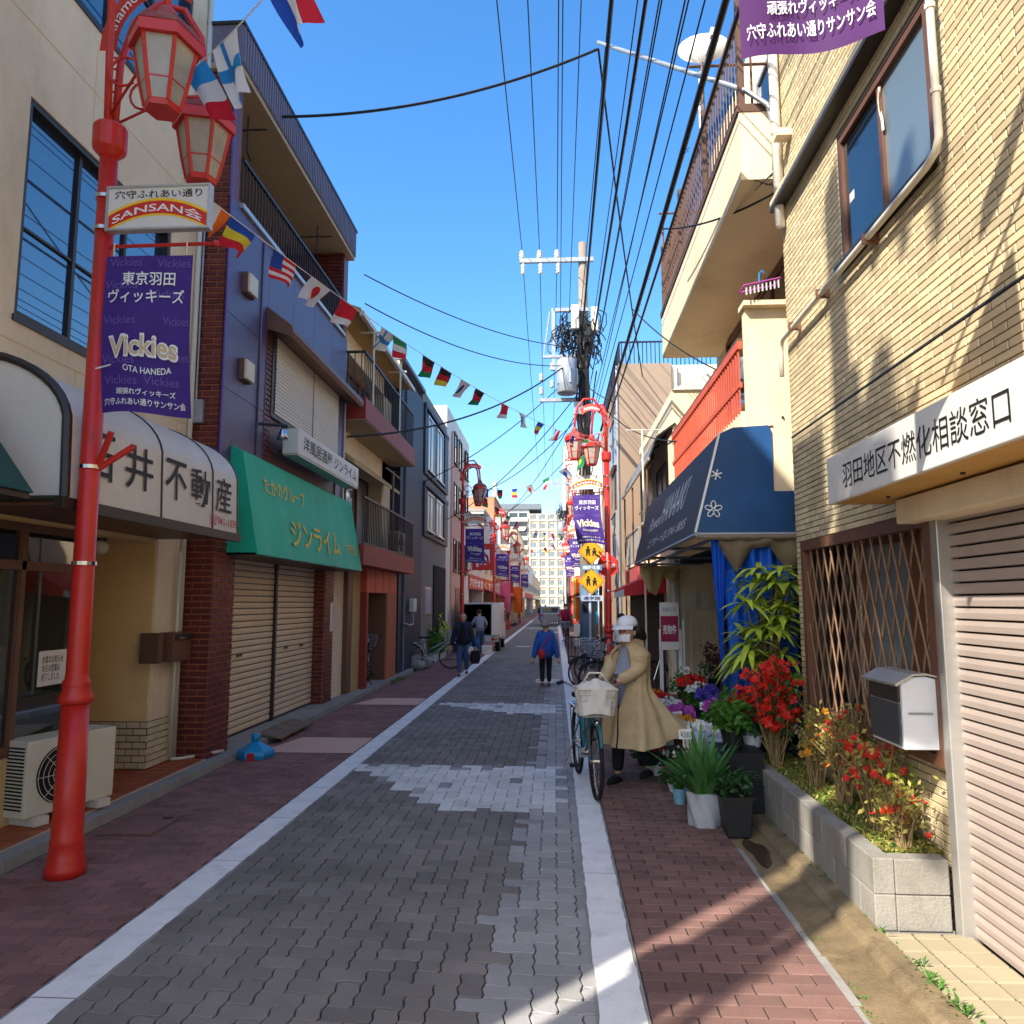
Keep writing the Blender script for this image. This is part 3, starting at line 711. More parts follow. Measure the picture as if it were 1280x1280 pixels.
shrub('azalea_bush', 'dense azalea covered in bright red blossom in front of the palm', 'shrub', (1.86, 6.75, .33), .92, (.32, .36), 46, 900, 420, 'foliage_dark', 'petal_red', 25, .04, .03)
shrub('leafy_shrub', 'small fresh green shrub sprouting below the letter box in the planter', 'shrub', (2.03, 4.8, .33), .42, (.1, .18), 14, 160, 0, 'foliage_lime', None, 26, .03, .028)
# ================================================================== right: flower shop building
b1 = thing('balcony_building', 'cream building with brown railed balcony above the flower shop', 'building', (3.5, 10.3, 0))
mb = MB().box(2.75, 6.92, 3.4, 8, 12.6, 9.4).box(3.3, 6.92, 0, 8, 13.6, 3.4); mb.build('wall', 'cream_wall', b1)
MB().box(1.82, 7.0, 5.8, 2.76, 12.4, 6.5).build('balcony', 'cream_wall', b1)
MB().box(1.80, 6.99, 6.5, 2.76, 12.42, 6.58).build('balcony_cap', 'rail_brown', b1)
rail_y(b1, 1.86, 7.05, 12.38, 6.6, 7.55, .13, 'rail_brown', .012, .03); rail_x(b1, 7.05, 1.88, 2.75, 6.6, 7.55, .16, 'rail_brown', .012, .03)
for y in (7.05, 8.8, 10.6, 12.36): MB().box(1.83, y - .03, 6.58, 1.89, y + .03, 7.75).build('post', 'rail_brown', b1)
MB().tube([(1.86, 8.8, 8.4), (1.86, 8.8, 7.6)], .02, 6).build('pole', 'rail_brown', b1); MB().tube([(1.7, 8.8, 8.35), (2.7, 8.8, 8.35)], .018, 6).build('laundry_bar', 'rail_brown', b1); MB().tube([(1.86, 12.3, 8.3), (1.86, 12.3, 7.6)], .02, 6).build('pole', 'rail_brown', b1); MB().tube([(1.8, 12.3, 8.3), (2.6, 12.3, 8.3)], .018, 6).build('laundry_bar', 'rail_brown', b1)
window_x(b1, 2.72, 7.6, 9.4, 6.6, 8.5, -1, 'glass_dark', 'alum', 2, .05, 'shutter_white'); window_x(b1, 2.72, 8.0, 11.6, 4.5, 5.75, -1, 'glass_dark', 'frame_brown', 3, .05)
# terrace parapet over the shop with red fence
MB().box(1.92, 7.74, 3.38, 2.75, 12.35, 3.7).build('terrace', 'cream_wall', b1)
MB().box(1.96, 7.62, 2.6, 2.76, 7.73, 4.75).build('parapet', 'cream_wall', b1); MB().box(1.93, 7.52, 4.75, 2.78, 7.75, 4.8).build('parapet_cap', 'cream_wall', b1)
MB().box(1.9, 12.2, 3.0, 2.75, 12.6, 4.45).build('end_wall', 'cream_wall', b1)
rf = MB().box(1.9, 7.72, 4.36, 1.95, 12.2, 4.44).build('fence_rail', 'fence_red', b1); MB().box(1.905, 7.72, 3.95, 1.94, 12.2, 4.0).build('fence_rail', 'fence_red', b1)
me_s = MB().box(0, 0, 0, .014, .04, .72).mesh('slat'); me_s.materials.append(M['fence_red']); n = 38
for k in range(n):
    o = bpy.data.objects.new('slat', me_s); put(o, b1); o.location = Vector((1.915, 7.76 + k * (4.4 / n), 3.68)) - ORG[b1]
MB().box(1.9, 7.72, 4.44, 1.96, 12.2, 4.47).build('fence_cap', 'rail_brown', b1)
# pink peg hanger on the parapet
ph = thing('peg_hanger', 'pink plastic laundry peg hanger resting on the cream parapet', 'laundry hanger', (2.1, 7.5, 4.83))
hm = MB()
for (a, b) in (((1.92, 7.44, 4.92), (2.3, 7.5, 5.02)), ((1.92, 7.62, 4.92), (2.3, 7.68, 5.02)), ((1.92, 7.44, 4.92), (1.92, 7.62, 4.92)), ((2.3, 7.5, 5.02), (2.3, 7.68, 5.02)), ((2.1, 7.47, 4.97), (2.1, 7.65, 4.97))): hm.tube([a, b], .010, 5)
hm.build('frame', 'petal_pink', ph)
pg = MB()
for k in range(9): x = 1.94 + k * .042; pg.box(x, 7.45 + k * .006, 4.83 + k * .011, x + .012, 7.46 + k * .006, 4.92 + k * .011)
pg.build('pegs', 'pot_white', ph)
hm = MB().tube([(2.1, 7.55, 4.97), (2.11, 7.56, 5.1), (2.14, 7.56, 5.13), (2.16, 7.56, 5.1)], .008, 5).build('hook', 'flag_cloth_sky', ph)
# satellite dish
sd = thing('satellite_dish', 'white oval satellite dish mounted on the brown balcony rail', 'satellite dish', (1.95, 9.0, 7.6))
def dish(u, v):
    a = 2 * math.pi * v; r = u * .33; return (1.95 + r * math.cos(a), 8.95 + .14 * u * u + .2 * r * math.sin(a), 8.82 + r * math.sin(a) * .78 + .12 * r * math.cos(a))
MB().grid(dish, 6, 28).build('reflector', 'white_wall', sd, True)
MB().tube([(1.95, 8.98, 8.8), (1.9, 9.1, 8.5), (1.87, 9.05, 8.2), (1.86, 9.0, 7.6)], .018, 6).build('mast', 'galv', sd); MB().tube([(1.95, 8.95, 8.6), (1.97, 8.62, 8.62)], .012, 5).build('arm', 'galv', sd); MB().box(1.93, 8.56, 8.58, 2.01, 8.64, 8.68).build('receiver', 'white_plastic', sd)
# conduit bending along the balcony end
cd = thing('conduit', 'grey service conduit that bends down the cream balcony end', 'conduit', (2.3, 6.95, 5.6))
MB().tube([(.66, 9.9, 9.6), (1.9, 7.0, 6.72), (2.08, 6.93, 6.52), (2.13, 6.93, 6.3), (2.12, 6.93, 5.85)], .026, 8).build('pipe', 'galv', cd, True)
mb = MB(); r3 = random.Random(5)
for k in range(8):
    p = Vector((2.1, 6.9, 5.8)); mb.tube([p, p + Vector((r3.uniform(-.15, .1), -.05, r3.uniform(-.2, .05))), p + Vector((r3.uniform(-.2, .15), -.03, r3.uniform(-.3, -.05)))], .006, 4)
mb.build('wires', 'cable_black', cd)
# flower shop awning
aw = thing('shop_awning', 'dark blue flower shop awning with white handwritten lettering and flower drawings', 'awning', (1.8, 10.5, 2.43))
Y0, Y1 = 7.6, 13.5
MB().poly((1.40, Y0, 2.43), (1.40, Y1, 2.43), (1.66, Y1, 3.44), (1.66, Y0, 3.44)).poly((1.66, Y0, 3.44), (1.66, Y1, 3.44), (2.2, Y1, 3.52), (2.2, Y0, 3.52)).build('front_cover', 'tent_navy', aw)
MB().poly((1.40, Y0, 2.43), (1.66, Y0, 3.44), (1.8, Y0, 3.5), (2.15, Y0, 3.52), (2.18, Y0, 3.46), (2.18, Y0, 2.85), (2.45, Y0, 2.85), (2.45, Y0, 2.43)).build('end_cover', 'tent_blue', aw)
fr = MB()
for a, b in (((1.41, Y0, 2.42), (1.41, Y1, 2.42)), ((1.41, Y0 + .01, 2.42), (2.44, Y0 + .01, 2.42)), ((1.41, Y1, 2.42), (2.6, Y1, 2.42)), ((1.68, Y0, 2.42), (1.68, Y1, 2.42)), ((1.41, 9.6, 2.42), (2.9, 9.6, 2.42)), ((1.41, 11.6, 2.42), (2.9, 11.6, 2.42))): fr.tube([a, b], .022, 6)
fr.build('frame', 'galv', aw)
fz = MB().tube([(1.395, Y0 - .01, 2.44), (1.66, Y0 - .01, 3.44)], .014, 5).build('edge_rope', 'ink_white', aw)
n_ = Vector((-.968, 0, .249)); V_ = Vector((.26, 0, 1.01))
def awp(y0, y1, t0, t1, slant=0.): return lambda a, b: Vector((1.40, y0 + (y1 - y0) * a + slant * b, 2.43)) + V_ * (t0 + (t1 - t0) * b) + n_ * .006
text('Flower', 'ink_white', aw, awp(12.3, 11.0, .42, .62, -.15), .0); text('HANAAKI', 'ink_white', aw, awp(11.0, 9.0, .42, .78, -.2), .005); text('エアポート店 3741-5855', 'ink_white', aw, awp(11.9, 8.5, .13, .27, -.1), .0)
def flw(cx, cz, r, kind):
    mb = MB(); 
    for k in range(5 if kind else 6):
        w = 2 * math.pi * k / (5 if kind else 6) + .3
        if kind:
            pts = [Vector((cx + r * .12 * math.cos(w), Y0 - .006, cz + r * .12 * math.sin(w)))]
            loop = [(r * (.55 + .42 * math.cos(q * 2 * math.pi / 10)), r * .25 * math.sin(q * 2 * math.pi / 10)) for q in range(11)]
            mb.tube([(cx + u_ * math.cos(w) - v_ * math.sin(w), Y0 - .006, cz + u_ * math.sin(w) + v_ * math.cos(w)) for u_, v_ in loop], .006, 4)
        else: mb.tube([(cx, Y0 - .006, cz), (cx + r * math.cos(w), Y0 - .006, cz + r * math.sin(w))], .007, 4)
    mb.build('flower_drawing', 'ink_white', aw)
flw(1.62, 3.02, .055, 0); flw(1.58, 2.67, .09, 1)
# folded canvas under the awning rail and blue tarpaulin curtain
cv = thing('canvas_valance', 'dirty tan canvas hanging in points below the blue awning end', 'canvas', (1.95, 7.58, 1.95))
def valance(x0, x1, y, z0, pts_, yy=0):
    mb = MB(); n = len(pts_) - 1
    mb.grid(lambda u, v: (x0 + (x1 - x0) * u, y - .05 * math.sin(v * 3.1) + .02 * math.sin(u * 20), z0 - v * (lambda t: pts_[int(t)] + (pts_[min(n, int(t) + 1)] - pts_[int(t)]) * (t - int(t)))(u * n * .9999)), 30, 6); return mb
valance(1.62, 2.45, 7.62, 2.40, [.08, .36, .12, .1, .34, .3]).build('cloth', 'canvas_tan', cv, True)
MB().tube([(1.42, 7.58, 2.39), (2.44, 7.58, 2.39)], .026, 6).build('roller_bar', 'wood_plank', cv)
cv2 = valance(1.42, 2.1, 12.9, 2.36, [.1, .42, .5, .18, .3, .12]).build('canvas_valance', 'bag_tan', None, True); tag(cv2, 'pale canvas scraps hanging at the inner end of the flower shop awning', 'canvas')
tp = thing('tarpaulin', 'bright blue tarpaulin curtain gathered behind the palm at the flower shop', 'tarpaulin', (1.95, 7.75, .6))
MB().grid(lambda u, v: (1.62 + .78 * u - .0 + .10 * (1 - u) * math.sin(v * 2.6), 7.72 + .05 * math.sin(u * 26 + v * 2) * (1 - .4 * v) + .04 * math.sin(u * 9), 2.42 - 1.95 * v), 48, 16).build('sheet', 'tarp_blue', tp, True)
MB().grid(lambda u, v: (1.55 + .16 * u * (1 - .75 * math.sin(min(1, v * 1.25) * 1.57)) + .1 * v, 7.66 + .03 * math.sin(u * 22), 2.42 - 1.75 * v), 20, 14).build('gathered_edge', 'tarp_blue', tp, True)
MB().lathe([(.02, 0), (.045, .02), (.045, .06), (.02, .08)], (1.66, 7.64, 1.08), 10).build('tie_knot', 'tarp_blue', tp)
# interior behind the flower stands
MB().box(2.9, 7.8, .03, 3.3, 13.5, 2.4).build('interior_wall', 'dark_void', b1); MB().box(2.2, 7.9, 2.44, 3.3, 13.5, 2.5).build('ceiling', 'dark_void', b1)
sh = thing('side_shed', 'cream corrugated shed wall with two electricity meters behind the flower stand', 'shed', (2.6, 13.85, 0))
MB().box(2.05, 13.8, 0, 3.3, 14.2, 2.6).build('wall', 'cream_wall', sh)
me_r = MB().box(0, 0, 0, .03, .02, 2.5).mesh('rib'); me_r.materials.append(M['cream_wall'])
for k in range(11): o = bpy.data.objects.new('rib', me_r); put(o, sh); o.location = Vector((2.08 + k * .11, 13.78, .05)) - ORG[sh]
for x in (2.3, 2.58):
    MB().box(x, 13.7, 1.62, x + .2, 13.78, 1.92).build('meter_box', 'white_plastic', sh); MB().lathe([(.075, 0), (.075, .05), (.05, .07)], (0, 0, 0), 12).build('meter_dial', 'glass_frost', sh).matrix_local = Matrix.Translation(Vector((x + .1, 13.7, 1.8)) - ORG[sh]) @ Matrix.Rotation(R(90), 4, 'X')
MB().tube([(2.12, 13.75, 0), (2.12, 13.75, 2.6)], .03, 8).build('pipe', 'white_wall', sh); MB().tube([(2.2, 13.75, 0), (2.2, 13.75, 2.6)], .018, 8).build('pipe', 'galv', sh)
br = thing('wooden_shutter', 'dark brown slatted wooden shutter below the red awning', 'shutter', (1.8, 14.6, 0))
MB().box(1.42, 14.58, .05, 2.06, 14.62, 2.1).build('panel', 'frame_dark', br)
me_r = MB().box(0, 0, 0, .62, .02, .035).mesh('slat'); me_r.materials.append(M['shutter_brown'])
for k in range(38): o = bpy.data.objects.new('slat', me_r); put(o, br); o.location = Vector((1.43, 14.56, .1 + k * .052)) - ORG[br]
ra = thing('red_awning', 'small red fabric awning over the brown slatted shutter', 'awning', (1.7, 14.8, 1.9))
MB().poly((1.1, 14.3, 1.95), (1.1, 16, 1.95), (2.1, 16, 2.42), (2.1, 14.3, 2.42)).poly((1.1, 14.3, 1.95), (2.1, 14.3, 2.42), (2.1, 14.3, 1.93), (1.1, 14.3, 1.85)).build('cover', 'red_tent', ra)
MB().poly((1.1, 14.295, 1.93), (1.28, 14.295, 2.0), (1.28, 14.295, 1.86), (1.1, 14.295, 1.83)).build('patch', 'apt_grey', ra)
# canopy house behind the flower shop
b2 = thing('canopy_house', 'small beige house with corrugated canopy and two upper windows', 'building', (2.8, 16.5, 0))
MB().box(2.15, 13.65, 2.5, 6, 19, 5.6).box(2.15, 14.65, 0, 6, 19, 2.5).build('wall', 'cream_wall', b2)
window_x(b2, 2.13, 14.2, 15.6, 3.3, 4.4, -1, 'glass_frost', 'frame_dark', 2, .05); window_x(b2, 2.13, 16.2, 18.4, 2.75, 3.6, -1, 'glass_dark', 'frame_brown', 3, .05); window_x(b2, 2.13, 16.2, 18.4, 3.9, 4.8, -1, 'glass_frost', 'alum', 2, .05)
MB().poly((1.7, 13.6, 4.35), (1.7, 19, 4.35), (1.85, 19, 4.75), (1.85, 13.6, 4.75)).poly((1.85, 13.6, 4.75), (1.85, 19, 4.75), (2.2, 19, 5.0), (2.2, 13.6, 5.0)).build('canopy', 'roof_grey', b2)
for k in range(7): MB().tube([(1.71, 13.62 + k * .88, 4.34), (1.86, 13.62 + k * .88, 4.74), (2.2, 13.62 + k * .88, 4.98)], .018, 5).build('canopy_rib', 'frame_dark', b2)
MB().box(1.68, 13.6, 4.3, 1.72, 19, 4.36).build('canopy_gutter', 'alum', b2)
MB().prism([(2.15, 5.6), (4.1, 6.5), (6.05, 5.6)], 'y', 13.6, 19.05).build('roof', 'white_wall', b2)
bars(b2, [((1.74, 14.2, 4.3), (1.74, 14.2, 1.95)), ((1.74, 16.9, 4.3), (1.74, 16.9, 2.6)), ((1.74, 18.8, 4.3), (1.74, 18.8, .0))], .022, 'frame_brown', 'post')
MB().box(1.75, 16.0, 2.55, 2.15, 18.9, 2.62).build('balcony_floor', 'cream_wall', b2); rail_y(b2, 1.76, 16.0, 18.9, 2.62, 3.3, .2, 'alum', .012)
MB().box(1.72, 16.0, 1.95, 2.15, 18.9, 2.5).build('shop_sign', 'red_faded', b2)
mp = MB().tube([(1.66, 14.15, 5.0), (1.66, 14.15, 0)], .02, 6).build('mast', 'white_plastic', b2); MB().tube([(1.35, 14.15, 4.98), (2.1, 14.15, 4.98)], .012, 5).build('mast_arm', 'white_plastic', b2)
# taupe / cream block further down
b3 = thing('taupe_building', 'taupe and cream three storey block with blue roof railing', 'building', (3.5, 24, 0))
MB().box(1.75, 20, 0, 3.15, 28, 8.15).build('wall', 'taupe_wall', b3); MB().box(3.15, 20.1, 0, 9, 28, 8.12).build('side_wall', 'cream_wall', b3)
rail_x(b3, 20.2, 1.8, 4.3, 8.15, 8.8, .11, 'cloth_navy', .014); rail_y(b3, 1.8, 20.2, 27.9, 8.15, 8.8, .25, 'cloth_navy', .014)
window_y(b3, 20.08, 3.55, 4.3, 6.4, 7.35, 'glass_frost', 'alum', 1)
for z in (2.9, 5.6): window_x(b3, 1.73, 21, 23, z, z + 1.4, -1, 'glass_sky', 'alum', 2); window_x(b3, 1.73, 24, 27, z, z + 1.4, -1, 'glass_sky', 'alum', 3)
bars(b3, [((1.70, 20.05, 0), (1.70, 20.05, 8.1)), ((3.3, 20.0, 4), (3.3, 20.0, 8.0))], .04, 'steel_grey', 'downpipe')
MB().lathe([(.2, 0), (.2, .5)], (2.0, 22, 8.15), 12).build('tank', 'white_plastic', b3)
# ================================================================== left: beige office building
l0 = thing('office_building', 'beige rendered three storey office building behind the red lamp post', 'building', (-6.5, 4.2, 0))
HB = 11.1
mb = wall_boxes(-4.5, -4.1, -.95, 8.17, 2.42, HB, [(5.33, 7.55, 3.93, 5.72), (5.6, 7.75, 6.95, 9.2), (1.5, 4.2, 3.93, 5.72)])
mb.box(-10, -.95, 0, -5.25, 8.17, HB).box(-5.25, -.95, 2.42, -4.9, 8.17, HB)
mb.box(-5.25, 7.62, .08, -4.1, 8.17, 2.42)                    # pier beside the entrance
mb.box(-5.25, -.95, 0, -4.1, 4.0, 2.42)
mb.build('wall', 'stucco_beige', l0)
MB().box(-5.24, 7.605, .1, -4.12, 7.62, 2.4).build('entrance_side_wall', 'stucco_recess', l0)
MB().box(-5.24, 6.4, .1, -5.2, 7.6, 2.4).build('entrance_door', 'frame_brown', l0)
MB().box(-4.9, 4.0, 2.36, -4.11, 7.6, 2.42).build('soffit', 'stucco_recess', l0)
for z in (3.72, 6.3, 9.4): MB().box(-4.103, -.95, z, -4.098, 8.17, z + .012).build('render_joint', 'stucco_recess', l0)
for y in (4.75, 6.1, 7.85): MB().box(-4.103, y, 2.42, -4.0985, y + .01, 3.72).build('render_joint', 'stucco_recess', l0); MB().box(-4.103, y, 5.9, -4.0985, y + .01, 6.8).build('render_joint', 'stucco_recess', l0)
def ribbon(y0, y1, z0, z1, panes):
    fr_ = MB(); fw = .05
    for (a, b, c, d) in ((y0, y1, z0, z0 + fw), (y0, y1, z1 - fw, z1), (y0, y0 + fw, z0 + fw, z1 - fw), (y1 - fw, y1, z0 + fw, z1 - fw)): fr_.box(-4.22, a, c, -4.115, b, d)
    for k in range(1, panes): yy = y0 + (y1 - y0) * k / panes; fr_.box(-4.21, yy - .02, z0 + fw, -4.16, yy + .02, z1 - fw)
    fr_.box(-4.2, y0 + fw, z0 + (z1 - z0) * .42, -4.165, y1 - fw, z0 + (z1 - z0) * .42 + .02)
    f = fr_.build('window', 'frame_dark', l0)
    for k in range(panes): MB().box(-4.192, y0 + (y1 - y0) * k / panes + .022, z0 + fw, -4.186, y0 + (y1 - y0) * (k + 1) / panes - .022, z1 - fw).build('pane', 'glass_sky', f)
    MB().box(-4.49, y0, z0, -4.45, y1, z1).build('blind', 'cloth_navy', f)
    MB().box(-4.11, y0 - .02, z0 - .05, -4.085, y1 + .02, z0).build('sill', 'frame_dark', f)
    return f
w1 = ribbon(5.33, 7.55, 3.93, 5.72, 3); ribbon(5.6, 7.75, 6.95, 9.2, 3); ribbon(1.5, 4.2, 3.93, 5.72, 3)
for z in (5.02, 5.1): MB().box(-4.44, 5.45, z, -4.40, 6.0, z + .035).build('ceiling_light', 'ink_white', w1)
MB().tube([(-4.07, 8.1, .1), (-4.07, 8.1, 9.5)], .03, 8).build('downpipe', 'white_plastic', l0, True); MB().tube([(-4.04, 7.98, .12), (-4.04, 7.98, 2.3)], .016, 8).build('downpipe', 'white_plastic', l0, True)
MB().tube([(-4.04, 7.98, .12), (-3.95, 8.05, .115), (-3.7, 8.5, .11)], .018, 8).build('drain_pipe', 'white_plastic', l0, True)
# shop window
sw = MB()
for (a, b, c, d) in ((4.0, 6.42, .6, .68), (4.0, 6.42, 2.3, 2.36), (6.34, 6.42, .68, 2.3), (4.0, 4.06, .68, 2.3), (4.0, 6.42, 2.0, 2.07), (5.62, 5.67, .68, 2.3)): sw.box(-4.16, a, c, -4.09, b, d)
sw = sw.build('shop_window', 'frame_brown', l0)
MB().box(-4.13, 4.06, .68, -4.124, 6.34, 2.3).build('pane', 'glass_shop', sw)
MB().box(-4.16, 4.0, .08, -4.1, 6.42, .6).build('sill_wall', 'stucco_recess', l0)
MB().box(-5.2, 4.0, .08, -5.15, 6.4, 2.36).build('interior_wall', 'interior', l0); MB().box(-5.15, 6.36, .08, -4.17, 6.42, 2.36).build('interior_side', 'stucco_recess', l0); MB().box(-5.15, 4.0, .08, -4.2, 6.36, .12).build('interior_floor', 'interior', l0)
nt_ = thing('paper_notice', 'white paper notice taped inside the shop window beside the lamp post', 'notice', (-4.12, 6.1, 1.1))
MB().box(-4.122, 5.93, 1.08, -4.12, 6.28, 1.36).build('sheet', 'sign_white', nt_); text('休業のお知らせ\n本日の営業は\n終了しました', 'ink_black', nt_, flat((-4.118, 5.97, 1.12), (0, .26, 0), (0, 0, .2)))
for (y, z, w, h) in ((5.5, .75, .45, .5), (5.45, 1.3, .5, .2), (6.0, .7, .3, .25)):
    bx_ = MB().box(-4.75, y, z - .1, -4.4, y + w, z + h - .1).build('stored_box', 'ac_white', None, bevel=.02); tag(bx_, 'pale carton stored behind the shop window glass', 'box', 'cartons behind the shop window')
# tiled base of the pier
MB().box(-5.0, 7.575, .1, -4.09, 7.605, .56).build('tile_backing', 'mortar', l0); MB().box(-4.1, 7.575, .1, -4.085, 8.0, .56).build('tile_backing', 'mortar', l0)
pieces(l0, (-5.0, 7.575, .1), X3, Z3, .92, .46, .14, .0657, .008, .01, 'beige_tile', 60, name='tile'); pieces(l0, (-4.085, 7.575, .1), Y3, Z3, .42, .46, .14, .0657, .008, .01, 'beige_tile', 40, name='tile')
gl = thing('globe_lamp', 'small white globe lamp under the entrance soffit', 'lamp', (-4.3, 6.9, 2.2)); MB().blob((-4.3, 6.95, 2.27), (.07, .07, .07), 12, 8).build('globe', 'white_plastic', gl, True); MB().lathe([(.05, 0), (.05, .03)], (-4.3, 6.95, 2.33), 10).build('base', 'frame_dark', gl)
mbx = thing('mailbox', 'bronze metal mailbox fixed to the beige pier beside the brick column', 'mailbox', (-4.0, 7.95, 1.14))
MB().box(-4.17, 7.5, 1.14, -3.98, 7.6, 1.44).build('side_box', 'rail_brown', mbx); MB().box(-4.09, 7.72, 1.14, -3.93, 8.1, 1.44).build('body', 'frame_brown', mbx, bevel=.006); MB().box(-3.93, 7.74, 1.36, -3.915, 8.08, 1.42).build('flap', 'frame_dark', mbx); MB().box(-3.915, 7.82, 1.37, -3.912, 8.0, 1.39).build('name_plate', 'chrome', mbx)
# curved office sign canopy
oc = thing('office_canopy', 'curved white plastic sign canopy with black Japanese lettering over the office front', 'canopy', (-3.7, 6.2, 2.4))
def cpro(t):
    """quarter-round profile, t=0 wall top .. 1 lower front edge"""
    if t < .55: a = t / .55 * 1.45; return (-4.09 + .80 * math.sin(a), 2.95 + .52 * math.cos(a))
    s_ = (t - .55) / .45; return (-3.294 + .02 * s_, 2.95 + .52 * math.cos(1.45) - s_ * .56)
CY0, CY1 = 4.85, 7.62
MB().grid(lambda u, v: (cpro(v)[0], CY0 + (CY1 - CY0) * u, cpro(v)[1]), 12, 18).build('cover', 'tent_white', oc, True)
prof = [cpro(k / 18) for k in range(19)]
MB().poly(*[(x, CY0 + .002, z) for x, z in prof], (-4.09, CY0 + .002, 2.45)).build('end_panel', 'tent_white', oc); MB().poly(*[(x, CY1 - .002, z) for x, z in prof], (-4.09, CY1 - .002, 2.45)).build('end_panel', 'tent_white', oc)
for y, r_ in ((CY0, .032), (6.1, .012), (7.05, .012), (CY1, .012)): MB().tube([(x, y, z) for x, z in prof], r_, 6).build('rib', 'frame_dark', oc)
MB().tube([(-4.09, CY0, 2.44), (-3.27, CY0, 2.44)], .025, 6).build('edge_bar', 'frame_dark', oc); MB().box(-3.31, CY0 - .05, 2.37, -3.25, CY1 + .06, 2.45).build('gutter', 'frame_dark', oc)
MB().box(-4.09, CY0, 2.40, -3.3, CY1, 2.44).build('underside', 'frame_brown', oc)
def cpos(y0, y1, t0, t1):
    def f(a, b):
        t = t1 + (t0 - t1) * b; x, z = cpro(t); x2, z2 = cpro(t + .01); d = Vector((x2 - x, 0, z2 - z)).normalized(); n = Vector((-d.z, 0, d.x)); 
        if n.x < 0: n = -n
        return Vector((x, y0 + (y1 - y0) * a, z)) + n * .012
    return f
for ch, ya, yb in (('石', 5.0, 5.4), ('井', 5.55, 5.95), ('不', 6.15, 6.52), ('動', 6.6, 6.98), ('産', 7.1, 7.46)): text(ch, 'ink_black', oc, cpos(ya, yb, .58, .86), .006)
text('☎741-1079', 'ink_red', oc, cpos(6.98, 7.6, .885, .975), .003)
da = thing('green_awning', 'dark green awning corner beside the white office canopy', 'awning', (-3.7, 3.9, 2.45))
MB().poly((-3.2, 2.2, 2.42), (-3.2, 4.45, 2.42), (-3.75, 4.45, 3.15), (-3.75, 2.2, 3.15)).poly((-3.2, 4.45, 2.42), (-4.09, 4.45, 2.42), (-4.09, 4.45, 3.2), (-3.75, 4.45, 3.15)).build('cover', 'tent_darkgreen', da); MB().box(-4.09, 2.2, 2.38, -3.22, 4.44, 2.42).build('frame', 'frame_dark', da)
# air conditioner outdoor unit
def outdoor_unit(label, loc, rz, s=1., group=None):
    t = thing('air_conditioner', label, 'air conditioner', loc, rz, group)
    MB().box(-.4 * s, -.14 * s, .06 * s, .4 * s, .14 * s, .62 * s).build('body', 'ac_white', t, bevel=.012 * s)
    MB().lathe([(.22 * s, 0), (.22 * s, .006)], (0, 0, 0), 24).build('fan_recess', 'dark_void', t).matrix_local = Matrix.Translation((-.1 * s, -.142 * s, .34 * s)) @ Matrix.Rotation(R(90), 4, 'X')
    g = MB()
    for k in range(1, 6): g.tube([(-.1 * s + .22 * s * k / 5.2 * math.cos(a * .2618), -.152 * s, .34 * s + .22 * s * k / 5.2 * math.sin(a * .2618)) for a in range(25)], .003 * s, 3, False)
    for a in range(8): g.tube([(-.1 * s, -.152 * s, .34 * s), (-.1 * s + .22 * s * math.cos(a * .785), -.152 * s, .34 * s + .22 * s * math.sin(a * .785))], .003 * s, 3, False)
    g.build('fan_guard', 'ac_white', t)
    me = MB().box(-.003, -.11 * s, 0, .006, .11 * s, .012 * s).mesh('louvre'); me.materials.append(M['dark_void'])
    for k in range(18): o = bpy.data.objects.new('louvre', me); put(o, t); o.location = (-.402 * s, 0, .12 * s + k * .026 * s)
    for x in (-.28, .28): MB().box(x * s - .06 * s, -.18 * s, 0, x * s + .06 * s, .18 * s, .06 * s).build('foot', 'white_plastic', t)
    text('MODEL', 'ink_gold', t, flat((.2 * s, -.1415 * s, .5 * s), (.12 * s, 0, 0), (0, 0, .03 * s))) if False else None
    return t
outdoor_unit('cream air conditioner outdoor unit on plastic feet behind the red lamp post', (-3.93, 6.0, .1), R(74))
outdoor_unit('cream air conditioner unit set back under the shop window', (-4.35, 5.3, .12), R(90), 1.0)
# ================================================================== left: purple panelled bar building
l1 = thing('bar_building', 'purple panelled building with dark brick columns and closed shutters', 'building', (-6, 10.7, 0))
mb = MB().box(-10, 8.19, 0, -4.12, 13.2, 2.5).box(-10, 8.19, 2.5, -3.78, 13.2, 6.5).box(-10, 8.19, 6.5, -4.9, 13.2, 8.05).box(-4.9, 12.95, 6.5, -3.78, 13.2, 8.05).box(-4.9, 8.19, 6.5, -3.78, 8.45, 8.05)
mb.box(-4.12, 8.19, 0, -3.78, 8.75, 2.5).box(-4.12, 12.72, 0, -3.9, 13.2, 2.5); mb.build('wall', 'dark_brick', l1)
MB().box(-10, 8.1, 8.05, -3.68, 13.25, 8.12).build('soffit', 'soffit', l1)
fa = MB().box(-10, 8.1, 8.12, -3.66, 13.27, 8.6).build('roof_fascia', 'fascia_grey', l1)
me_r = MB().box(0, 0, 0, .012, .03, .46).mesh('fascia_rib'); me_r.materials.append(M['fascia_grey'])
for k in range(64): o = bpy.data.objects.new('fascia_rib', me_r); put(o, fa); o.location = Vector((-3.66, 8.13 + k * .08, 8.13)) - ORG[l1]
MB().box(-10, 8.08, 8.6, -3.64, 13.29, 8.64).build('roof_edge', 'frame_dark', l1)
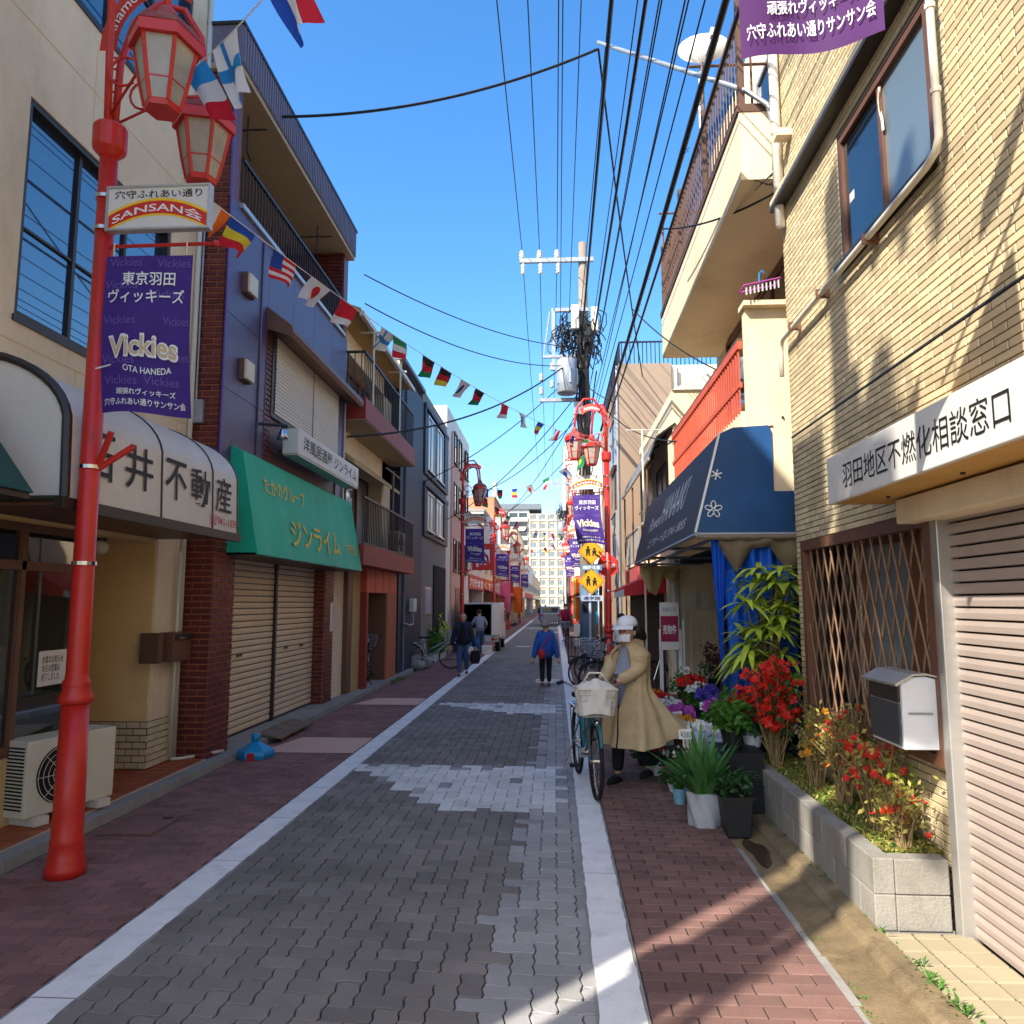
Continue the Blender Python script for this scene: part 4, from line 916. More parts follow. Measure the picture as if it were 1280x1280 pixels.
# brick facing: end wall, columns, reveal
def dbrick(o, u, W, Hh, n, holes=()): pieces(l1, o, u, Z3, W, Hh, .21, .068, .011, .012, 'dark_brick', n, holes)
for q in ((-4.3, 8.178, .05, -3.785, 8.19, 8.05), (-3.78, 8.19, .05, -3.772, 8.75, 3.3), (-4.12, 8.75, .05, -3.785, 8.757, 2.45), (-3.9, 12.72, .05, -3.894, 13.2, 2.45), (-4.11, 12.713, .05, -3.9, 12.72, 2.45)): MB().box(*q).build('mortar_bed', 'terracotta', l1)
dbrick((-4.3, 8.178, .06), X3, .52, 8.0, 130); dbrick((-3.772, 8.18, .06), Y3, .57, 3.24, 60); dbrick((-3.894, 12.72, .06), Y3, .48, 2.4, 40); dbrick((-4.11, 12.713, .06), X3, .21, 2.4, 30); dbrick((-4.9, 12.94, 6.5), X3, 1.1, 1.55, 20)
pp = MB()
# purple panels with joints
py = [8.19, 8.98, 9.62, 12.72, 13.21]
def panel(y0, y1, z0, z1): MB().box(-3.78, y0 + .004, z0 + .004, -3.762, y1 - .004, z1 - .004).build('panel', 'purple_panel', l1)
for (a, b) in ((8.19, 9.45),): 
    for z0, z1 in ((3.3, 4.2), (4.2, 5.1), (5.1, 6.5)): panel(a, b, z0, z1)
for k in range(4): panel(9.45 + k * .94, 9.45 + (k + 1) * .94, 5.42, 6.5)
panel(12.7, 12.95, 3.3, 5.42); panel(12.95, 13.21, 3.3, 5.42)
MB().box(-3.76, 8.17, 3.3, -3.745, 8.2, 8.05).build('corner_trim', 'ink_purple', l1)
pieces(l1, (-3.762, 9.42, 3.3), Y3, Z3, .24, 2.1, .12, .068, .011, .01, 'dark_brick', 30)
MB().box(-3.80, 8.45, 6.48, -3.72, 12.95, 6.54).build('parapet_cap', 'alum', l1)
rail_y(l1, -3.77, 8.5, 12.93, 6.54, 7.1, .1, 'rail_dark', .01, .022)
window_x(l1, -4.88, 8.9, 12.5, 6.5, 7.95, 1, 'glass_dark', 'alum', 4, .05, 'shutter_white')
for y in (9.0, 11.9):
    lb_ = MB().tube([(-3.95, y, 8.04), (-3.95, y, 7.55), (-3.95, y + .12, 7.5)], .012, 5); lb_.tube([(-4.3, y, 7.85), (-3.7, y, 7.85)], .012, 5); lb_.build('laundry_bracket', 'rail_dark', l1)
# upper shutter window with hood
MB().box(-3.77, 9.62, 4.2, -3.74, 12.72, 5.35).build('shutter_frame', 'frame_dark', l1)
for (a, b) in ((9.72, 11.28), (11.32, 12.66)): shutter(l1, -3.735, a, b, 4.26, 5.33, 22, 'shutter_white', 1)
MB().prism([(-3.76, 5.32), (-3.44, 5.22), (-3.40, 5.27), (-3.42, 5.36), (-3.76, 5.62)], 'y', 9.4, 13.1).build('window_hood', 'frame_brown', l1)
for z in (5.5, 4.42):
    wl = thing('wall_lamp', 'square beige wall lamp on the purple panel, %s of the two' % ('upper' if z > 5 else 'lower'), 'lamp', (-3.7, 8.72, z)); MB().box(-3.758, 8.6, z - .02, -3.70, 8.86, z + .24).build('back_box', 'frame_brown', wl); MB().box(-3.70, 8.61, z - .01, -3.66, 8.85, z + .23).build('diffuser', 'ac_white', wl, bevel=.01)
# ground floor shutters
MB().box(-4.11, 8.76, .07, -4.09, 12.71, 2.5).build('shutter_back', 'frame_dark', l1)
for (a, b) in ((8.78, 10.86), (10.93, 12.70)): shutter(l1, -4.085, a, b, .1, 2.42, 28, 'shutter_tan', 1)
MB().box(-4.09, 10.86, .08, -4.04, 10.93, 2.45).build('shutter_post', 'frame_dark', l1)
for y in (9.6, 11.3, 12.0): MB().box(-4.06, y, 1.06, -4.05, y + .16, 1.085).build('shutter_slot', 'frame_dark', l1)
ps = MB().box(-3.886, 13.02, 1.25, -3.88, 13.18, 1.75).build('paper_notice', 'sign_white'); tag(ps, 'narrow white notice pinned on the far brick column', 'notice')
# green bar awning
ga = thing('bar_awning', 'bright green fabric awning with yellow Japanese lettering above tan shutters', 'awning', (-3.6, 10.9, 2.28))
A0, A1 = 8.5, 13.22
MB().grid(lambda u, v: (-3.62 + .22 * v + .008 * math.sin(u * 40) * v, A0 + (A1 - A0) * u, 3.5 - 1.2 * v), 40, 6).poly((-3.62, A0, 3.5), (-3.62, A1, 3.5), (-3.76, A1, 3.58), (-3.76, A0, 3.58)).build('front_cover', 'tent_green', ga, False)
MB().poly((-3.40, A0, 2.3), (-3.62, A0, 3.5), (-3.76, A0, 3.58), (-3.98, A0, 2.3)).build('end_cover', 'tent_green', ga); MB().poly((-3.40, A1, 2.3), (-3.62, A1, 3.5), (-3.76, A1, 3.58), (-3.9, A1, 2.3)).build('end_cover', 'tent_green', ga)
MB().box(-4.0, A0, 2.29, -3.42, A1, 2.32).build('underside', 'frame_dark', ga)
def gpos(y0, y1, v0, v1):
    return lambda a, b: Vector((-3.62 + .22 * (v0 + (v1 - v0) * b), y0 + (y1 - y0) * a, 3.5 - 1.2 * (v0 + (v1 - v0) * b))) + Vector((.984, 0, .18)) * .014
text('たかのグループ', 'ink_yellow', ga, gpos(9.0, 10.5, .36, .17), .008); text('ジンライム', 'ink_yellow', ga, gpos(9.75, 12.0, .85, .55), .015); text('穴守店', 'ink_yellow', ga, gpos(12.35, 13.0, .8, .64), .005)
# illuminated sign box above it
js = thing('sign_box', 'long white sign box with black Japanese lettering above the green awning', 'sign', (-3.5, 11.2, 3.72))
MB().box(-3.62, 9.75, 3.72, -3.40, 12.85, 4.06).build('box', 'sign_white', js, bevel=.01); MB().box(-3.61, 9.76, 3.70, -3.41, 12.84, 3.722).build('base_tray', 'alum', js); bars(js, [((-3.76, 10, 3.8), (-3.6, 10, 3.8)), ((-3.76, 12.5, 3.8), (-3.6, 12.5, 3.8))], .02, 'frame_dark', 'bracket')
text('洋風居酒屋 ジンライム', 'ink_black', js, flat((-3.396, 9.95, 3.80), (0, 2.75, 0), (0, 0, .2)), .006)
sp = thing('spot_lamp', 'small chrome spot lamp on a bracket beside the white sign box', 'lamp', (-3.5, 9.4, 3.7)); MB().tube([(-3.76, 9.3, 4.02), (-3.45, 9.45, 4.02)], .02, 6).build('bracket', 'frame_dark', sp); MB().lathe([(.075, 0), (.06, .06), (.03, .13), (.01, .16)], (-3.5, 9.43, 3.84), 12).build('shade', 'chrome', sp, True)
# wooden planks and blue base on the ground
for k in range(3):
    pk = MB().box(-3.74, 9.55 + k * .42, .075, -3.42, 9.93 + k * .42, .105).build('plank', 'wood_plank', None, bevel=.004); pk.rotation_euler = (0, R(9), R(3 - 3 * k)); tag(pk, ['weathered grey ramp plank before the tan shutter, next to the turquoise base', 'weathered grey ramp plank lying between two others before the shutters', 'weathered grey ramp plank before the shutter post, last of three'][k], 'plank', 'ramp planks before the shutter')
bs = thing('flag_base', 'turquoise plastic water weight base lying beside the brick column', 'flag base', (-3.42, 8.72, .0))
MB().lathe([(.21, .0), (.22, .05), (.2, .09), (.11, .14), (.06, .17), (.045, .18)], (-3.42, 8.72, 0), 6, a0=.3).build('tank', 'blue_plastic', bs, bevel=.008); MB().lathe([(.045, 0), (.05, .04), (.05, .09), (.03, .09)], (-3.42, 8.72, .175), 12).build('socket', 'blue_plastic', bs, True); MB().box(-3.42, 8.48, .0, -3.36, 8.53, .08).build('plug', 'petal_red', bs)
# ================================================================== left: cream house with red balconies
l2 = thing('balcony_house', 'old cream house with rust red balconies next to the purple building', 'building', (-6, 15.6, 0))
MB().box(-10, 13.22, 0, -4.4, 18.1, 7.2).box(-4.4, 13.22, 2.45, -4.0, 18.1, 2.8).box(-4.4, 13.22, 4.5, -4.0, 18.1, 5.1).box(-4.4, 17.2, 2.8, -4.0, 18.1, 7.2).box(-4.4, 13.22, 2.8, -4.0, 13.5, 7.2).box(-4.4, 13.22, 6.6, -4.0, 18.1, 7.2).build('wall', 'cream_wall', l2)
MB().prism([(-10.2, 7.2), (-3.5, 7.0), (-3.5, 7.08), (-4.2, 7.35), (-7, 8.3), (-10.2, 7.4)], 'y', 13.1, 18.2).build('roof', 'cream_dark', l2); MB().box(-3.52, 13.1, 6.94, -3.44, 18.2, 7.03).build('gutter', 'white_plastic', l2)
MB().box(-4.0, 13.25, 5.05, -3.40, 18.1, 5.45).build('balcony', 'rust_red', l2); MB().box(-4.0, 13.26, 5.03, -3.42, 18.09, 5.05).build('balcony_soffit', 'soffit', l2)
rail_y(l2, -3.45, 13.3, 18.05, 5.47, 6.3, .14, 'rail_dark', .01, .02); rail_x(l2, 13.3, -3.95, -3.45, 5.47, 6.3, .11, 'rail_dark', .01, .02)
window_x(l2, -4.35, 13.5, 17.2, 5.1, 6.6, 1, ['glass_sky', 'glass_dark'], 'frame_brown', 4, .06); window_x(l2, -4.35, 13.5, 17.2, 2.8, 4.5, 1, ['glass_dark', 'glass_frost'], 'frame_brown', 4, .06)
bars(l2, [((-3.44, 13.9, 5.47), (-3.44, 13.9, 7.0)), ((-3.44, 16.4, 5.47), (-3.44, 16.4, 7.0)), ((-3.7, 13.9, 6.9), (-3.3, 13.9, 6.9)), ((-3.7, 16.4, 6.9), (-3.3, 16.4, 6.9))], .022, 'white_plastic', 'laundry_post')
MB().tube([(-3.9, 13.45, 3.6), (-3.9, 13.45, 4.6), (-3.95, 13.5, 4.75)], .04, 8).build('downpipe', 'white_plastic', l2, True)
MB().prism([(-4.0, 4.5), (-3.62, 4.25), (-3.62, 4.32), (-4.0, 4.62)], 'y', 13.4, 17.4).build('lower_eave', 'cream_dark', l2)
bars(l2, [((-3.45, 15.9, 2.8), (-3.45, 15.9, 4.55))], .025, 'frame_brown', 'pole'); bars(l2, [((-3.45, 15.2, 4.5), (-3.45, 16.6, 4.5))], .02, 'frame_brown', 'bar')
MB().box(-4.4, 13.25, 2.42, -3.38, 18.1, 2.78).build('balcony', 'rust_red', l2)
rail_y(l2, -3.42, 13.3, 18.05, 2.8, 3.62, .13, 'rail_dark', .01, .02)
MB().box(-4.3, 14.9, 1.95, -3.72, 17.75, 2.42).build('shop_fascia', 'fence_red', l2)
for y in (15.6, 16.3, 17.0): MB().box(-3.722, y, 1.95, -3.715, y + .012, 2.42).build('fascia_seam', 'rust_red', l2)
MB().box(-4.3, 14.9, .07, -3.72, 15.05, 1.95).build('door_jamb', 'rust_red', l2); MB().box(-4.3, 16.75, .07, -3.72, 17.75, 1.95).build('pier', 'terracotta', l2); MB().box(-4.3, 16.72, .07, -3.75, 16.75, 1.95).build('reveal', 'frame_brown', l2)
MB().box(-4.36, 15.5, .07, -4.3, 16.72, 1.95).build('door', 'cream_wall', l2); MB().box(-4.36, 15.05, .07, -4.3, 15.5, 1.95).build('side_light', 'grey_wall', l2); MB().box(-4.295, 15.85, 1.0, -4.285, 16.15, 1.12).build('letter_slot', 'frame_dark', l2)
MB().box(-4.3, 14.35, .07, -3.85, 14.9, 2.42).build('side_pier', 'cream_dark', l2); MB().box(-4.3, 14.05, .07, -3.86, 14.35, 2.42).build('brown_post', 'frame_brown', l2); MB().box(-4.3, 13.25, .07, -3.95, 14.05, 2.42).build('side_wall', 'cream_wall', l2)
outdoor_unit('grey air conditioner unit standing on the lower rust red balcony', (-3.65, 17.3, 2.8), R(90), .9)
lk = thing('wall_meter', 'white plastic meter box on the navy wall', 'meter', (-3.7, 19.6, 1.5)); MB().box(-3.745, 19.35, 1.5, -3.6, 19.75, 1.85).build('box', 'white_plastic', lk, bevel=.03); MB().tube([(-3.66, 19.5, 1.5), (-3.66, 19.55, 1.2), (-3.66, 19.1, 1.18), (-3.66, 18.3, 1.25)], .025, 6).build('pipe', 'galv', lk, True)
# ================================================================== left: navy, grey, cream blocks
l3 = thing('navy_building', 'dark navy flat fronted building between the cream house and grey block', 'building', (-6, 19.6, 0))
MB().box(-10, 18.1, 0, -3.75, 21.2, 7.5).build('wall', 'navy_wall', l3)
for (x, w) in ((-4.5, .3), (-4.1, .28)): MB().box(x, 18.08, 7.5, x + w, 18.4, 7.75).build('roof_post', 'cream_wall', l3)
MB().box(-10, 18.05, 7.75, -3.7, 21.25, 7.85).build('roof', 'navy_top', l3); MB().box(-5.2, 18.3, 7.5, -4.6, 21.0, 7.75).build('roof_house', 'navy_wall', l3)
bars(l3, [((-3.72, 18.6, 0), (-3.72, 18.6, 7.4)), ((-4.2, 18.06, 2), (-4.2, 18.06, 7.4))], .03, 'navy_top', 'downpipe')
MB().box(-3.76, 19.9, .0, -3.7, 20.8, .35).build('plinth', 'concrete', l3)
l4 = thing('grey_building', 'grey rendered block with navy framed projecting window bays', 'building', (-6, 23.7, 0))
MB().box(-10, 21.2, 0, -3.78, 26.1, 7.9).build('wall', 'grey_wall', l4)
for (z0, z1) in ((5.55, 7.4), (3.75, 5.1)):
    MB().box(-3.78, 21.3, z0 - .1, -3.70, 26.0, z0).build('bay_sill', 'navy_wall', l4); MB().box(-3.78, 21.3, z1, -3.68, 26.0, z1 + .12).build('bay_head', 'navy_wall', l4)
    for y in (21.3, 25.2): MB().box(-3.78, y, z0, -3.70, y + (.15 if y < 22 else .8), z1).build('bay_side', 'navy_wall', l4)
    window_x(l4, -3.75, 21.9, 23.1, z0 + .1, z1 - .1, 1, 'glass_frost', 'alum', 2, .06); window_x(l4, -3.75, 23.6, 24.9, z0 + .1, z1 - .1, 1, 'glass_frost', 'alum', 2, .06)
MB().box(-3.79, 23.4, .1, -3.74, 25.9, 2.9).build('entrance', 'dark_void', l4); MB().box(-3.785, 21.9, 1.4, -3.74, 22.9, 2.2).build('notice_case', 'alum', l4); MB().box(-3.74, 21.95, 1.45, -3.735, 22.85, 2.15).build('notice_sheet', 'wrap_paper', l4)
l5 = thing('pale_building', 'pale cream four storey block with narrow windows beyond the grey block', 'building', (-6, 29.5, 0))
MB().box(-10, 26.1, 0, -3.78, 33, 8.7).build('wall', 'white_wall', l5); MB().box(-3.8, 27.2, 0, -3.72, 30.5, 8.0).build('tile_strip', 'pink_wall', l5)
for z in (2.9, 5.0, 6.9):
    for y in (27.6, 29.0, 31.2): window_x(l5, -3.72, y, y + .8, z, z + 1.2, 1, 'glass_dark', 'frame_dark', 1, .06)
MB().box(-3.73, 28.2, 0, -3.70, 29.6, 2.3).build('door', 'frame_brown', l5)

# small fittings on the left fronts
MB().tube([(-3.75, 9.2, 3.6), (-3.75, 9.2, 6.4)], .012, 6).build('conduit', 'fascia_grey', l1, True); MB().tube([(-3.93, 13.0, 2.45), (-3.75, 13.12, 3.0), (-3.745, 13.12, 5.3)], .018, 6).build('conduit', 'white_plastic', l1, True)
eb = thing('meter_box', 'grey electricity meter box with conduit on the dark brick side wall', 'meter', (-4.0, 8.12, 3.75)); MB().box(-4.12, 8.10, 3.75, -3.94, 8.165, 4.02).build('box', 'galv', eb, bevel=.01); MB().tube([(-4.03, 8.13, 4.02), (-4.03, 8.13, 6.9)], .012, 6).build('conduit', 'galv', eb)
for k, (y, z) in enumerate(((9.0, 2.6), (10.4, 2.52), (12.2, 2.6))): MB().box(-4.05, y, z - .16, -4.03, y + .05, z - .1).build('hook', 'galv', l1)
# ================================================================== red street lamps
def lantern_into(parent, x, y, zt):
    """hexagonal red lantern; zt = top"""
    n = 6; zb = zt - .77; a0 = .26
    def hexr(r, z): return [(x + r * math.cos(a0 + k * math.pi / 3), y + r * math.sin(a0 + k * math.pi / 3), z) for k in range(n)]
    f = MB()
    def ring(r0, z0, r1, z1, r2=None): f.lathe([(r0, z0), (r1, z1)], (x, y, 0), 6, a0=a0)
    ring(.235, zt - .30, .235, zt - .22); ring(.11, zb + .03, .12, zb + .07); ring(.145, zb + .20, .148, zb + .235)
    up, lo, mid = hexr(.198, zt - .28), hexr(.11, zb + .06), hexr(.148, zb + .22)
    for k in range(n): f.tube([up[k], mid[k], lo[k]], .016, 4)
    lt = f.build('lantern', 'red_paint', parent)
    g = MB(); 
    for k in range(n): q = (k + 1) % n; g.poly(mid[k], mid[q], up[q], up[k]); g.poly(lo[k], lo[q], mid[q], mid[k])
    g.build('glass', 'lamp_glass', lt)
    MB().lathe([(.24, zt - .22), (.19, zt - .14), (.1, zt - .09), (.075, zt - .07)], (x, y, 0), 6, a0=a0).build('cap', 'lamp_cap', lt); MB().lathe([(.07, zt - .07), (.07, zt - .03), (.05, zt), (.015, zt + .04)], (x, y, 0), 12).build('finial', 'red_faded', lt)
    MB().lathe([(.09, zt - .32), (.02, zt - .6)], (x, y, 0), 8).build('bulb', 'white_plastic', lt)
    return lt
def make_lamp(sg, label, loc, rz=0., tilt=0., group='red street lamps along the shopping street'):
    t = thing('street_lamp', label, 'street lamp', loc, 0.0001, group); t.rotation_euler = (0, tilt, rz)
    MB().lathe([(.122, 0), (.124, .05), (.114, .075), (.114, .1), (.108, .12), (.1, .2), (.104, .215), (.095, .24), (.093, .4), (.085, 1.08)], (0, 0, 0), 20).build('base', 'red_paint', t, True)
    MB().lathe([(.085, 1.08), (.11, 1.095), (.105, 1.13), (.082, 1.18), (.086, 1.2), (.086, 1.225), (.072, 1.25), (.069, 1.3), (.06, 5.0)], (0, 0, 0), 20).build('pole', 'red_paint', t, True)
    MB().lathe([(.062, 4.95), (.11, 5.0), (.115, 5.02), (.115, 5.17), (.1, 5.19), (.03, 5.2)], (0, 0, 0), 20).build('collar', 'red_paint', t, False)
    for sy in (-1, 1):
        lx = .62 if sy < 0 else .48; kx = lx / .75
        MB().tube([(0, sy * .04, 5.15), (sg * .0, sy * .07, 5.75), (sg * .06 * kx, sy * .16, 6.15), (sg * .25 * kx, sy * .28, 6.4), (sg * .5 * kx, sy * .36, 6.4), (sg * .68 * kx, sy * .41, 6.2), (sg * .74 * kx, sy * .43, 5.9), (sg * lx, sy * .43, 5.7)], .027, 8).build('arm', 'red_paint', t, True)
        MB().tube([(sg * (.03 + .13 + .11 * math.cos(a * .45)), sy * .13, 5.52 + .11 * math.sin(a * .45)) for a in range(13)], .010, 5).build('scroll', 'red_paint', t, True)
        MB().tube([(sg * .02, sy * .05, 5.25), (sg * .35, sy * .2, 5.55), (sg * .55, sy * .3, 5.62)], .010, 5).build('stay', 'red_paint', t, True)
        lantern_into(t, sg * lx, sy * .43, 5.72)
    br_ = MB()
    for k in range(6): z = 5.25 + k * .09; br_.tube([(0, -.045, z), (0, .045, z + .07)], .008, 4)
    br_.build('lattice_brace', 'red_paint', t)
    # name plate bent along the arch
    def arc(a, r): w = math.pi * (1 - a * .8) if sg > 0 else math.pi * .2 * 1 + math.pi * .8 * (0) + math.pi * (1 - .2) * 0 + math.pi * (.0 + .8 * (1 - a)) + 0
    def plate(u, v):
        w = math.pi - u * 2.2 if sg > 0 else 2.2 - u * 2.2; r = .34 + .13 * v; return (sg * .36 + r * math.cos(w), -.02, 5.78 + r * 1.25 * math.sin(w))
    MB().grid(plate, 20, 1).build('arch_plate', 'red_paint', t)
    text('Anamori Fureai', 'ink_white', t, lambda a, b: Vector(plate(.08 + .84 * a, .2 + .55 * b)) + Vector((0, -.006, 0)), .006)
    for z in (2.0, 2.66, 4.38, 4.62): MB().lathe([(.082 - z * .002, 0), (.082 - z * .002, .025)], (0, 0, z), 16).build('band', 'chrome', t)
    for d in ((.5, -.3, 1), (.9, .2, .7)): v = Vector((sg * d[0], d[1], d[2])).normalized() * .28; MB().tube([(sg * .05, 0, 2.66), Vector((sg * .06, 0, 2.66)) + v], .022, 7).build('flag_holder', 'red_paint', t)
    bd = MB().box(sg * .07, -.09, 4.35, sg * .80, -.05, 4.66).build('sign_board', 'sign_white', t)
    fx_ = MB()
    xa, xb = min(sg * .06, sg * .81), max(sg * .06, sg * .81)
    for (a, b, c, d) in ((xa, xb, 4.34, 4.355), (xa, xb, 4.655, 4.67), (xa, xa + .015, 4.355, 4.655), (xb - .015, xb, 4.355, 4.655)): fx_.box(a, -.1, c, b, -.04, d)
    fx_.build('sign_frame', 'alum', bd)
    x0 = xa + .02; W = xb - xa - .04
    def arcz(u): return 4.375 + .105 * (1 - (2 * u - 1) ** 2)
    def strip(d0, d1, m, yy): MB().grid(lambda u, v: (x0 + W * u, yy, max(4.357, arcz(u) + d0 + (d1 - d0) * v)), 20, 1).build('arc_print', m, bd)
    strip(-.035, -.02, 'arc_yellow', -.0915); strip(-.02, .075, 'arc_red', -.092); strip(.075, .095, 'arc_yellow', -.0915)
    text('穴守ふれあい通り', 'ink_black', bd, flat((x0 + .04, -.093, 4.575), (W - .08, 0, 0), (0, 0, .062)), .008)
    text('SANSAN会', 'ink_white', bd, lambda a, b: Vector((x0 + .03 + (W - .06) * a, -.094, arcz(.03 + .94 * a) - .008 + .07 * b)), .012)
    MB().tube([(0, 0, 4.27), (sg * .80, 0, 4.27)], .013, 6).build('banner_arm', 'red_paint', t); MB().blob((sg * .82, 0, 4.27), (.025, .025, .025), 8, 6).build('arm_knob', 'red_paint', t)
    return t
lampL = make_lamp(1, 'tall red street lamp with two lanterns in front of the beige office', (-3.18, 4.98, 0), 0, R(-.3))
lampR = make_lamp(-1, 'red street lamp with white arch sign beside the utility pole', (1.2, 17.3, 0), R(-20))
lampN = copy_tree(lampR); lampN.location = (1.45, 1.25, 0); lampN['label'] = 'red street lamp standing before the roller shutter of the brick building'; lampN.rotation_euler = (0, 0, R(-35))
for i, (x, y, lb_) in enumerate(((-3.05, 24.9, 'red street lamp beside the white truck in front of the pale block'), (-3.05, 38, 'red street lamp on the left pavement, first one past the truck'), (-3.05, 50, 'red street lamp on the left pavement, second one past the truck'), (-3.05, 66, 'small distant red street lamp on the left, third one past the truck'))):
    c = copy_tree(lampL); c.location = (x, y, 0); c.rotation_euler = (0, 0, 0); c['label'] = lb_
for i, (x, y, lb_) in enumerate(((1.3, 29, 'red street lamp on the right pavement beside the taupe block end'), (1.3, 50, 'distant red street lamp between the pale yellow and white tiled shops'), (1.25, 39.5, 'red street lamp on the right pavement next to the orange banners'), (1.3, 62, 'distant red street lamp on the right, beyond the orange banners'))):
    c = copy_tree(lampR); c.location = (x, y, 0); c.rotation_euler = (0, 0, 0); c['label'] = lb_
# ------------------------------------------------------------------ purple banners (mascot left out)
def make_banner(label, loc, rz, wav, m='banner_purple', W=.62, H=1.14):
    t = thing('street_banner', label, 'banner', loc, rz + .0001, 'purple street banners')
    def P(a, b, d=0.):
        """a across 0..1, b up 0..1"""
        q = (1 - b); return Vector((W * a + wav[3] * q * q, -.03 * math.sin(a * 5 + wav[0]) * (.3 + q) * wav[1] - .05 * q * math.sin(q * 3 + wav[2]) * wav[1] - d, -H * q + .03 * math.sin(a * 3.1 + wav[2]) * q * wav[1]))
    MB().grid(lambda u, v: P(u, v), 20, 28).build('cloth', m, t, True)
    def tx(s_, a0, a1, b0, b1, mm, bold=.01, arc=0., d=.012): text(s_, mm, t, lambda a, b: P(a0 + (a1 - a0) * a, b0 + (b1 - b0) * b + arc * (1 - (2 * a - 1) ** 2), d), bold)
    for (a, b) in ((.05, .93), (.6, .92), (.02, .78), (.55, .72), (.02, .55), (.7, .55), (.02, .30), (.75, .33), (.05, .17), (.5, .175)): tx('Vickies', a, min(.99, a + .38), b, b + .055, 'ink_purple', .0, .0, .006)
    tx('東京羽田', .22, .82, .80, .89, 'ink_white', .012); tx('ヴィッキーズ', .07, .93, .685, .775, 'ink_white', .010)
    tx('Vickies', .10, .88, .32, .47, 'ink_white', .05, .02, .012); tx('Vickies', .12, .86, .335, .455, 'ink_gold', .012, .02, .016); tx('OTA HANEDA', .28, .80, .255, .295, 'ink_white', .01, -.02)
    tx('頑張れヴィッキーズ', .2, .84, .105, .145, 'ink_white', .012); tx('穴守ふれあい通りサンサン会', .05, .95, .04, .085, 'ink_white', .012)
    for a in (.08, .92): p = P(a, 1); MB().tube([p, p + Vector((0, 0, .10))], .006, 4).build('hanging_tie', 'chrome', t)
    return t
bn = make_banner('purple banner with white Japanese lettering hanging from the tall red lamp before the beige office', (-3.14, 4.93, 4.17), 0, (0., .8, 1., .02))
MB().tube([(-3.15, 4.9, 3.35), (-3.0, 4.93, 3.4)], .006, 4).build('tie_cord', 'ink_white', None); tag(bpy.data.objects['tie_cord'], 'thin white cord tying the purple banner to the red lamp post', 'cord')
bR = make_banner('purple banner blowing on the red lamp beside the utility pole and crossing signs', (.42, 17.15, 4.17), R(-12), (1., 1.6, .2, .12))
bN = make_banner('plum coloured banner fluttering against the upper yellow brick wall', (.66, 2.46, 4.80), R(-24), (2., 1.3, .6, .0), 'banner_plum', .44, 1.22)
MB().tube([(1.45, 1.25, 4.92), (1.3, 2.18, 4.92), (.6, 2.49, 4.92)], .014, 6).build('banner_bracket', 'red_paint'); tag(bpy.data.objects['banner_bracket'], 'red bracket arm carrying the plum banner', 'bracket')
for x, y, lb_ in ((-2.95, 24.85, 'purple banner on the red lamp beside the white truck'), (-2.95, 37.95, 'purple banner on the first left lamp past the truck'), (-2.95, 49.95, 'purple banner on the second left lamp past the truck')):
    c = copy_tree(bn); c.location = (x, y, 4.17); c['label'] = lb_
c = copy_tree(bR); c.location = (.5, 39.45, 4.17); c['label'] = 'faded purple banner on the right lamp next to the orange banners'
c = copy_tree(bR); c.location = (.55, 28.95, 4.17); c['label'] = 'purple banner on the right lamp beside the taupe block end'
c = copy_tree(bn); c.location = (-2.95, 65.95, 4.17); c['label'] = 'small distant purple banner on the third left lamp past the truck'
# ------------------------------------------------------------------ bunting
def sagp(P0, P1, sag, t): return Vector(P0).lerp(Vector(P1), t) + Vector((0, 0, -sag * 4 * t * (1 - t)))
FL = {
 'finland': ('cross', 'flag_cloth_white', 'flag_cloth_sky'), 'france': ('v', ['flag_cloth_blue', 'flag_cloth_white', 'flag_cloth_red']), 'holland': ('h', ['flag_cloth_sky', 'flag_cloth_white', 'flag_cloth_red']),
 'romania': ('h', ['flag_cloth_blue', 'flag_cloth_yellow', 'flag_cloth_red']), 'italy': ('h', ['flag_cloth_green', 'flag_cloth_white', 'flag_cloth_red']), 'japan': ('disc', 'flag_cloth_white', 'flag_cloth_red'),
 'usa': ('h', ['flag_cloth_red', 'flag_cloth_white'] * 3 + ['flag_cloth_red']), 'red': ('h', ['flag_cloth_red', 'flag_cloth_red', 'flag_cloth_white']), 'kenya': ('h', ['flag_cloth_black', 'flag_cloth_red', 'flag_cloth_green']), 'germany': ('h', ['flag_cloth_black', 'flag_cloth_red', 'flag_cloth_yellow']), 'ireland': ('v', ['flag_cloth_green', 'flag_cloth_white', 'nobori_orange']), 'korea': ('disc', 'flag_cloth_white', 'flag_cloth_blue'), 'brazil': ('disc', 'flag_cloth_green', 'flag_cloth_yellow')}
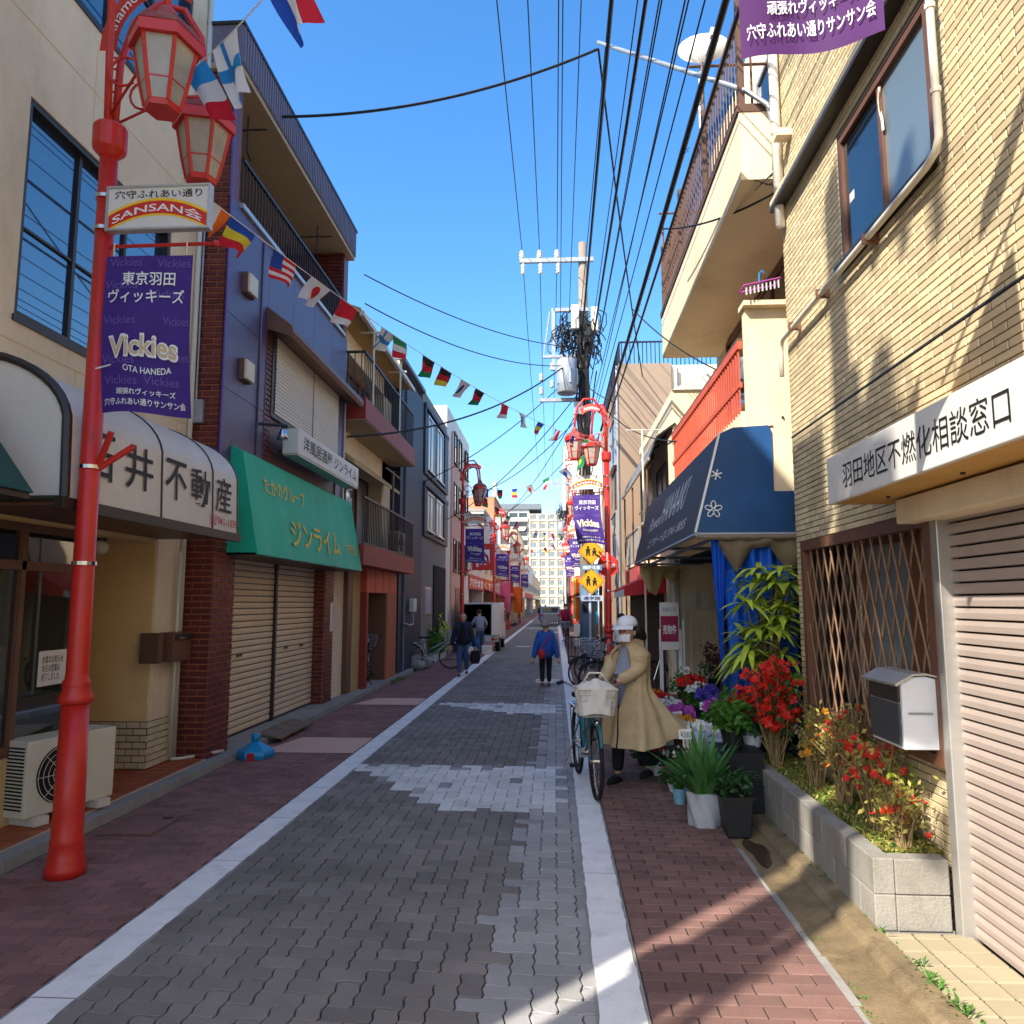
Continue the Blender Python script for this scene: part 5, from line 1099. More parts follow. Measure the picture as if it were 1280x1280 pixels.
def flag_into(parent, key, p, along, W=.4, H=.28, seed=0, blow=.6, label=None, n=10):
    rr = random.Random(seed); along = Vector(along).normalized(); side = along.cross(Vector((0, 0, 1))).normalized(); k1, k2 = rr.uniform(0, 6), rr.uniform(.6, 1.3); tilt = blow * rr.uniform(.5, 1.3); p = Vector(p)
    best = None
    for _ in range(7):
        c_ = (Vector((0, 0, -1)) + side * tilt * rr.uniform(-1.2, 1.2) + along * rr.uniform(-.35, .35)).normalized(); sc_ = abs(along.cross(c_).normalized().dot((p - cam.location).normalized())) + rr.uniform(0, .25)
        if best is None or sc_ > best[0]: best = (sc_, c_)
    dn = best[1]
    def P(a, b, d=0): return p + along * (W * (a - .5) * (1 - .25 * b)) + dn * (H * b) + side * (.05 * math.sin(a * 5 * k2 + k1 + b * 2) * b + d)
    spec = FL[key]; base = None
    def strip(a0, a1, b0, b1, m, d=0., par=None): return MB().grid(lambda u, v: P(a0 + (a1 - a0) * u, b0 + (b1 - b0) * v, d), n, n // 2).build('flag' if par is parent else 'stripe', m, par, True)
    if spec[0] == 'h':
        ms = spec[1]; N_ = len(ms); base = strip(0, 1, 0, 1 / N_, ms[0], 0, parent)
        for q in range(1, N_): strip(0, 1, q / N_, (q + 1) / N_, ms[q], 0, base)
        if key == 'usa': strip(0, .45, 0, 4 / 7, 'flag_cloth_blue', .003, base); strip(0, .45, 0, 4 / 7, 'flag_cloth_blue', -.003, base)
    elif spec[0] == 'v':
        ms = spec[1]; N_ = len(ms); base = strip(0, 1 / N_, 0, 1, ms[0], 0, parent)
        for q in range(1, N_): strip(q / N_, (q + 1) / N_, 0, 1, ms[q], 0, base)
    elif spec[0] == 'cross':
        base = strip(0, 1, 0, 1, spec[1], 0, parent)
        for d in (.003, -.003): strip(0, 1, .4, .6, spec[2], d, base); strip(.3, .44, 0, 1, spec[2], d, base)
    else:
        base = strip(0, 1, 0, 1, spec[1], 0, parent)
        for d in (.003, -.003): MB().grid(lambda u, v: P(.5 + .2 * u * math.cos(v * 6.283), .5 + .3 * u * math.sin(v * 6.283), d), 3, 16).build('emblem', spec[2], base)
    base['label'] = label or 'small cloth flag in the colours of %s' % key if False else (label or 'small striped cloth flag on the string')
    return base
def bunting(label, P0, P1, sag, items, W=.4, H=.28, seed=1, r=.005):
    t = thing('bunting_string', label, 'bunting', P0, 0., 'strings of flags across the street'); ORG[t] = Vector(P0)
    MB().tube([sagp(P0, P1, sag, k / 24) for k in range(25)], r, 4).build('string', 'ink_white', t)
    for i, (key, tt) in enumerate(items):
        p = sagp(P0, P1, sag, tt); d = sagp(P0, P1, sag, tt + .01) - sagp(P0, P1, sag, tt - .01); flag_into(t, key, p, d, W, H, seed * 31 + i, .7, {'finland': 'white flag with pale blue cross', 'france': 'blue white and red flag', 'japan': 'white flag with red disc', 'usa': 'red and white striped flag with blue corner', 'romania': 'blue yellow and red flag', 'holland': 'sky blue white and red flag', 'italy': 'green white and red flag', 'germany': 'black red and yellow flag'}.get(key))
    return t
bunting('string of flags from the tall red office lamp to the utility pole lamp', (-2.85, 5.35, 5.0), (1.0, 17.2, 5.4), .35,
        [('ireland', .03), ('romania', .055), ('usa', .10), ('japan', .145), ('red', .185), ('finland', .25), ('italy', .27), ('kenya', .33), ('germany', .37), ('korea', .42), ('kenya', .46), ('red', .54), ('korea', .60), ('romania', .68), ('france', .76), ('usa', .85), ('italy', .93)], W=.32, H=.24, seed=5)
bunting('string of flags from the tall red office lamp toward the plum banner', (-2.42, 4.62, 5.35), (1.2, 1.3, 6.2), .45, [('holland', .0), ('finland', .10), ('france', .255), ('germany', .5), ('japan', .68), ('red', .85)], W=.36, H=.36, seed=8)
bunting('string of flags crossing from the utility pole lamp to the lamp by the truck', (1.0, 17.4, 5.4), (-2.6, 24.8, 5.6), .5, [('brazil', .1), ('korea', .22), ('italy', .34), ('japan', .48), ('romania', .6), ('kenya', .74), ('france', .88)], seed=12)
bunting('string of small flags crossing between the lamps past the truck', (-2.6, 24.9, 5.5), (1.0, 39.4, 5.5), .7, [(k, .06 + .09 * i) for i, k in enumerate(('kenya', 'germany', 'italy', 'usa', 'korea', 'finland', 'romania', 'red', 'brazil', 'france'))], W=.5, H=.34, seed=14)
bunting('distant string of small flags before the apartment tower', (1.0, 39.4, 5.5), (-2.6, 50, 5.5), .6, [(k, .08 + .12 * i) for i, k in enumerate(('italy', 'japan', 'usa', 'germany', 'finland', 'red', 'brazil'))], W=.5, H=.34, seed=17)
# ================================================================== utility pole and cables
up_ = thing('utility_pole', 'tall concrete utility pole with transformer can and cross arms', 'utility pole', (.85, 20.8, 0))
UX, UY = .85, 20.8
MB().lathe([(.18, 0), (.165, 4), (.15, 8), (.115, 12)], (UX, UY, 0), 14).build('pole', 'pole_concrete', up_, True)
MB().box(-.95, UY - .18, 11.38, 1.15, UY - .08, 11.5).build('cross_arm', 'galv', up_); MB().box(.0, UY - .2, 9.9, 1.0, UY - .1, 10.0).build('cross_arm', 'galv', up_); MB().box(-.05, UY - .2, 8.2, .05, UY - .1, 10.0).build('arm_strut', 'galv', up_); MB().box(-.4, UY - .2, 7.3, .7, UY - .1, 7.4).build('cross_arm', 'galv', up_)
for x in (-.88, -.38, .12):
    MB().lathe([(.05, 0), (.09, .04), (.05, .08), (.09, .12), (.05, .16), (.08, .2), (.03, .26)], (x, UY - .13, 11.5), 10).build('insulator', 'white_plastic', up_, True); MB().lathe([(.03, 0), (.07, .05), (.03, .1), (.07, .15), (.03, .2), (.07, .25), (.03, .32)], (x + .03, UY - .13, 11.04), 10).build('insulator', 'white_plastic', up_, True)
MB().lathe([(.25, 0), (.28, .04), (.28, .9), (.24, .97), (.08, 1.02)], (.36, UY - .4, 7.45), 18).build('transformer', 'galv', up_, True)
for k in range(5): a = k * 1.25; MB().box(.36 + .28 * math.cos(a) - .03, UY - .4 + .28 * math.sin(a) - .03, 7.7, .36 + .28 * math.cos(a) + .03, UY - .4 + .28 * math.sin(a) + .03, 8.15).build('cooling_fin', 'galv', up_)
MB().box(.5, UY - .45, 9.3, .72, UY - .25, 10.0).build('cut_out', 'white_plastic', up_, bevel=.03); MB().box(1.05, UY - .4, 9.25, 1.25, UY - .2, 9.95).build('cut_out', 'white_plastic', up_, bevel=.03)
for (x, z) in ((-.35, 8.0), (-.35, 7.6), (-.05, 7.8), (-.05, 8.3)): MB().lathe([(.03, 0), (.06, .05), (.03, .1), (.06, .15), (.03, .22)], (x, UY - .15, z - .1), 8).build('insulator', 'white_plastic', up_, True)
MB().lathe([(.22, 0), (.24, .05), (.24, .14), (.2, .18)], (UX, UY, 5.0), 14).build('red_collar', 'red_paint', up_)
rr = random.Random(42); tg = MB()
for k in range(110):
    c0 = Vector((UX + rr.uniform(-.75, .35), UY - .2 + rr.uniform(-.1, .2), rr.choice((9.4, 9.1, 8.8)) + rr.uniform(-.35, .3))); r_ = rr.uniform(.1, .4); ax = rr.uniform(0, 3.14)
    tg.tube([c0 + Vector((r_ * math.cos(a * .7) * math.cos(ax), r_ * math.cos(a * .7) * math.sin(ax), r_ * math.sin(a * .7) * rr.uniform(.7, 1.2))) for a in range(7)], .016, 4, False)
for k in range(16): tg.tube([(UX + rr.uniform(-.3, .3), UY - .22, 9.3), (UX + rr.uniform(-.25, .25), UY - .25, 7), (UX + rr.uniform(-.2, .2), UY - .25, rr.uniform(2.5, 6))], .014, 4, False)
o = tg.build('cable_tangle', 'cable_black', up_); o['kind'] = 'stuff'
MB().box(.6, UY - .3, 8.95, 1.1, UY - .2, 9.4).build('junction_box', 'frame_dark', up_); MB().box(.55, UY - .32, 6.9, .8, UY - .15, 7.25).build('control_box', 'galv', up_, bevel=.01); MB().box(-.3, UY - .22, 8.55, .9, UY - .14, 8.63).build('cross_arm', 'galv', up_); MB().tube([(-.28, UY - .18, 8.6), (-.1, UY - .18, 9.9)], .025, 5).build('arm_strut', 'galv', up_)
for z in (1.9, 2.4, 2.9, 3.4, 3.9, 4.4): MB().tube([(UX - .28, UY - .02, z), (UX - .14, UY - .02, z)], .012, 5).build('step_bolt', 'galv', up_)
def cable(P0, P1, sag, r, label, group, name='overhead_cable', n=28, wrap=0):
    mb = MB().tube([sagp(P0, P1, sag, k / n) for k in range(n + 1)], r, 5)
    if wrap:
        rr = random.Random(int(P0[0] * 100) + 7)
        for k in range(wrap):
            t0 = rr.uniform(.05, .95); p = sagp(P0, P1, sag, t0); mb.tube([p + Vector((.0, .18 * math.cos(a), -.09 * (1 - math.cos(a)) - .01)) for a in [q * .63 for q in range(11)]], .004, 3, False)
    o = mb.build(name, 'cable_black'); tag(o, label, 'cable', group); return o
HV = 'high voltage wire running along the street to the top cross arm'; GH = 'high voltage wires'
for x in (-.88, -.38, .12): cable((x, -14, 11.6), (x, UY - .13, 11.75), .35, .012, HV, GH); cable((x, UY - .13, 11.75), (x - .3, 60, 11.3), .5, .012, 'high voltage wire running on beyond the utility pole', 'high voltage wires beyond the pole')
GL = 'telephone cables along the street'; LB = 'thin black telephone cable running along the street beside the utility pole'
cable((1.45, -14, 6.9), (1.30, UY, 6.5), .25, .032, 'thickest black cable bundle with small loops running along the right balcony side', 'cable bundles', wrap=26)
cable((1.52, -14, 6.75), (1.36, UY, 6.35), .3, .018, 'thin cable wound just below the thickest black bundle', 'cable bundles')
cable((1.05, -14, 8.6), (.98, UY, 8.3), .3, .024, 'medium black cable bundle strung to the middle of the utility pole', 'cable bundles', wrap=8); cable((.62, -14, 9.5), (.80, UY, 9.2), .3, .028, 'upper black cable bundle ending at the pole junction box', 'cable bundles')
for (x0, z0, x1, z1, sg_) in ((.95, 9.0, 1.0, 8.8, .35), (1.2, 8.7, 1.05, 8.0, .4), (1.15, 7.9, 1.0, 7.7, .3), (1.6, 8.3, 1.1, 7.4, .35), (1.8, 8.6, 1.15, 7.0, .4), (.3, 10.2, .45, 9.9, .3), (.05, 9.7, .2, 9.6, .3), (1.3, 7.6, 1.15, 7.2, .2), (.75, 9.9, .75, 9.7, .4)): cable((x0, -14, z0), (x1, UY, z1), sg_, .009, LB, GL)
G2 = 'service drops across the street'
for P0, P1, sg_, r_, lb_ in (((-3.66, 9.4, 8.3), (.66, 9.9, 9.5), .25, .02, 'black service cable from the purple roof edge across the street'), ((-3.5, 13.3, 7.8), (.7, UY, 8.9), .3, .012, 'service wire from the far purple roof corner to the utility pole'), ((-3.45, 13.2, 7.2), (.6, UY, 8.4), .4, .012, 'lower service wire from the cream house eave to the utility pole'),
                        ((-3.7, 13.15, 4.7), (.6, UY, 8.6), .5, .02, 'thick service cable rising from the purple wall to the utility pole'), ((-3.7, 21.3, 5.2), (.6, UY, 8.2), .3, .014, 'service wire from the grey block to the utility pole'), ((-3.7, 25.9, 4.6), (.7, UY, 7.6), .4, .014, 'service wire from the end of the grey block to the pole'),
                        ((-3.7, 30, 6.0), (.7, UY, 6.9), .5, .014, 'service wire from the pale block to the utility pole'), ((1.3, UY - 2, 6.6), (2.3, 7.6, 3.6), .5, .012, 'service wire from the thick bundle down to the blue awning wall'), ((1.4, 9.5, 6.6), (2.1, 6.9, 5.6), .1, .012, 'short service wire from the bundle to the brick building corner'),
                        ((1.3, 12, 6.5), (2.3, 7.7, 3.9), .2, .01, 'thin wire looping over the cream parapet'), ((.9, UY, 7.8), (2.0, 20.1, 7.0), .1, .014, 'short service wire from the pole to the taupe block'), ((.66, 9.9, 9.5), (2.4, 20.1, 7.8), .3, .016, 'service wire slanting down to the taupe block roof'),
                        ((-3.7, 45, 6.5), (.75, UY, 7.2), .6, .014, 'long service wire from the distant left shops to the pole'), ((.8, UY, 6.2), (-3.6, 36, 5.4), .4, .012, 'low service wire from the pole to the shop past the truck')):
    cable(P0, P1, sg_, r_, lb_, G2)
for (x, z) in ((1.2, 8.2), (.9, 7.6), (1.25, 6.4)): cable((x, UY, z), (x + .1, 60, z - .5), .6, .02, 'black cable running on from the pole toward the apartment tower', 'cables beyond the pole')
p2 = copy_tree(up_); p2.location = (1.0, 58, -.6); p2['label'] = 'distant concrete utility pole on the right before the apartment tower'
p3 = copy_tree(up_); p3.location = (1.45, -14, -.3); p3['label'] = 'concrete utility pole behind the brick building end'
p4 = copy_tree(up_); p4.location = (-3.1, -.25, -.4); p4['label'] = 'concrete utility pole at the blind corner of the beige office building'; p4.rotation_euler = (0, 0, R(80))
# ================================================================== flower stall
r5 = random.Random(77)
def potted(label, x, y, z, pr, phh, potm, fol, nleaf, spread, hgt, bloom=None, nb=0, br=.025, ls=.03, cat='potted plant', blade=False, group='potted plants at the flower stall'):
    rr = random.Random(int(x * 991 + y * 577)); t = thing('potted_plant', label, cat, (x, y, z), 0, group)
    MB().lathe([(pr * .72, 0), (pr * .95, phh * .9), (pr * 1.06, phh * .9), (pr * 1.06, phh), (pr * .9, phh), (pr * .85, phh * .9)], (x, y, z), 16).build('pot', potm, t, False)
    f = MB(); zt = z + phh
    if blade:
        for k in range(nleaf):
            a = rr.uniform(0, 6.283); e = rr.uniform(.2, 1.3); f.leaf((x + rr.uniform(-.5, .5) * pr, y + rr.uniform(-.5, .5) * pr, zt - .02), (math.cos(a) * e, math.sin(a) * e, 1.2), hgt * rr.uniform(.6, 1.15), ls, bend=rr.uniform(.05, .5), seg=5)
    else:
        for k in range(nleaf):
            a = rr.uniform(0, 6.283); q = math.sqrt(rr.random()); p = (x + math.cos(a) * q * spread, y + math.sin(a) * q * spread, zt + hgt * rr.random() * (1.15 - .6 * q)); f.quadleaf(p, None, ls * rr.uniform(.6, 1.3), rr)
        for k in range(6): a = rr.uniform(0, 6.28); f.tube([(x, y, zt - .02), (x + math.cos(a) * spread * .6, y + math.sin(a) * spread * .6, zt + hgt * .7)], .003, 3, False)
    f.build('foliage', fol, t)
    if nb:
        b = MB()
        for k in range(nb):
            a = rr.uniform(0, 6.283); q = math.sqrt(rr.random()); flower5(b, (x + math.cos(a) * q * spread, y + math.sin(a) * q * spread, zt + hgt * (1.08 - .35 * q * q) + rr.uniform(-.03, .03)), br * rr.uniform(.8, 1.2), rr)
        b.build('blossom', bloom, t)
    return t
aloe = potted('large aloe with long blades in a white pot wrapped in a plastic bag', 1.17, 6.33, 0, .115, .22, 'pot_white', 'aloe', 95, .2, .66, ls=.05, blade=True)
MB().grid(lambda u, v: (1.17 + (.118 + .02 * v + .012 * math.sin(u * 40 + v * 6)) * math.cos(u * 6.283), 6.33 + (.118 + .02 * v + .012 * math.sin(u * 40 + v * 6)) * math.sin(u * 6.283), .005 + .26 * v), 40, 6).build('plastic_wrap', 'plastic_bag', aloe, True)
MB().tube([(1.17, 6.3, .2), (1.22, 6.2, .45)], [.03, .018], 7).build('stalk', 'foliage_lime', aloe)
bb = thing('plastic_bin', 'black plastic bin holding dark plants beside the aloe', 'bin', (1.36, 6.1, 0)); MB().prism([(1.28, .0), (1.45, .0), (1.48, .28), (1.25, .28)], 'y', 6.0, 6.22).build('tub', 'pot_black', bb, bevel=.01); MB().box(1.235, 5.985, .275, 1.495, 6.235, .295).build('rim', 'pot_black', bb)
f = MB(); 
for k in range(120): f.quadleaf((1.36 + r5.uniform(-.12, .12), 6.1 + r5.uniform(-.12, .12), .30 + r5.uniform(0, .16)), None, .03, r5)
f.build('foliage', 'foliage_dark', bb)
potted('small fern like plant in a pale blue pot next to the aloe', 1.08, 6.98, 0, .065, .13, 'pot_blue', 'foliage', 46, .1, .3, ls=.018, blade=True)
potted('red blooming plant in a white round pot at the stall front', 1.03, 8.1, 0, .08, .11, 'pot_white', 'foliage_dark', 160, .16, .14, 'petal_red', 22, .028)
potted('magenta flowers in a low black tray before the pink cyclamen', .98, 8.55, 0, .11, .08, 'pot_black', 'foliage_dark', 180, .18, .15, 'petal_magenta', 40, .026)
potted('dark leaved plant with tiny red buds in a white bowl behind the blue pot', 1.12, 7.4, 0, .09, .09, 'pot_white', 'foliage_dark', 220, .17, .17, 'petal_magenta', 10, .018)
# stepped stand
stn = thing('flower_stand', 'stepped dark metal stand carrying rows of potted flowers', 'plant stand', (1.75, 9.4, 0))
for (x0, x1, z) in ((1.18, 1.55, .22), (1.55, 1.95, .42), (1.95, 2.4, .62)):
    MB().box(x0, 7.9, z - .025, x1 - .005, 11.4, z).build('shelf', 'foliage_dark' if False else 'frame_dark', stn)
    for y in (8.0, 9.6, 11.3): MB().box(x0 + .03, y, 0, x0 + .06, y + .03, z - .025).build('leg', 'frame_dark', stn); MB().box(x1 - .07, y, 0, x1 - .04, y + .03, z - .025).build('leg', 'frame_dark', stn)
rows = [  # x, y, z, label, foliage, bloom, n, spread, h, br
 (1.32, 8.2, .22, 'orange daisies in a dark pot on the low shelf', 'foliage_dark', 'petal_orange', 60, .16, .2, .028), (1.36, 8.62, .22, 'pink cyclamen clump on the low shelf beside the orange daisies', 'foliage_dark', 'petal_pink', 80, .17, .26, .034),
 (1.34, 9.1, .22, 'white feathery flowers on the low shelf next to the pink cyclamen', 'foliage', 'petal_white', 90, .17, .24, .016), (1.38, 9.6, .22, 'mixed white and green plant on the low shelf before the sale sign', 'foliage', 'petal_white', 40, .16, .24, .02),
 (1.36, 10.2, .22, 'low red begonia near the sale sign on the low shelf', 'foliage_dark', 'petal_red', 50, .16, .22, .026), (1.36, 10.8, .22, 'yellow and orange pansies at the far end of the low shelf', 'foliage', 'petal_orange', 40, .16, .18, .024),
 (1.72, 8.3, .42, 'violet pansies on the middle shelf above the orange daisies', 'foliage_dark', 'petal_violet', 60, .17, .2, .028), (1.74, 8.85, .42, 'deep violet flowers on the middle shelf behind the white ones', 'foliage_dark', 'petal_violet', 46, .16, .24, .03),
 (1.72, 9.4, .42, 'small white daisies on the middle shelf', 'foliage', 'petal_white', 40, .17, .22, .022), (1.74, 10.0, .42, 'bright red geranium on the middle shelf', 'foliage_dark', 'petal_red', 60, .18, .26, .032), (1.74, 10.7, .42, 'tall green leafy plant on the middle shelf', 'foliage', None, 0, .18, .34, .02),
 (2.15, 8.5, .62, 'orange marigolds on the top shelf', 'foliage_dark', 'petal_orange', 40, .17, .22, .03), (2.15, 9.2, .62, 'red salvia on the top shelf before the maroon bush', 'foliage_dark', 'petal_red', 70, .18, .3, .026), (2.12, 10.5, .62, 'dark green plant at the far end of the top shelf', 'foliage_dark', None, 0, .2, .36, .02)]
rows += [(1.02, 9.0, 0, 'low pink blooms on the pavement edge below the white feathery flowers', 'foliage_dark', 'petal_pink', 50, .15, .14, .026), (1.05, 9.5, 0, 'small white blooms on the pavement below the low shelf', 'foliage', 'petal_white', 40, .15, .14, .022), (1.03, 10.1, 0, 'dark leafy pot on the pavement before the red begonia', 'foliage_dark', 'petal_magenta', 20, .16, .18, .024), (1.22, 7.75, 0, 'green leafy tray in front of the bouquets', 'foliage', 'petal_white', 12, .17, .2, .02), (1.62, 8.0, .42, 'pale lilac flowers at the near end of the middle shelf', 'foliage', 'petal_pink', 40, .15, .2, .022), (1.95, 8.15, .62, 'deep violet iris like flowers at the near end of the top shelf', 'foliage', 'petal_violet', 30, .16, .3, .03)]
for (x, y, z, lb_, fo, bl_, nb, sp_, hh, br_) in rows: potted(lb_, x, y, z, .09, .11, 'pot_black' if r5.random() < .6 else 'pot_terracotta', fo, 260, sp_, hh, bl_, int(nb * 1.7), br_ * 1.1)
shrub('maroon_shrub', 'dark maroon leaved bush standing behind the flower stand', 'shrub', (2.25, 9.9, .55), .75, (.42, .42), 40, 2200, 0, 'foliage_maroon', None, 31, .03, .035, zlo=.2)
# wrapped bouquets
for i, (x, y, lb_) in enumerate(((1.40, 7.62, 'white flower bouquet in pale blue paper beside the orange daisies'), (1.52, 7.3, 'taller bouquet in pale paper cone next to the green shrub'))):
    t = thing('bouquet', lb_, 'bouquet', (x, y, .02), 0, 'wrapped bouquets'); MB().lathe([(.05, .02), (.07, .25), (.13, .52)], (x, y, 0), 14).build('paper_cone', 'wrap_paper', t, True); b = MB()
    for k in range(40): a = r5.uniform(0, 6.28); q = math.sqrt(r5.random()) * .12; flower5(b, (x + q * math.cos(a), y + q * math.sin(a), .53 + r5.uniform(0, .06)), .035, r5)
    b.build('blossom', 'petal_white', t); MB().lathe([(.12, 0), (.13, .18), (.12, .18)], (x, y, 0), 12).build('bucket', 'pot_black', t)
# crates and green bush next to the planter
for i, (x, y, z, lb_) in enumerate(((1.52, 6.75, 0, 'black plastic crate standing on the ground by the planter corner'), (1.54, 6.78, .26, 'black plastic crate stacked on another by the planter corner'))):
    t = thing('plastic_crate', lb_, 'crate', (x, y, z), 0, 'black crates'); 
    MB().box(x - .17, y - .24, z, x + .17, y + .24, z + .03).build('base', 'pot_black', t)
    for (a, b, c, d) in ((-.17, -.15, -.24, .24), (.15, .17, -.24, .24), (-.15, .15, -.24, -.22), (-.15, .15, .22, .24)): MB().box(x + a, y + c, z + .03, x + b, y + d, z + .25).build('side', 'pot_black', t)
    MB().box(x - .18, y - .25, z + .245, x + .18, y + .25, z + .258).build('rim', 'pot_black', t)
potted('round green leafy plant in a black pot on the stacked crates', 1.50, 6.75, .52, .1, .16, 'pot_black', 'foliage', 420, .17, .34, ls=.035)
potted('red azalea in a white trough next to the round green plant', 1.72, 6.95, .50, .09, .1, 'pot_white', 'foliage_dark', 260, .22, .34, 'petal_red', 110, .034)
# lady palm
pm_ = thing('lady_palm', 'tall lady palm with bright fan leaves before the blue tarpaulin', 'palm', (2.0, 7.35, .4)); lf = MB(); sm = MB(); rr = random.Random(9)
for q in range(30):
    zz = 1.0 + 1.1 * (q / 29) + rr.uniform(-.06, .06); dx = rr.uniform(-.26, .24); dy = rr.uniform(-.16, .1); c = Vector((2.0 + dx, 7.33 + dy, zz)); sm.tube([(2.0 + dx * .2, 7.38, .5), (2.0 + dx * .5, 7.36, zz * .8), tuple(c)], [.014, .01, .005], 5); ax = rr.uniform(0, 6.28)
    for k in range(13): a = ax + k * .48; e = rr.uniform(-.1, .8); lf.leaf(c, (math.cos(a), math.sin(a) * .8, e), rr.uniform(.22, .36), .06, bend=rr.uniform(.3, .8), seg=4)
lf.build('fronds', 'foliage_lime', pm_); sm.build('stems', 'twig', pm_); MB().lathe([(.12, .36), (.15, .6), (.16, .62)], (2.0, 7.38, 0), 14).build('pot', 'pot_black', pm_); MB().box(1.85, 7.2, .03, 2.15, 7.55, .36).build('pot_stand', 'pot_black', pm_)
# price cards
cards = [(1.02, 6.55, .62, .11, .085, '¥380', 'price card standing in the aloe leaves'), (1.05, 7.9, .32, .13, .11, 'ベゴニア\n¥200', 'price card on the red blooming plant'), (1.16, 7.1, .45, .07, .09, '¥150', 'narrow price card behind the blue pot'), (1.24, 8.35, .52, .1, .08, '¥300', 'price card between orange daisies and cyclamen'), (1.2, 8.05, .5, .07, .08, '¥250', 'tilted price card beside the orange daisies'), (1.52, 8.3, .62, .1, .09, '¥280', 'price card before the violet pansies'), (1.3, 7.2, .58, .06, .08, '¥500', 'price card on the pale bouquet'), (1.6, 9.8, .85, .08, .1, '¥680', 'price card by the red geranium'), (1.1, 6.85, .5, .08, .09, '¥100', 'price card on a stick over the fern pot')]
for i, (x, y, z, w, h, s_, lb_) in enumerate(cards):
    t = thing('price_card', 'small white ' + lb_, 'price card', (x, y, z - .2), 0, 'price cards'); a = r5.uniform(-.15, .15)
    MB().poly((x, y, z), (x + w, y + a * w, z + .01), (x + w, y + a * w + .02, z + h), (x, y + .02, z + h - .01)).build('card', 'sign_white', t); text(s_, 'ink_black', t, lambda p, q: Vector((x + w * (.12 + .76 * p), y + a * w * p + .02 * q - .004, z + h * (.2 + .55 * q)))); MB().tube([(x + w / 2, y + .012, z - .2), (x + w / 2, y + .012, z + .02)], .004, 4).build('stick', 'twig', t)
# for sale style notice stand
ss = thing('notice_stand', 'white notice stand with dark red panel behind the flowers', 'sign stand', (1.66, 11.6, 0))
for x in (1.55, 1.83): MB().box(x, 11.58, 0, x + .05, 11.63, 1.35).build('leg', 'white_wall', ss)
MB().box(1.56, 11.55, 1.05, 1.84, 11.58, 1.75).build('board', 'sign_white', ss); MB().box(1.57, 11.545, 1.17, 1.83, 11.55, 1.55).build('panel', 'petal_magenta', ss); text('売物件', 'ink_white', ss, flat((1.60, 11.54, 1.28), (.2, 0, 0), (0, 0, .14)), .02); text('お知らせ', 'sign_blueplate', ss, flat((1.60, 11.545, 1.61), (.2, 0, 0), (0, 0, .07)), .01); MB().box(1.9, 11.62, .0, 1.93, 11.65, 1.5).build('brace', 'white_wall', ss)
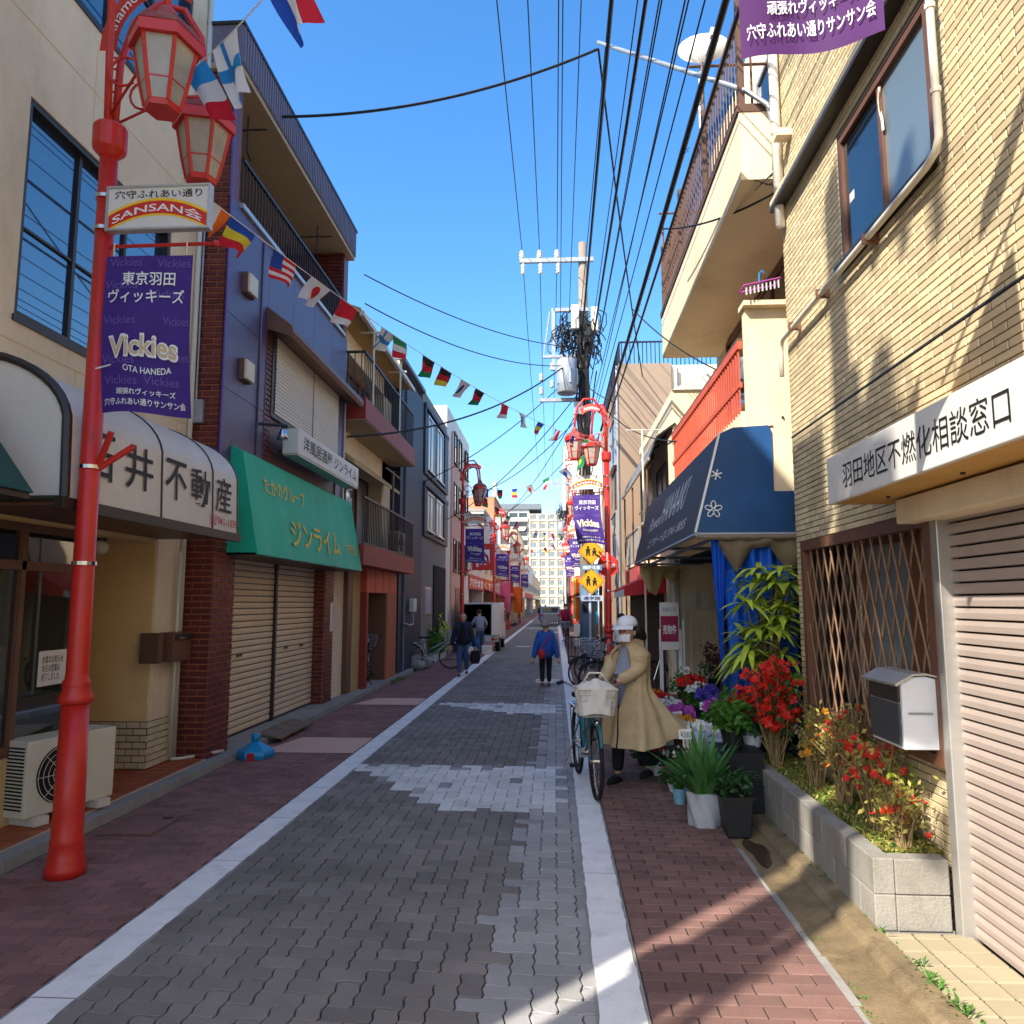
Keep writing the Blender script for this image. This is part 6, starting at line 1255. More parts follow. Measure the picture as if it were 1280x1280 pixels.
# ================================================================== bicycles
def bicycle(label, loc, rz, fm, basket=True, group='bicycles', wheel_r=.33, steer=0.):
    t = thing('bicycle', label, 'bicycle', loc, rz + .0001, group); r = wheel_r; WB = .54
    def wheel(y):
        def circ(rad, n=28): return [(0, y + rad * math.cos(k * 2 * math.pi / n), r + rad * math.sin(k * 2 * math.pi / n)) for k in range(n + 1)]
        w = MB().tube(circ(r - .02), .011, 5, False).build('wheel', 'chrome', t, True); MB().tube(circ(r - .014), .019, 7, False).build('tyre', 'rubber', w, True)
        s_ = MB()
        for k in range(18): a = k * math.pi / 9; s_.tube([(.025 * (-1) ** k, y, r), (0, y + (r - .025) * math.cos(a), r + (r - .025) * math.sin(a))], .0022, 3, False)
        s_.build('spokes', 'chrome', w); MB().tube([(-.05, y, r), (.05, y, r)], .022, 8).build('hub', 'chrome', w)
        MB().tube([(0, y + (r + .025) * math.cos(a), r + (r + .025) * math.sin(a)) for a in ([.2 + k * .2 for k in range(14)] if y < 0 else [.5 + k * .2 for k in range(11)])], .016, 5).build('mudguard', fm, t, True)
    wheel(-WB); wheel(WB)
    bbk = Vector((0, -.08, .3)); seat = Vector((0, -.22, .72)); head = Vector((0, .36, .78)); headb = Vector((0, .4, .62)); rear = Vector((0, -WB, r))
    fr = MB()
    for a, b, rad in ((headb, bbk, .02), (head, headb, .022), (Vector((0, .34, .70)), Vector((0, -.15, .46)), .016), (bbk, seat, .018)): fr.tube([a, b], rad, 8)
    for s_ in (-1, 1): fr.tube([bbk + Vector((.03 * s_, 0, 0)), rear + Vector((.05 * s_, 0, 0))], .011, 6); fr.tube([Vector((.02 * s_, -.2, .62)), rear + Vector((.05 * s_, 0, 0))], .009, 6)
    fr.build('frame', fm, t, True)
    fk = MB()
    for s_ in (-1, 1): fk.tube([headb + Vector((.035 * s_, 0, .02)), (.05 * s_, .47, .5), (.05 * s_, WB, r)], .012, 6)
    fk.build('fork', fm, t, True)
    MB().tube([(0, .35, .78), (0, .33, .92)], .014, 6).build('stem', 'chrome', t, True)
    MB().tube([(-.28, .12, .98), (-.24, .2, 1.0), (-.12, .31, .95), (0, .33, .92), (.12, .31, .95), (.24, .2, 1.0), (.28, .12, .98)], .011, 6).build('handlebar', 'chrome', t, True)
    for s_ in (-1, 1): MB().tube([(.285 * s_, .1, .978), (.25 * s_, .19, 1.0)], .017, 7).build('grip', 'rubber', t, True); MB().tube([(.24 * s_, .2, .985), (.3 * s_, .17, .96)], .005, 4).build('brake_lever', 'chrome', t)
    MB().prism([(-.09, -.34), (.09, -.34), (.10, -.27), (.03, -.12), (.02, -.04), (-.02, -.04), (-.03, -.12), (-.10, -.27)], 'z', .80, .85).build('saddle', 'rubber', t, bevel=.02); MB().tube([(0, -.21, .7), (0, -.23, .8)], .013, 6).build('seat_post', 'chrome', t)
    MB().tube([(-.03, -.08, .3), (.06, -.08, .3)], .055, 14).build('crank', 'chrome', t)
    for s_ in (-1, 1): MB().tube([(.06 * s_, -.08, .3), (.075 * s_, -.08 + .12 * s_, .3 - .1 * s_)], .009, 5).build('crank_arm', 'chrome', t); MB().box(.075 * s_ - .0, -.12 + .12 * s_, .285 - .1 * s_, .075 * s_ + .09 * s_, -.04 + .12 * s_, .31 - .1 * s_).build('pedal', 'rubber', t)
    rk = MB()
    for s_ in (-1, 1): rk.tube([(.06 * s_, -.3, .70), (.06 * s_, -.74, .70)], .006, 5); rk.tube([(.06 * s_, -.66, .70), (.06 * s_, -WB, r)], .005, 5)
    for k in range(4): rk.tube([(-.06, -.38 - k * .11, .70), (.06, -.38 - k * .11, .70)], .005, 4)
    rk.build('rear_rack', 'chrome', t)
    MB().tube([(.06, -.5, .3), (.17, -.48, .01)], .010, 5).build('kickstand', 'chrome', t)
    MB().blob((0, .62, .68), (.03, .035, .03), 8, 6).build('headlight', 'chrome', t, True); MB().box(-.03, -.885, .62, .03, -.87, .67).build('reflector', 'tail_red', t)
    if basket:
        k_ = MB()
        def ring(q): zz = .74 + .24 * q; w = .13 + .045 * q; l0, l1 = .42 - .01 * q, .66 + .05 * q; return [(-w, l0, zz), (w, l0, zz), (w, l1, zz), (-w, l1, zz), (-w, l0, zz)]
        for q in (0, .2, .4, .6, .8, 1): k_.tube(ring(q), .0045 if q < 1 else .009, 4)
        lo, hi = ring(0), ring(1)
        for e in range(4):
            for m_ in range(6): a = Vector(lo[e]).lerp(Vector(lo[e + 1]), m_ / 6); b = Vector(hi[e]).lerp(Vector(hi[e + 1]), m_ / 6); k_.tube([a, b], .004, 3)
        for m_ in range(5): k_.tube([(-.13, .45 + m_ * .05, .74), (.13, .45 + m_ * .05, .74)], .004, 3)
        k_.build('basket', 'wicker' if fm == 'bike_teal' else 'steel_grey', t); MB().tube([(-.06, .5, .74), (-.05, WB, r)], .006, 4).build('basket_stay', 'chrome', t); MB().tube([(.06, .5, .74), (.05, WB, r)], .006, 4).build('basket_stay', 'chrome', t)
    return t
bicycle('teal city bicycle with white front basket pushed by the woman in khaki coat', (.29, 7.60, 0), R(187), 'bike_teal')
# white shopping bag in the basket
bg_ = thing('shopping_bag', 'white cloth shopping bag stuffed into the bicycle basket', 'bag', (.36, 7.02, .76))
def bagp(u, v):
    a = u * 6.283; z = .76 + .30 * v; q = (1.08 if v < .75 else 1.08 - .6 * (v - .75) / .25) * (1 + .08 * math.sin(a * 5 + v * 4) + .05 * math.sin(a * 11 - v * 9)); return (.36 + .165 * q * math.cos(a), 7.03 + .145 * q * math.sin(a), z + .015 * math.sin(a * 3))
MB().grid(bagp, 36, 12).build('cloth', 'bag_white', bg_, True); MB().tube([(.25, 7.0, 1.04), (.3, 6.98, 1.12), (.4, 6.98, 1.12), (.47, 7.0, 1.04)], .010, 5).build('handle', 'bag_white', bg_, True); MB().blob((.38, 7.02, 1.0), (.1, .09, .05), 12, 6).build('contents', 'skin' if False else 'bag_tan', bg_, True)
bicycle('black bicycle parked side on before the red lamp, nearer the white line', (1.12, 15.7, 0), R(88), 'bike_black', True); bicycle('dark bicycle parked across the pavement behind the khaki coat', (1.28, 14.5, 0), R(95), 'bike_black', True); bicycle('silver bicycle leaning at the foot of the utility pole', (1.25, 16.6, 0), R(80), 'bike_silver', True)
bicycle('old black bicycle parked in the terracotta doorway', (-3.95, 15.9, .07), R(8), 'bike_black', True); bicycle('silver bicycle parked behind the walking man in black jacket', (-3.3, 20.3, 0), R(-75), 'bike_silver', True)
# ================================================================== people
def skin_mesh(verts, edges, radii, sub=2, root=0):
    me = bpy.data.meshes.new('body'); me.from_pydata([tuple(v) for v in verts], edges, []); me.update(); ob = bpy.data.objects.new('body', me); TS.collection.objects.link(ob)
    sk = ob.modifiers.new('skin', 'SKIN'); sk.use_smooth_shade = True
    if not me.skin_vertices:
        with bpy.context.temp_override(scene=TS, view_layer=TVL, object=ob, active_object=ob, mesh=me): bpy.ops.mesh.customdata_skin_add()
    lay = me.skin_vertices[0].data
    for i, r_ in enumerate(radii): rr_ = r_ if isinstance(r_, tuple) else (r_, r_); lay[i].radius = rr_; lay[i].use_root = (i == root)
    ss_ = ob.modifiers.new('sub', 'SUBSURF'); ss_.levels = sub; ss_.render_levels = sub
    TVL.update(); out = bpy.data.meshes.new_from_object(ob.evaluated_get(TVL.depsgraph))
    vv = [tuple(v.co) for v in out.vertices]; ff = [tuple(p.vertices) for p in out.polygons]
    bpy.data.objects.remove(ob); bpy.data.meshes.remove(me); bpy.data.meshes.remove(out)
    mb = MB(); mb.v = vv; mb.f = ff; return mb
def hand_into(mb, w, d, sc=1.):
    """palm with four fingers and a thumb; w wrist, d direction"""
    w = Vector(w); d = Vector(d).normalized(); s = d.cross(Vector((0, 1, 0))); s = s.normalized() if s.length > .1 else Vector((1, 0, 0)); n = d.cross(s)
    mb.tube([w, w + d * .045 * sc, w + d * .085 * sc], [.024 * sc, .036 * sc, .032 * sc], 8)
    for k, L_ in enumerate((.06, .072, .068, .05)):
        b = w + d * .08 * sc + s * (.024 - .016 * k) * sc; mb.tube([b, b + d * L_ * .5 * sc + n * .008 * sc, b + d * L_ * .8 * sc + n * .028 * sc], [.009 * sc, .0085 * sc, .007 * sc], 5)
    b = w + d * .03 * sc + s * .03 * sc; mb.tube([b, b + d * .03 * sc + s * .022 * sc, b + d * .06 * sc + s * .025 * sc + n * .012 * sc], [.011 * sc, .010 * sc, .008 * sc], 5)
def person(label, loc, rz, h, pose, top, bottom, shoes, hairm, jacket_fat=1.12, hat=None, group=None, top_len=.47, face=True, hair_long=False, skirt=None, detail=2, mask=False, head_turn=0., shirt=None):
    """facing -Y in its own space"""
    t = thing('person', label, 'person', loc, rz + .0001, group); g = h
    lf, rf = pose.get('lf', (0, 0)), pose.get('rf', (0, 0))   # (forward, lift) of feet as share of height
    def leg(s, st):
        hip = Vector((s * .052 * g, 0, .50 * g)); ank = Vector((s * .055 * g, -st[0] * g, (.045 + st[1]) * g)); kn = hip.lerp(ank, .5) + Vector((0, -.02 * g - .5 * abs(st[1]) * g, .0)); return hip, kn, ank
    hl, kl, al = leg(-1, lf); hr, kr, ar = leg(1, rf); shl = Vector((-.098 * g, 0, .80 * g)); shr = Vector((.098 * g, 0, .80 * g))
    def arm(s, sh, key):
        hd = Vector(pose.get(key, (s * .14, -.02, .45))) * g; mid = sh.lerp(hd, .5); L_ = (hd - sh).length; k = max(0., (.33 * g) ** 2 - L_ * L_) ** .5 * .45; return mid + Vector((s * .4, .8, -.25)).normalized() * k, hd
    el, wl = arm(-1, shl, 'lh'); er, wr = arm(1, shr, 'rh')
    lean = pose.get('lean', 0) * g
    up = lambda v: Vector((v[0], v[1] - lean * max(0, (v[2] - .5 * g)) / (.4 * g), v[2]))
    pel, spn, chs, nck = Vector((0, 0, .52 * g)), up((0, 0, .62 * g)), up((0, 0, .745 * g)), up((0, .008 * g, .84 * g)); shl, shr = up(shl), up(shr)
    hd = [up((0, -.006 * g, .868 * g)), up((0, -.012 * g, .90 * g)), up((0, -.004 * g, .945 * g)), up((0, .0, .975 * g))]
    V = [pel, spn, chs, nck, *hd, hl, kl, al, hr, kr, ar, shl, el, wl, shr, er, wr]
    E_ = [(0, 1), (1, 2), (2, 3), (3, 4), (4, 5), (5, 6), (6, 7), (0, 8), (8, 9), (9, 10), (0, 11), (11, 12), (12, 13), (2, 14), (14, 15), (15, 16), (2, 17), (17, 18), (18, 19)]
    Rr = [(.085, .065), (.075, .058), (.085, .062), .032, .036, .052, .056, .034, .055, .036, .023, .055, .036, .023, pose.get('sr', .038), .027 if 'sr' not in pose else .02, .018, pose.get('sr', .038), .027 if 'sr' not in pose else .02, .018]
    Rr = [((q[0] * g, q[1] * g) if isinstance(q, tuple) else q * g) for q in Rr]
    body = skin_mesh(V, E_, Rr, detail)
    for w_, e_ in ((wl, el), (wr, er)): hand_into(body, w_, pose.get('hd', None) or (w_ - e_), g / 1.65)
    ho = hd[1]
    body.tube([ho + Vector((0, -.050 * g, .012 * g)), ho + Vector((0, -.066 * g, -.006 * g)), ho + Vector((0, -.052 * g, -.012 * g))], [.006 * g, .009 * g, .006 * g], 6)
    for s in (-1, 1): body.blob(tuple(ho + Vector((s * .054 * g, .006 * g, .004 * g))), (.006 * g, .012 * g, .018 * g), 6, 5)
    body.build('body', 'skin', t, True)
    if face:
        for s in (-1, 1): MB().blob(tuple(ho + Vector((s * .02 * g, -.053 * g, .018 * g))), (.0065 * g, .004 * g, .0045 * g), 8, 5).build('eye', 'hair_dark', t, True); MB().box(ho.x + s * .02 * g - .012 * g, ho.y - .058 * g, ho.z + .029 * g, ho.x + s * .02 * g + .012 * g, ho.y - .048 * g, ho.z + .033 * g).build('eyebrow', hairm, t)
        if not mask: MB().blob(tuple(ho + Vector((0, -.047 * g, -.028 * g))), (.017 * g, .006 * g, .004 * g), 8, 5).build('mouth', 'petal_magenta', t, True)
    if mask: MB().grid(lambda u, v: tuple(ho + Vector(((u - .5) * .1 * g, (-.066 + .03 * abs(2 * u - 1) ** 1.6 - .008 * math.sin(v * 3.14)) * g, (.0 - .048 * v) * g))), 8, 6).build('face_mask', 'mask_white', t, True)
    c0 = hd[2]
    if hat != 'bald':
        hm_ = MB().grid(lambda u, v: tuple(c0 + Vector((math.sin(u * 6.283) * .061 * g * math.sin(.25 + v * (1.55 if math.cos(u * 6.283) > .35 else 2.25)), -math.cos(u * 6.283) * .066 * g * math.sin(.25 + v * (1.3 if math.cos(u * 6.283) > .35 else 2.25)) + .006 * g, .058 * g * math.cos(.1 + v * (1.25 if math.cos(u * 6.283) > .35 else 2.2)) - .004 * g))), 24, 8); hm_.build('hair', hairm, t, True)
    else:
        hm_ = MB().grid(lambda u, v: tuple(c0 + Vector((math.sin(-2.2 + u * 4.4) * .060 * g, math.cos(-2.2 + u * 4.4) * .062 * g, (-.015 - .04 * v) * g))), 14, 3); hm_.build('hair', hairm, t, True)
    if hair_long: MB().tube([c0 + Vector((.02 * g, .03 * g, -.012 * g)), c0 + Vector((.035 * g, .065 * g, -.03 * g)), c0 + Vector((.045 * g, .09 * g, -.055 * g)), c0 + Vector((.05 * g, .115 * g, -.075 * g)), c0 + Vector((.055 * g, .13 * g, -.08 * g))], [.04 * g, .042 * g, .036 * g, .022 * g, .006 * g], 10).build('pony_tail', hairm, t, True)
    if hat == 'cap':
        cp = MB().lathe([(.063 * g, -.012 * g), (.064 * g, .006 * g), (.058 * g, .026 * g), (.045 * g, .042 * g), (.025 * g, .052 * g), (.004 * g, .055 * g)], tuple(c0 + Vector((0, .002 * g, .014 * g))), 18, 1., 1.08).build('cap', 'cap_white', t, True)
        MB().grid(lambda u, v: tuple(c0 + Vector((math.sin(-1.15 + 2.3 * u) * .066 * g * (1 + .25 * v), -math.cos(-1.15 + 2.3 * u) * .066 * g * (1 + .95 * v), (.006 - .022 * v) * g))), 14, 4).build('cap_brim', 'cap_white', cp, True)
    if hat == 'bucket':
        MB().lathe([(.09 * g, -.02 * g), (.066 * g, .0), (.062 * g, .04 * g), (.03 * g, .055 * g), (.005, .057 * g)], tuple(c0), 16).build('hat', 'hair_grey', t, True)
    # trousers
    k = 1.16
    MBt = skin_mesh([pel, up((0, 0, .58 * g)), hl, kl, al + Vector((0, 0, .012 * g)), hr, kr, ar + Vector((0, 0, .012 * g))], [(0, 1), (0, 2), (2, 3), (3, 4), (0, 5), (5, 6), (6, 7)], [(.096 * g, .078 * g), (.082 * g, .066 * g), .064 * g, .046 * g, .036 * g, .064 * g, .046 * g, .036 * g], detail); MBt.build('trousers', bottom, t, True)
    for a_ in (al, ar): MB().grid(lambda u, v: tuple(a_ + Vector(((.028 * math.cos(u * 6.283)) * math.sin(.3 + v * 2.5) * g, (-.035 + .075 * math.cos(.3 + v * 2.5)) * g * -1 - .07 * g + .0, (-.045 + .028 * (1 + math.sin(u * 6.283)) * math.sin(.3 + v * 2.5) * .8) * g))), 12, 8).build('shoe', shoes, t, True)
    f_ = jacket_fat
    if top:
        T = [up((0, 0, top_len * g)), up((0, 0, .56 * g)), spn, chs, up((0, .004 * g, .825 * g)), shl, el, wl + (el - wl) * .06, shr, er, wr + (er - wr) * .06]
        skin_mesh(T, [(0, 1), (1, 2), (2, 3), (3, 4), (3, 5), (5, 6), (6, 7), (3, 8), (8, 9), (9, 10)], [(.105 * g * f_, .082 * g * f_), (.1 * g * f_, .078 * g * f_), (.092 * g * f_, .07 * g * f_), (.096 * g * f_, .07 * g * f_), .04 * g, .046 * g * f_, .036 * g * f_, .028 * g * f_, .046 * g * f_, .036 * g * f_, .028 * g * f_], detail, 2).build('jacket', top, t, True)
    if shirt:
        MB().grid(lambda u, v: (up((0, 0, 0)).x + (u - .5) * (.06 + .05 * v) * g, -(.077 + .016 * (1 - abs(2 * u - 1)) + .006 * v) * g * f_ - lean * .5, (.81 - .30 * v) * g), 6, 8).build('shirt_front', shirt, t, True)
    return t, dict(c0=c0, wl=wl, wr=wr, el=el, er=er, shl=shl, shr=shr, g=g)
# woman with the bicycle
wom, J = person('woman in khaki trench coat, white cap and mask pushing the teal bicycle', (.74, 7.78, 0), R(-38), 1.60, {'lf': (.07, 0), 'rf': (-.12, .02), 'lh': (-.06, -.225, .605), 'rh': (.031, -.2, .615), 'lean': .015, 'sr': .018}, None, 'cloth_black', 'cloth_black', 'hair_dark', hat='cap', mask=True, hair_long=True, detail=2)
g = J['g']
skin_mesh([Vector((0, 0, .47 * g)), Vector((0, 0, .56 * g)), Vector((0, -.003 * g, .65 * g)), Vector((0, -.006 * g, .745 * g)), Vector((0, -.01 * g, .815 * g)), Vector((0, -.01 * g, .84 * g))], [(0, 1), (1, 2), (2, 3), (3, 4), (4, 5)], [(.11 * g, .088 * g), (.106 * g, .086 * g), (.102 * g, .082 * g), (.1 * g, .078 * g), (.062 * g, .05 * g), .042 * g], 2, 1).build('shirt', 'shirt_grey', wom, True)
def coat(u, v):
    """open coat from collar to hem; u round the body from one front edge to the other, v down; hem blows to +X"""
    gap = .30 + .25 * math.sin(min(1, v * 2.6) * 3.14) - .28 * max(0, min(1, (v - .38) * 4)); gap = max(gap, .02); a = gap + u * (6.283 - 2 * gap); z = (.835 - .605 * v) * g
    if v < .10: q = .062 + .066 * (v / .10) ** .7
    elif v < .45: q = .128 - .008 * math.sin((v - .1) / .35 * 3.14)
    else: q = .128 + .085 * (v - .45) / .55
    q *= g; fold = 1 + (.085 * math.sin(a * 7 + 2 * v + math.sin(a * 3)) + .05 * math.sin(a * 13 + 5 * v)) * (.25 + max(0, v - .3) * 1.6) * min(1, v * 6); blow = max(0, v - .42) / .58; sx = math.sin(a); wd = .64 * math.sin(a) - .8 * math.cos(a); xx = sx * q * 1.04 * fold; yy = -math.cos(a) * q * .88 * fold
    k = max(0, wd) ** 1.3 * blow ** 1.5; drape = .012 * math.sin(v * 16 + a * 2) * g * min(1, v * 3)
    return (xx + k * .11 * g + blow * .02 * g, yy + k * .13 * g + .004 * g + drape * .4, z + k * .09 * g + drape * .3)
MB().grid(coat, 72, 40).build('coat', 'coat_khaki', wom, True)
for (s, e, w_) in ((J['shl'], J['el'], J['wl']), (J['shr'], J['er'], J['wr'])):
    sd_ = -1 if s.x < 0 else 1; skin_mesh([Vector((sd_ * .05 * g, 0, .79 * g)), s, e, w_ + (e - w_) * .10], [(0, 1), (1, 2), (2, 3)], [.078 * g, .063 * g, .045 * g, .037 * g], 2, 1).build('sleeve', 'coat_khaki', wom, True)
MB().grid(lambda u, v: (math.sin(-2.6 + 5.2 * u) * (.056 + .025 * v) * g, math.cos(-2.6 + 5.2 * u) * (.05 + .022 * v) * g, (.845 - .035 * v) * g), 24, 3).build('collar', 'coat_khaki', wom, True)
# man walking
man, J = person('man in open black jacket and jeans walking with a carrier bag', (-2.22, 18.4, 0), R(4), 1.52, {'lf': (.09, 0), 'rf': (-.10, .03), 'lh': (-.19, .0, .46), 'rh': (.19, -.04, .44)}, 'cloth_navy', 'denim', 'shoe_brown', 'hair_grey', 1.25, 'bald', top_len=.46, shirt='cloth_black')
cb = thing('carrier_bag', 'dark carrier bag hanging from the hand of the man in black', 'bag', (-1.93, 18.32, .3)); MB().grid(lambda u, v: (-1.92 + .13 * (.7 + .3 * math.sin(v * 3.1)) * math.cos(u * 6.283), 18.32 + .06 * math.sin(u * 6.283) * (1 - .5 * v), .3 + .3 * v), 20, 6).build('sack', 'cloth_black', cb, True); MB().tube([(-1.98, 18.32, .58), (-1.93, 18.32, .68), (-1.88, 18.32, .58)], .008, 4).build('handle', 'cloth_black', cb); MB().grid(lambda u, v: (-2.03 + .09 * math.cos(u * 6.283) * math.sin(.3 + 2.5 * v), 18.4 + .07 * math.sin(u * 6.283) * math.sin(.3 + 2.5 * v), .5 + .2 * v), 14, 6).build('inner_bag', 'bag_white', cb, True)
# woman in blue from behind
blu, J = person('person in blue jacket and grey hat walking away with a red pouch', (-.21, 16.25, 0), R(183), 1.36, {'lf': (.05, 0), 'rf': (-.05, .01), 'lh': (-.19, .03, .42), 'rh': (.19, .02, .42)}, 'cloth_blue', 'cloth_black', 'shoe_brown', 'hair_grey', 1.42, 'bucket', top_len=.42, face=False)
rp = thing('shoulder_pouch', 'small red pouch slung across the back of the blue jacket', 'bag', (-.3, 16.07, .62)); MB().grid(lambda u, v: (-.29 + .085 * math.cos(u * 6.283) * math.sin(.3 + 2.5 * v), 16.08 + .05 * math.sin(u * 6.283) * math.sin(.3 + 2.5 * v), .58 + .2 * v), 16, 7).build('pouch', 'cloth_red', rp, True); MB().tube([(-.3, 16.1, .75), (-.22, 16.09, .92), (-.1, 16.12, 1.08)], .012, 5).build('strap', 'cloth_red', rp)
# worker at the truck
person('worker in blue overalls bending at the back of the truck', (-2.62, 26.6, 0), R(195), 1.5, {'lf': (.04, 0), 'rf': (-.05, 0), 'lh': (-.16, -.2, .6), 'rh': (.16, -.22, .62), 'lean': .12}, 'shirt_grey', 'denim', 'cloth_black', 'hair_dark', 1.15, face=False, detail=1)
rd, J = person('cyclist in dark red jacket riding beside the white line', (.42, 31.5, .25), R(5), 1.45, {'lf': (.05, .1), 'rf': (.02, .02), 'lh': (-.16, -.24, .6), 'rh': (.16, -.24, .6), 'lean': .06}, 'petal_magenta', 'cloth_black', 'cloth_black', 'hair_dark', 1.2, detail=1, mask=True); bicycle('black bicycle ridden by the cyclist in dark red', (.42, 31.5, 0), R(180), 'bike_black')
for (x, y, rz, h, tp_, bt, lb_) in ((-2.75, 40, 20, 1.5, 'nobori_pink', 'cloth_black', 'person in pink top standing by the shops past the truck'), (-2.9, 43, 190, 1.5, 'cloth_navy', 'cloth_navy', 'person in navy clothes by the shops past the truck'), (-.9, 70, 180, 1.55, 'cloth_black', 'cloth_black', 'distant person in black walking on the road'), (-1.4, 72, 5, 1.55, 'cloth_navy', 'denim', 'distant person in navy and jeans on the road'), (1.55, 18.2, 170, 1.5, 'cap_white', 'cloth_black', 'person in white shirt partly hidden behind the red lamp')):
    person(lb_, (x, y, 0), R(rz), h, {'lf': (.06, 0), 'rf': (-.06, .01)}, tp_, bt, 'cloth_black', 'hair_dark', 1.15, detail=1, face=False)
# ================================================================== truck
tk = thing('delivery_truck', 'small white box truck parked with its rear doors open', 'truck', (-2.6, 29, 0)); X0, X1, Ya, Yb = -3.35, -1.98, 27.4, 29.6
MB().box(X0, Ya, .5, X1, Yb, .58).build('floor', 'truck_white', tk)
for q in ((X0, Ya, .58, X0 + .04, Yb, 1.68), (X1 - .04, Ya, .58, X1, Yb, 1.68)): MB().box(*q).build('side_panel', 'truck_white', tk, bevel=.01)
MB().box(X0, Ya, 1.68, X1, Yb, 1.74).build('roof', 'truck_white', tk, bevel=.02); MB().box(X0 + .04, Yb - .04, .58, X1 - .04, Yb, 1.68).build('bulkhead', 'dark_void', tk); MB().box(X0 + .05, Ya + .3, .585, X1 - .05, Yb - .05, .6).build('load_mat', 'dark_void', tk)
MB().box(X0 + .041, Ya + .05, .6, X0 + .046, Yb - .05, 1.66).build('lining', 'dark_void', tk); MB().box(X1 - .046, Ya + .05, .6, X1 - .041, Yb - .05, 1.66).build('lining', 'dark_void', tk)
MB().prism([(X1 - .02, Ya), (X1 + .02, Ya), (X1 - .25, Ya - .42), (X1 - .29, Ya - .40)], 'z', .6, 1.7).build('rear_door', 'truck_white', tk, bevel=.01); MB().box(X0 - .03, Ya - .5, .6, X0 + .0, Ya, 1.7).build('rear_door', 'truck_white', tk, bevel=.01)
MB().box(X0 + .05, Ya - .03, .36, X1 - .05, Ya + .02, .5).build('bumper', 'truck_white', tk, bevel=.01)
for x in (X0 + .06, X1 - .30): l_ = MB().box(x, Ya - .045, .39, x + .22, Ya - .03, .48).build('tail_light', 'tail_orange', tk); MB().box(x, Ya - .047, .39, x + .08, Ya - .045, .48).build('brake_lens', 'tail_red', l_)
MB().box(-2.85, Ya - .05, .37, -2.5, Ya - .03, .5).build('number_plate', 'ink_yellow', tk)
MB().prism([(Yb, .35), (Yb + 1.15, .35), (Yb + 1.2, .85), (Yb + .95, 1.5), (Yb + .1, 1.6), (Yb, 1.6)], 'x', X0 + .02, X1 - .02).build('cab', 'truck_white', tk, bevel=.03); MB().box(X0 + .01, Yb + .15, 1.0, X1 - .005, Yb + .8, 1.45).build('cab_window', 'glass_dark', tk)
for x in (X0 + .02, X1 - .2):
    for y in (27.95, 30.2):
        w = MB().tube([(x, y, .27), (x + .16, y, .27)], .27, 20).build('wheel', 'rubber', tk); MB().tube([(x - .004, y, .27), (x + .164, y, .27)], .15, 14).build('rim', 'steel_grey', w)
MB().box(X1 + .02, Yb + .75, 1.1, X1 + .16, Yb + .8, 1.35).build('mirror', 'frame_dark', tk)
for i, (x, y, z, w, d, h, m_, lb_) in enumerate(((-3.15, 26.5, 0, .5, .5, .5, 'flag_cloth_sky', 'pale blue crate on the pavement behind the truck'), (-3.1, 26.55, .5, .45, .4, .35, 'bag_tan', 'brown carton on the blue crate behind the truck'), (-2.5, 25.9, 0, .35, .3, .3, 'bag_white', 'white sack at the feet of the worker'))):
    tag(MB().box(x, y, z, x + w, y + d, z + h).build('carton', m_, None, bevel=.03), lb_, 'carton', 'cartons by the truck')
# ================================================================== road signs at the utility pole
wr_ = thing('pole_wrap', 'blue grey sleeve with white strip round the foot of the utility pole', 'pole cover', (.9, 20.8, 0)); MB().lathe([(.215, .02), (.215, 2.25)], (.88, 20.78, 0), 16).build('sleeve', 'post_bluegrey', wr_, True); MB().box(.90, 20.54, .1, .96, 20.57, 2.0).build('strip', 'wrap_paper', wr_)
for x in (.73, .99): MB().box(x, 20.53, 1.5, x + .13, 20.57, 1.8).build('plate', 'cloth_black', wr_)
def diamond(z, label, kids):
    t = thing('crossing_sign', label, 'road sign', (.98, 20.5, z)); s = .36
    MB().prism([(.98, z - s), (.98 + s, z), (.98, z + s), (.98 - s, z)], 'y', 20.50, 20.51).build('plate', 'sign_ylw', t)
    MB().prism([(.98, z - s + .03), (.98 + s - .03, z), (.98, z + s - .03), (.98 - s + .03, z)], 'y', 20.497, 20.50).build('border', 'ink_black', t); MB().prism([(.98, z - s + .045), (.98 + s - .045, z), (.98, z + s - .045), (.98 - s + .045, z)], 'y', 20.494, 20.497).build('field', 'sign_ylw', t)
    for (dx, hh) in ((-.09, .26), (.08, .2)):
        k = MB(); x = .98 + dx; b = z - .13; k.prism([(x - .05, b), (x - .02, b), (x, b + hh * .4), (x + .03, b), (x + .06, b), (x + .045, b + hh * .45), (x + .06, b + hh * .75), (x - .06, b + hh * .75), (x - .05, b + hh * .4)], 'y', 20.489, 20.493); k.build('pictogram_body', 'ink_black', t); MB().prism([(x + .035 * math.cos(q), b + hh * .75 + .04 + .035 * math.sin(q)) for q in [w * .628 for w in range(10)]], 'y', 20.489, 20.493).build('pictogram_head', 'ink_black', t)
    return t
diamond(2.32, 'yellow diamond school crossing sign with two walking figures on the utility pole', 1); diamond(3.12, 'upper yellow diamond sign half hidden by the purple banner on the utility pole', 1)
for z, s_, m_, ink, lb_ in ((2.68, '横断注意', 'sign_blueplate', 'ink_white', 'small blue plate with white lettering between the yellow diamonds'), (1.86, '通学路', 'wrap_paper', 'cloth_navy', 'pale plate with dark lettering below the lower yellow diamond')):
    t = thing('sign_plate', lb_, 'road sign', (.98, 20.5, z)); MB().box(.70, 20.5, z - .075, 1.26, 20.515, z + .075).build('plate', m_, t); text(s_, ink, t, flat((.75, 20.496, z - .05), (.46, 0, 0), (0, 0, .1)), .015)
